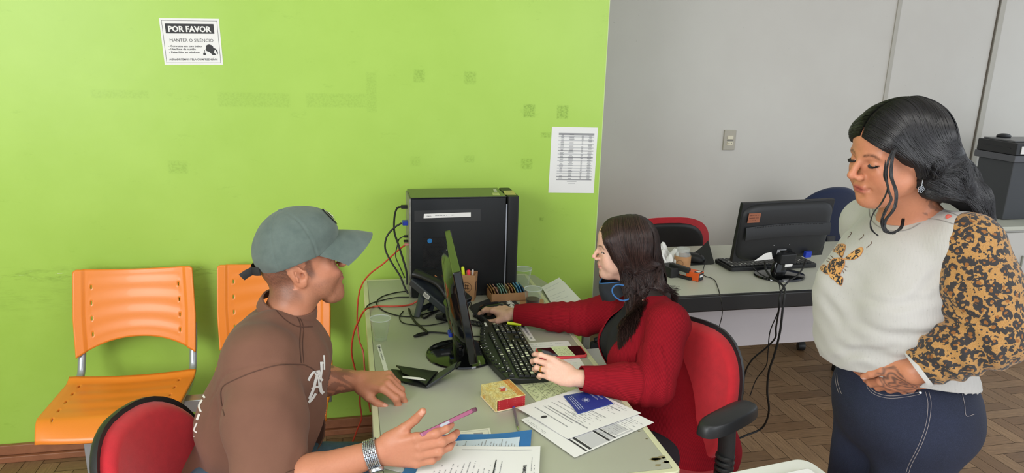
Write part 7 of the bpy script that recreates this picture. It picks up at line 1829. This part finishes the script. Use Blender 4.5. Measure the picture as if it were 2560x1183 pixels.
def folds(SD, L):
    out = []
    for P, w, dp in L:
        H_ = [h_ for h_ in hits(SD, P) if h_ is not None]
        for a, b_ in zip(H_[:-1], H_[1:]): out.append((a - (b_ - a) * .35, b_ + (b_ - a) * .35, w, dp))
    return out
QFOLD = folds(T, [([(2330, 745), (2240, 765), (2150, 745)], .010, .0045), ([(2380, 820), (2260, 840), (2130, 800)], .012, .005), ([(2340, 890), (2200, 890), (2090, 865)], .012, .005), ([(2335, 690), (2290, 740)], .009, .004), ([(2060, 750), (2100, 800)], .012, .004), ([(2080, 905), (2140, 880), (2230, 870)], .010, .004)])
def sdisp(X):
    d = .0026 * pnoise(X, 5.5, 21) + .0012 * pnoise(X * np.array((1, 1, 2)), 11, 22)
    for (a, b_, w, dp) in QFOLD:
        ba = b_ - a; hh = np.clip(((X - a) @ ba) / (ba @ ba), 0, 1); dd = np.linalg.norm(X - a - hh[:, None] * ba, axis=1); d = d + dp * np.exp(-(dd / w) ** 2) * np.sin(hh * PI) - dp * .4 * np.exp(-((dd - 2 * w) / w) ** 2) * np.sin(hh * PI)
    return d
T.disp = sdisp; QTC = T
v, f = T.mesh(.0042)
hemp = [dz(2045, 905, 1.74), dz(2150, 936, 1.66), dz(2430, 972, 1.72)]; hn = nrm(np.cross(hemp[1] - hemp[0], hemp[2] - hemp[0])); hn = hn if hn[2] < 0 else -hn
def sw_field(X):
    a = (X - hemp[1]) @ hn + .004 * np.sin(X[:, 1] * 40); hR = nrm(qwR - qeR); q = X - qwR; a = np.where((X[:, 1] > qwR[1] - .06) & (X[:, 0] > qwR[0] - .03) & (np.linalg.norm(X - qwR, axis=1) < .3) & (((X - qwR) @ hR) > -.02), (q @ hR), a); return a
v, f = open_mesh(v, f, lambda X: (X - hemp[1]) @ hn + .004 * np.sin(X[:, 1] * 40) - 1.0 * ((X[:, 1] > qsR[1] + .05) & (X[:, 0] > qsR[0])) )
ss = nmesh('sweater', v, f, SWT, sw, label='pale oatmeal ribbed sweater'); s_ = ss.modifiers.new('s', 'SOLIDIFY'); s_.thickness = .003; s_.offset = -1
# leopard sleeve
LEO = bpy.data.materials.new('leopard_print'); LEO.use_nodes = True
def leopard(m, sc, base=(158, 114, 60), ins=(136, 86, 38)):
    n = NT(m); oc = n.obj(); wb = n.add('ShaderNodeTexNoise', inp={'Vector': oc, 'Scale': sc * 1.1, 'Detail': 2}).outputs[1]
    vm = n.add('ShaderNodeVectorMath', operation='MULTIPLY_ADD', inp={0: wb, 1: (.018 * 45 / sc, .018 * 45 / sc, .018 * 45 / sc), 2: oc}).outputs[0]
    vo = n.add('ShaderNodeTexVoronoi', inp={'Vector': vm, 'Scale': sc, 'Randomness': .85}); d = vo.outputs['Distance']
    gap = n.noise(sc * 1.7, 1, .4, oc); ring = n.math('MULTIPLY', n.rng(d, .20, .24), n.rng(d, .60, .56)); ring = n.math('MULTIPLY', ring, n.rng(gap, .40, .43))
    fine = n.noise(900, 2, .6, oc); cb = n.mix(n.rng(fine, .45, .6, 0, .45), lin(base), lin((196, 154, 96))); cb = n.mix(n.rng(d, .3, .24), cb, lin(ins))
    dots = n.math('MULTIPLY', n.rng(n.add('ShaderNodeTexVoronoi', inp={'Vector': oc, 'Scale': sc * 1.9}).outputs['Distance'], .26, .22), n.rng(d, .55, .60))
    n.color(n.mix(n.math('MAXIMUM', ring, dots), cb, lin((46, 42, 42)))); n.b.inputs['Roughness'].default_value = .9; n.b.inputs['Sheen Weight'].default_value = .15; n.bump(fine, .2, .001)
leopard(LEO, 56)
L_ = SDF(); L_.cap(qsL + (0, 0, .0), qsL * .5 + qeL * .5, .077, .080, .03); L_.cap(qsL * .5 + qeL * .5, qeL, .080, .068, .03); L_.ell(qeL + (.012, -.0, -.008), (.072, .066, .062), .03)
fm = qeL * .5 + qwL * .5; L_.cap(qeL, fm, .066, .060, .03); L_.cap(fm, qwL, .060, .042, .02)
def ldisp(X):
    d = .0022 * pnoise(X, 8, 31); ax = nrm(qwL - qeL); q = X - qeL; h = q @ ax; m = smoothstep(-.02, .02, h) * (1 - smoothstep(.13, .19, h)); d = d + .0035 * m * np.sin(h * 2 * PI / .042 + 2.5 * pnoise(X, 7, 5))
    for (a, b_, w, dp) in ((dz(2395, 800, 1.50), dz(2480, 815, 1.46), .010, .009), (dz(2385, 700, 1.50), dz(2440, 780, 1.47), .012, .006), (dz(2340, 800, 1.52), dz(2450, 870, 1.46), .012, .006)):
        ba = b_ - a; hh = np.clip(((X - a) @ ba) / (ba @ ba), 0, 1); dd = np.linalg.norm(X - a - hh[:, None] * ba, axis=1); d = d + dp * np.exp(-(dd / w) ** 2)
    return d
L_.disp = ldisp; v, f = L_.mesh(.0038); axw = nrm(qwL - qeL); LL = np.linalg.norm(qwL - qeL)
v, f = open_mesh(v, f, lambda X: np.where(np.linalg.norm(X - qwL, axis=1) < .12, (X - qeL) @ axw - LL * .96, -1))
lv = nmesh('sleeve', v, f, LEO, sw, label='leopard print sleeve'); s_ = lv.modifiers.new('s', 'SOLIDIFY'); s_.thickness = .003; s_.offset = -1
Rcf = frame(nrm(np.cross(axw, (0, .3, 1))), axw); ring_band('cuff', qwL - axw * .016, np.array([Rcf[:, 0], np.cross(axw, Rcf[:, 0]), axw]).T, .0455, .0455, .010, .003, SWT, lv)
# neckline band, placket buttons, printed rabbit
cloth_px(T, [([(2172, 522), (2176, 545), (2195, 566), (2230, 577), (2268, 574), (2300, 558)], 2.0), ([(2180, 515), (2188, 540), (2212, 558), (2245, 564), (2275, 556)], 1.6)], mat('neck_stitch', (150, 146, 142), .9), 'neck_stitching', ss)
cloth_px(T, [([(2262, 556), (2300, 548), (2340, 548), (2385, 560), (2400, 566)], 1.4), ([(2275, 530), (2320, 525), (2370, 530), (2410, 545)], 1.2)], mat('placket_stitch', (140, 136, 132), .9), 'placket_stitching', ss)
RB_ = mat('red_button', (176, 66, 50), .4)
for (x, y) in ((2320, 535), (2371, 543), (2273, 545)):
    p = hit(T, x, y)
    if p is not None: nd_ = nrm(nrm(np.array((0, 0, CAM_H)) - p) + (0, 0, .5)); Rb = np.array([nrm(np.cross((0, 1, .1), nd_)), np.cross(nd_, nrm(np.cross((0, 1, .1), nd_))), nd_]).T; MB().lathe([(.0005, 0), (.0058, 0), (.0060, .002), (.0045, .0026), (.0005, .0020)], p, 20, Rb).build('button', RB_, ss)
LEO2 = bpy.data.materials.new('leopard_patch'); LEO2.use_nodes = True; leopard(LEO2, 95, (206, 148, 80), (190, 130, 70))
LEO3 = bpy.data.materials.new('leopard_patch_light'); LEO3.use_nodes = True; leopard(LEO3, 60, (214, 158, 88), (200, 150, 80)); TANE = mat('patch_edge', (200, 136, 84), .8)
def rabbit(poly, m, nm): 
    c_ = np.mean(poly, axis=0); big = [tuple(c_ + (np.array(p) - c_) * 1.09) for p in poly]; cloth_patch(T, big, TANE, nm + '_edge', ss, .0012); cloth_patch(T, poly, m, nm, ss, .0022)
rabbit([(2104, 646), (2092, 632), (2080, 626), (2082, 616), (2098, 611), (2111, 612), (2112, 622)], LEO2, 'rabbit_ear')
rabbit([(2111, 647), (2126, 634), (2146, 621), (2156, 622), (2152, 636), (2138, 647), (2122, 649)], LEO3, 'rabbit_ear')
rabbit([(2071, 662), (2080, 650), (2095, 646), (2109, 650), (2110, 664), (2104, 675), (2096, 690), (2078, 684), (2070, 674)], LEO2, 'rabbit_head')
rabbit([(2051, 674), (2052, 665), (2062, 663), (2070, 672), (2074, 684), (2063, 684)], LEO3, 'rabbit_cheek'); rabbit([(2074, 684), (2090, 690), (2098, 696), (2086, 700), (2076, 694)], LEO3, 'rabbit_chin'); rabbit([(2086, 692), (2098, 689), (2107, 697), (2103, 713), (2093, 708), (2086, 700)], LEO3, 'rabbit_cheek')
THR = mat('brown_thread', (96, 66, 50), .9)
for pl_ in ([(2120, 594), (2125, 588), (2129, 581), (2124, 581)], [(2149, 598), (2156, 593), (2159, 588), (2157, 586)], [(2168, 618), (2175, 612), (2179, 608), (2178, 604)], [(2076, 639), (2085, 647)], [(2069, 645), (2078, 650)], [(2066, 652), (2074, 655)], [(2110, 664), (2120, 669)], [(2109, 671), (2116, 678)], [(2106, 676), (2110, 684)]): cloth_px(T, [(pl_, 1.3)], THR, 'stitching', ss)
for x, y in ((2119, 596), (2147, 600), (2166, 620)): cloth_px(T, [([(x, y), (x + 1.5, y - 1)], 1.8)], THR, 'stitching', ss)
# jeans
DEN = bpy.data.materials.new('dark_denim'); DEN.use_nodes = True; n = NT(DEN); oc = n.obj(); nz = n.noise(700, 2, .6, oc)
c = n.mix(n.rng(n.noise(4, 4, .6, oc), .35, .7), lin((20, 25, 42)), lin((30, 37, 60))); n.color(n.mix(n.rng(nz, .45, .7, 0, .35), c, lin((56, 64, 90)))); n.b.inputs['Roughness'].default_value = .88; n.bump(nz, .25, .001)
J_ = SDF(); J_.ell(qhp, (.155, .166, .145), .05, qF); J_.ell(qhp + (.03, -.01, -.05), (.160, .166, .14), .05, qF); hL_ = qhp + np.array((.005, -.070, -.06)); hR_ = qhp + np.array((.0, .080, -.06))
for a, k_, an in ((hL_, kL, aL), (hR_, kR, aR)): J_.cap(a, k_, .098, .074, .03); J_.cap(k_, an, .075, .052, .02)
def jd(X):
    d = .0022 * pnoise(X, 8, 41)
    for (a, b_, w, dp) in ((dz(2130, 1010, 1.64), dz(2215, 1130, 1.7), .010, .007), (dz(2110, 1030, 1.66), dz(2300, 1050, 1.66), .012, .005), (dz(2120, 1050, 1.66), dz(2250, 1085, 1.66), .010, .005)):
        ba = b_ - a; hh = np.clip(((X - a) @ ba) / (ba @ ba), 0, 1); dd = np.linalg.norm(X - a - hh[:, None] * ba, axis=1); d = d + dp * np.exp(-(dd / w) ** 2) * np.sin(hh * PI)
    # pocket mouth round the hand
    return d
J_.disp = jd; v, f = J_.mesh(.0045); jn = nmesh('jeans', v, f, DEN, sw, label='dark blue jeans')
STC = mat('denim_stitch', (150, 140, 138), .8); DD = mat('denim_seam', (26, 32, 52), .9)
cloth_px(J_, [([(2168, 948), (2172, 965), (2190, 982), (2225, 990), (2270, 986), (2300, 980)], 1.3), ([(2165, 952), (2170, 972), (2190, 988), (2225, 996), (2270, 992), (2300, 986)], 1.1), ([(2322, 978), (2328, 1010), (2322, 1060), (2305, 1110), (2280, 1160), (2272, 1183)], 1.2), ([(2314, 980), (2320, 1010), (2315, 1060), (2298, 1110), (2273, 1160), (2265, 1183)], 1.1), ([(2406, 985), (2412, 1012), (2416, 1040), (2436, 1036)], 1.1), ([(2092, 934), (2094, 955), (2100, 975), (2104, 985)], 1.2), ([(2087, 934), (2089, 955), (2094, 975), (2098, 984)], 1.1)], STC, 'seam_stitching', jn)
for x, y in ((2300, 980),):
    p = hit(J_, x, y)
    if p is not None: MB().lathe([(.0005, 0), (.0045, 0), (.0045, .0015), (.0005, .002)], p, 16, frame((1, 0, 0), nrm(-ray(x, y)))).build('rivet', METAL if 'METAL' in globals() else STC, jn)
for an in (aL, aR):
    s_ = SDF(); s_.cap((an[0] + .01, an[1], .05), (an[0] - .15, an[1] - .01, .036), .042, .034, .02); s_.rbx((an[0] - .07, an[1] - .005, .015), (.135, .045, .014), .012, .01); v, f = s_.mesh(.005); nmesh('shoe', v, f, mat('pale_shoe', (206, 200, 190), .6), sw)
# earring
p = ql_(.000, .092, -.040); er = MB().tube([p, p + (0, 0, -.016)], .0008, 6); 
for k in range(5): a = 2 * PI * k / 5; er.lathe([(.0034, -.0006), (.0042, -.0006), (.0042, .0006), (.0034, .0006), (.0034, -.0006)], p + np.array((.004 * math.cos(a), 0, -.021 + .004 * math.sin(a))), 10, rotx(PI / 2))
er.build('earring', METAL if 'METAL' in globals() else STC, sw, label='silver openwork earring')
# hair
HAIRK = bpy.data.materials.new('black_hair'); HAIRK.use_nodes = True; n = NT(HAIRK); at = n.add('ShaderNodeAttribute', attribute_name='col').outputs['Color']; n.color(at); n.b.inputs['Roughness'].default_value = .36; n.b.inputs['Specular IOR Level'].default_value = .5
H = SDF(); H.at(QR, QT); H.ell(tuple(np.array((-.022, 0, .042)) * QS), tuple(np.array((.104, .084, .088)) * QS), .01); H.ell(tuple(np.array((.026, 0, .060)) * QS), tuple(np.array((.056, .066, .058)) * QS), .02); H.cap(tuple(np.array((.046, .052, .058)) * QS), tuple(np.array((-.014, .088, -.008)) * QS), .022, .020, .02); H.cap(tuple(np.array((.046, -.052, .058)) * QS), tuple(np.array((-.008, -.082, .018)) * QS), .022, .022, .02); H.at()
H.cap(ql_(-.050, .045, .03), dz(2345, 440, 1.58), .050, .046, .04); H.cap(dz(2345, 440, 1.58), dz(2430, 498, 1.60), .046, .027, .04); H.cap(dz(2430, 498, 1.60), dz(2482, 585, 1.60), .027, .010, .03)
H.cap(ql_(-.065, 0, .0), dz(2395, 455, 1.68), .055, .042, .03); H.cap(ql_(-.04, -.05, .02), dz(2330, 480, 1.80), .04, .035, .03)
H.disp = lambda X: .0006 * pnoise(X, 12, 2)
HAIRK2 = HAIRK.copy(); HAIRK2.node_tree.nodes['Principled BSDF'].inputs['Roughness'].default_value = .65; v, f = H.mesh(.003); ql0 = (v - QT) @ QR; hcq = vmix(np.tile(lin((16, 15, 16)), (len(v), 1)), lin((120, 84, 70)), (np.abs(ql0[:, 1] - .002) < .0022) * (ql0[:, 0] > -.01) * (ql0[:, 2] > .05) * .8); hq = nmesh('hair', v, f, HAIRK2, sw, hcq, label='long wavy black hair')
def qpath(a, b_):
    a = a * 1.28 - .28
    if a < 0:
        t = -a / .28; P = qpath0(0, b_); Q = [ql_(.088, .005, .066), ql_(.084, .040, .052), ql_(.064, .072, .030), ql_(.026, .092, .000)]
        return [p * (1 - t) + q * t for p, q in zip(P[:4], Q)] + P[4:]
    return qpath0(a, b_)
def qpath0(a, b_):
    x0 = .086 - .180 * a; zt = .126 - max(0, x0 - .015) * .55 - max(0, -x0 - .03) * .35; w = .006 * math.sin(a * 40 + b_ * 9)
    p0 = ql_(x0 * .92, .005, zt + .002); p1 = ql_(x0 * .92, .045, .114 - .40 * max(0, x0) - .2 * max(0, -x0 - .03)); p2 = ql_(x0 * .78, .084 + .004 * b_, .058 + .0 * b_); p3 = ql_(x0 * .5 - .012 - .030 * a, .094 + .006 * b_, .004 + .02 * a)
    q0 = np.array((2332, 450)) * (1 - a) + np.array((2400, 400)) * a; q1 = np.array((2388, 490)) * (1 - a) + np.array((2445, 455)) * a; q2 = np.array((2448, 530)) * (1 - a) + np.array((2472, 515)) * a; q3 = np.array((2478, 585)) + np.array((8, -6)) * a
    s_ = (np.random.rand(2) - .5) * 14
    return [p0, p1, p2, p3] + [dz(q0[0], q0[1] + 5 * math.sin(a * 25), 1.545 + .03 * a + .01 * b_), dz(q1[0] + s_[0], q1[1] + s_[1], 1.53 + .05 * a), dz(q2[0] + s_[0], q2[1], 1.535 + .05 * a), dz(q3[0] + s_[1] * .6, q3[1] + 12 * np.random.rand(), 1.55 + .04 * a)]
def qback(a, b_):
    y0 = .080 - .165 * a; p = [ql_(-.04 - .03 * b_, y0 * .3, .126), ql_(-.100, y0 * .6, .08), ql_(-.124, y0, .02), ql_(-.128, y0, -.04)]
    return p + [dz(2415 - 40 * a, 430, 1.62 + .15 * a), dz(2455 - 50 * a, 490, 1.62 + .15 * a), dz(2485 - 55 * a, 560 + 15 * b_, 1.62 + .15 * a)]
def qfar(a, b_):
    a = a * 1.35 - .35
    if a < 0:
        t = -a / .35; P = qfar0(0, b_); Q = [ql_(.088, -.004, .066), ql_(.084, -.040, .052), ql_(.064, -.072, .030), ql_(.026, -.092, .000)]
        return [p * (1 - t) + q * t for p, q in zip(P[:4], Q)] + P[4:]
    return qfar0(a, b_)
def qfar0(a, b_):
    x0 = .084 - .17 * a; return [ql_(x0 * .92, -.002, .126 - max(0, x0 - .015) * .55), ql_(x0 * .9, -.045, .110 - .4 * max(0, x0)), ql_(x0 * .75, -.086, .055), ql_(x0 * .5 - .03, -.094, -.01), dz(2300, 480, 1.84), dz(2330, 560, 1.86)]
hair_strands('hair_strands', qpath, 4400, .0008, .0003, (14, 13, 14), (40, 38, 42), HAIRK, hq, 15, .003, 6, H, .007, .75); hair_strands('hair_strands', qback, 1800, .0008, .0003, (14, 13, 14), (34, 32, 36), HAIRK, hq, 16, .004, 6, H, .008, .7); hair_strands('hair_strands', qfar, 1500, .0009, .0004, (14, 13, 14), (34, 32, 36), HAIRK, hq, 17, .003, 5, H, .004, .7)
def qlow(a, b_): return [ql_(-.012, .094, -.004 - .02 * a), dz(2300 + 20 * a, 455 + 25 * a, 1.56), dz(2345, 474 + 18 * a, 1.55), dz(2400, 500 + 12 * a, 1.54), dz(2450, 535 + 16 * a, 1.54), dz(2482, 588 + 10 * b_, 1.55)]
hair_strands('hair_strands', qlow, 1300, .0008, .0003, (14, 13, 14), (36, 34, 38), HAIRK, hq, 18, .004, 6, H, .008, .8)
# loose curls in front of the ear
def lock(pts, Z, n_, r, sp): 
    return lambda a, b_: [dz(x + (a - .5) * sp, y + (b_ - .5) * sp * .4, z) for (x, y), z in zip(pts, Z)]
for k, (pts, Z, n_, sp) in enumerate(((((2240, 372), (2230, 400), (2228, 440), (2240, 480), (2236, 520), (2215, 550), (2212, 572), (2230, 583), (2252, 570), (2258, 548)), (1.50, 1.50, 1.505, 1.50, 1.505, 1.51, 1.51, 1.505, 1.51, 1.53), 44, 7), (((2232, 376), (2220, 405), (2216, 440), (2222, 475), (2228, 500), (2212, 530), (2205, 556), (2212, 578), (2236, 584)), (1.50, 1.505, 1.51, 1.505, 1.50, 1.50, 1.505, 1.51, 1.51), 30, 5), (((2214, 400), (2210, 440), (2219, 470), (2205, 505), (2186, 530), (2176, 555), (2180, 575), (2196, 590)), (1.52, 1.515, 1.51, 1.51, 1.52, 1.53, 1.53, 1.53), 8, 3))):
    hair_strands('loose_curl', lock(pts, Z, n_, .001, sp), n_, .0009, .0005, (14, 13, 14), (30, 28, 30), HAIRK, hq, 30 + k, .0008, seg=8)
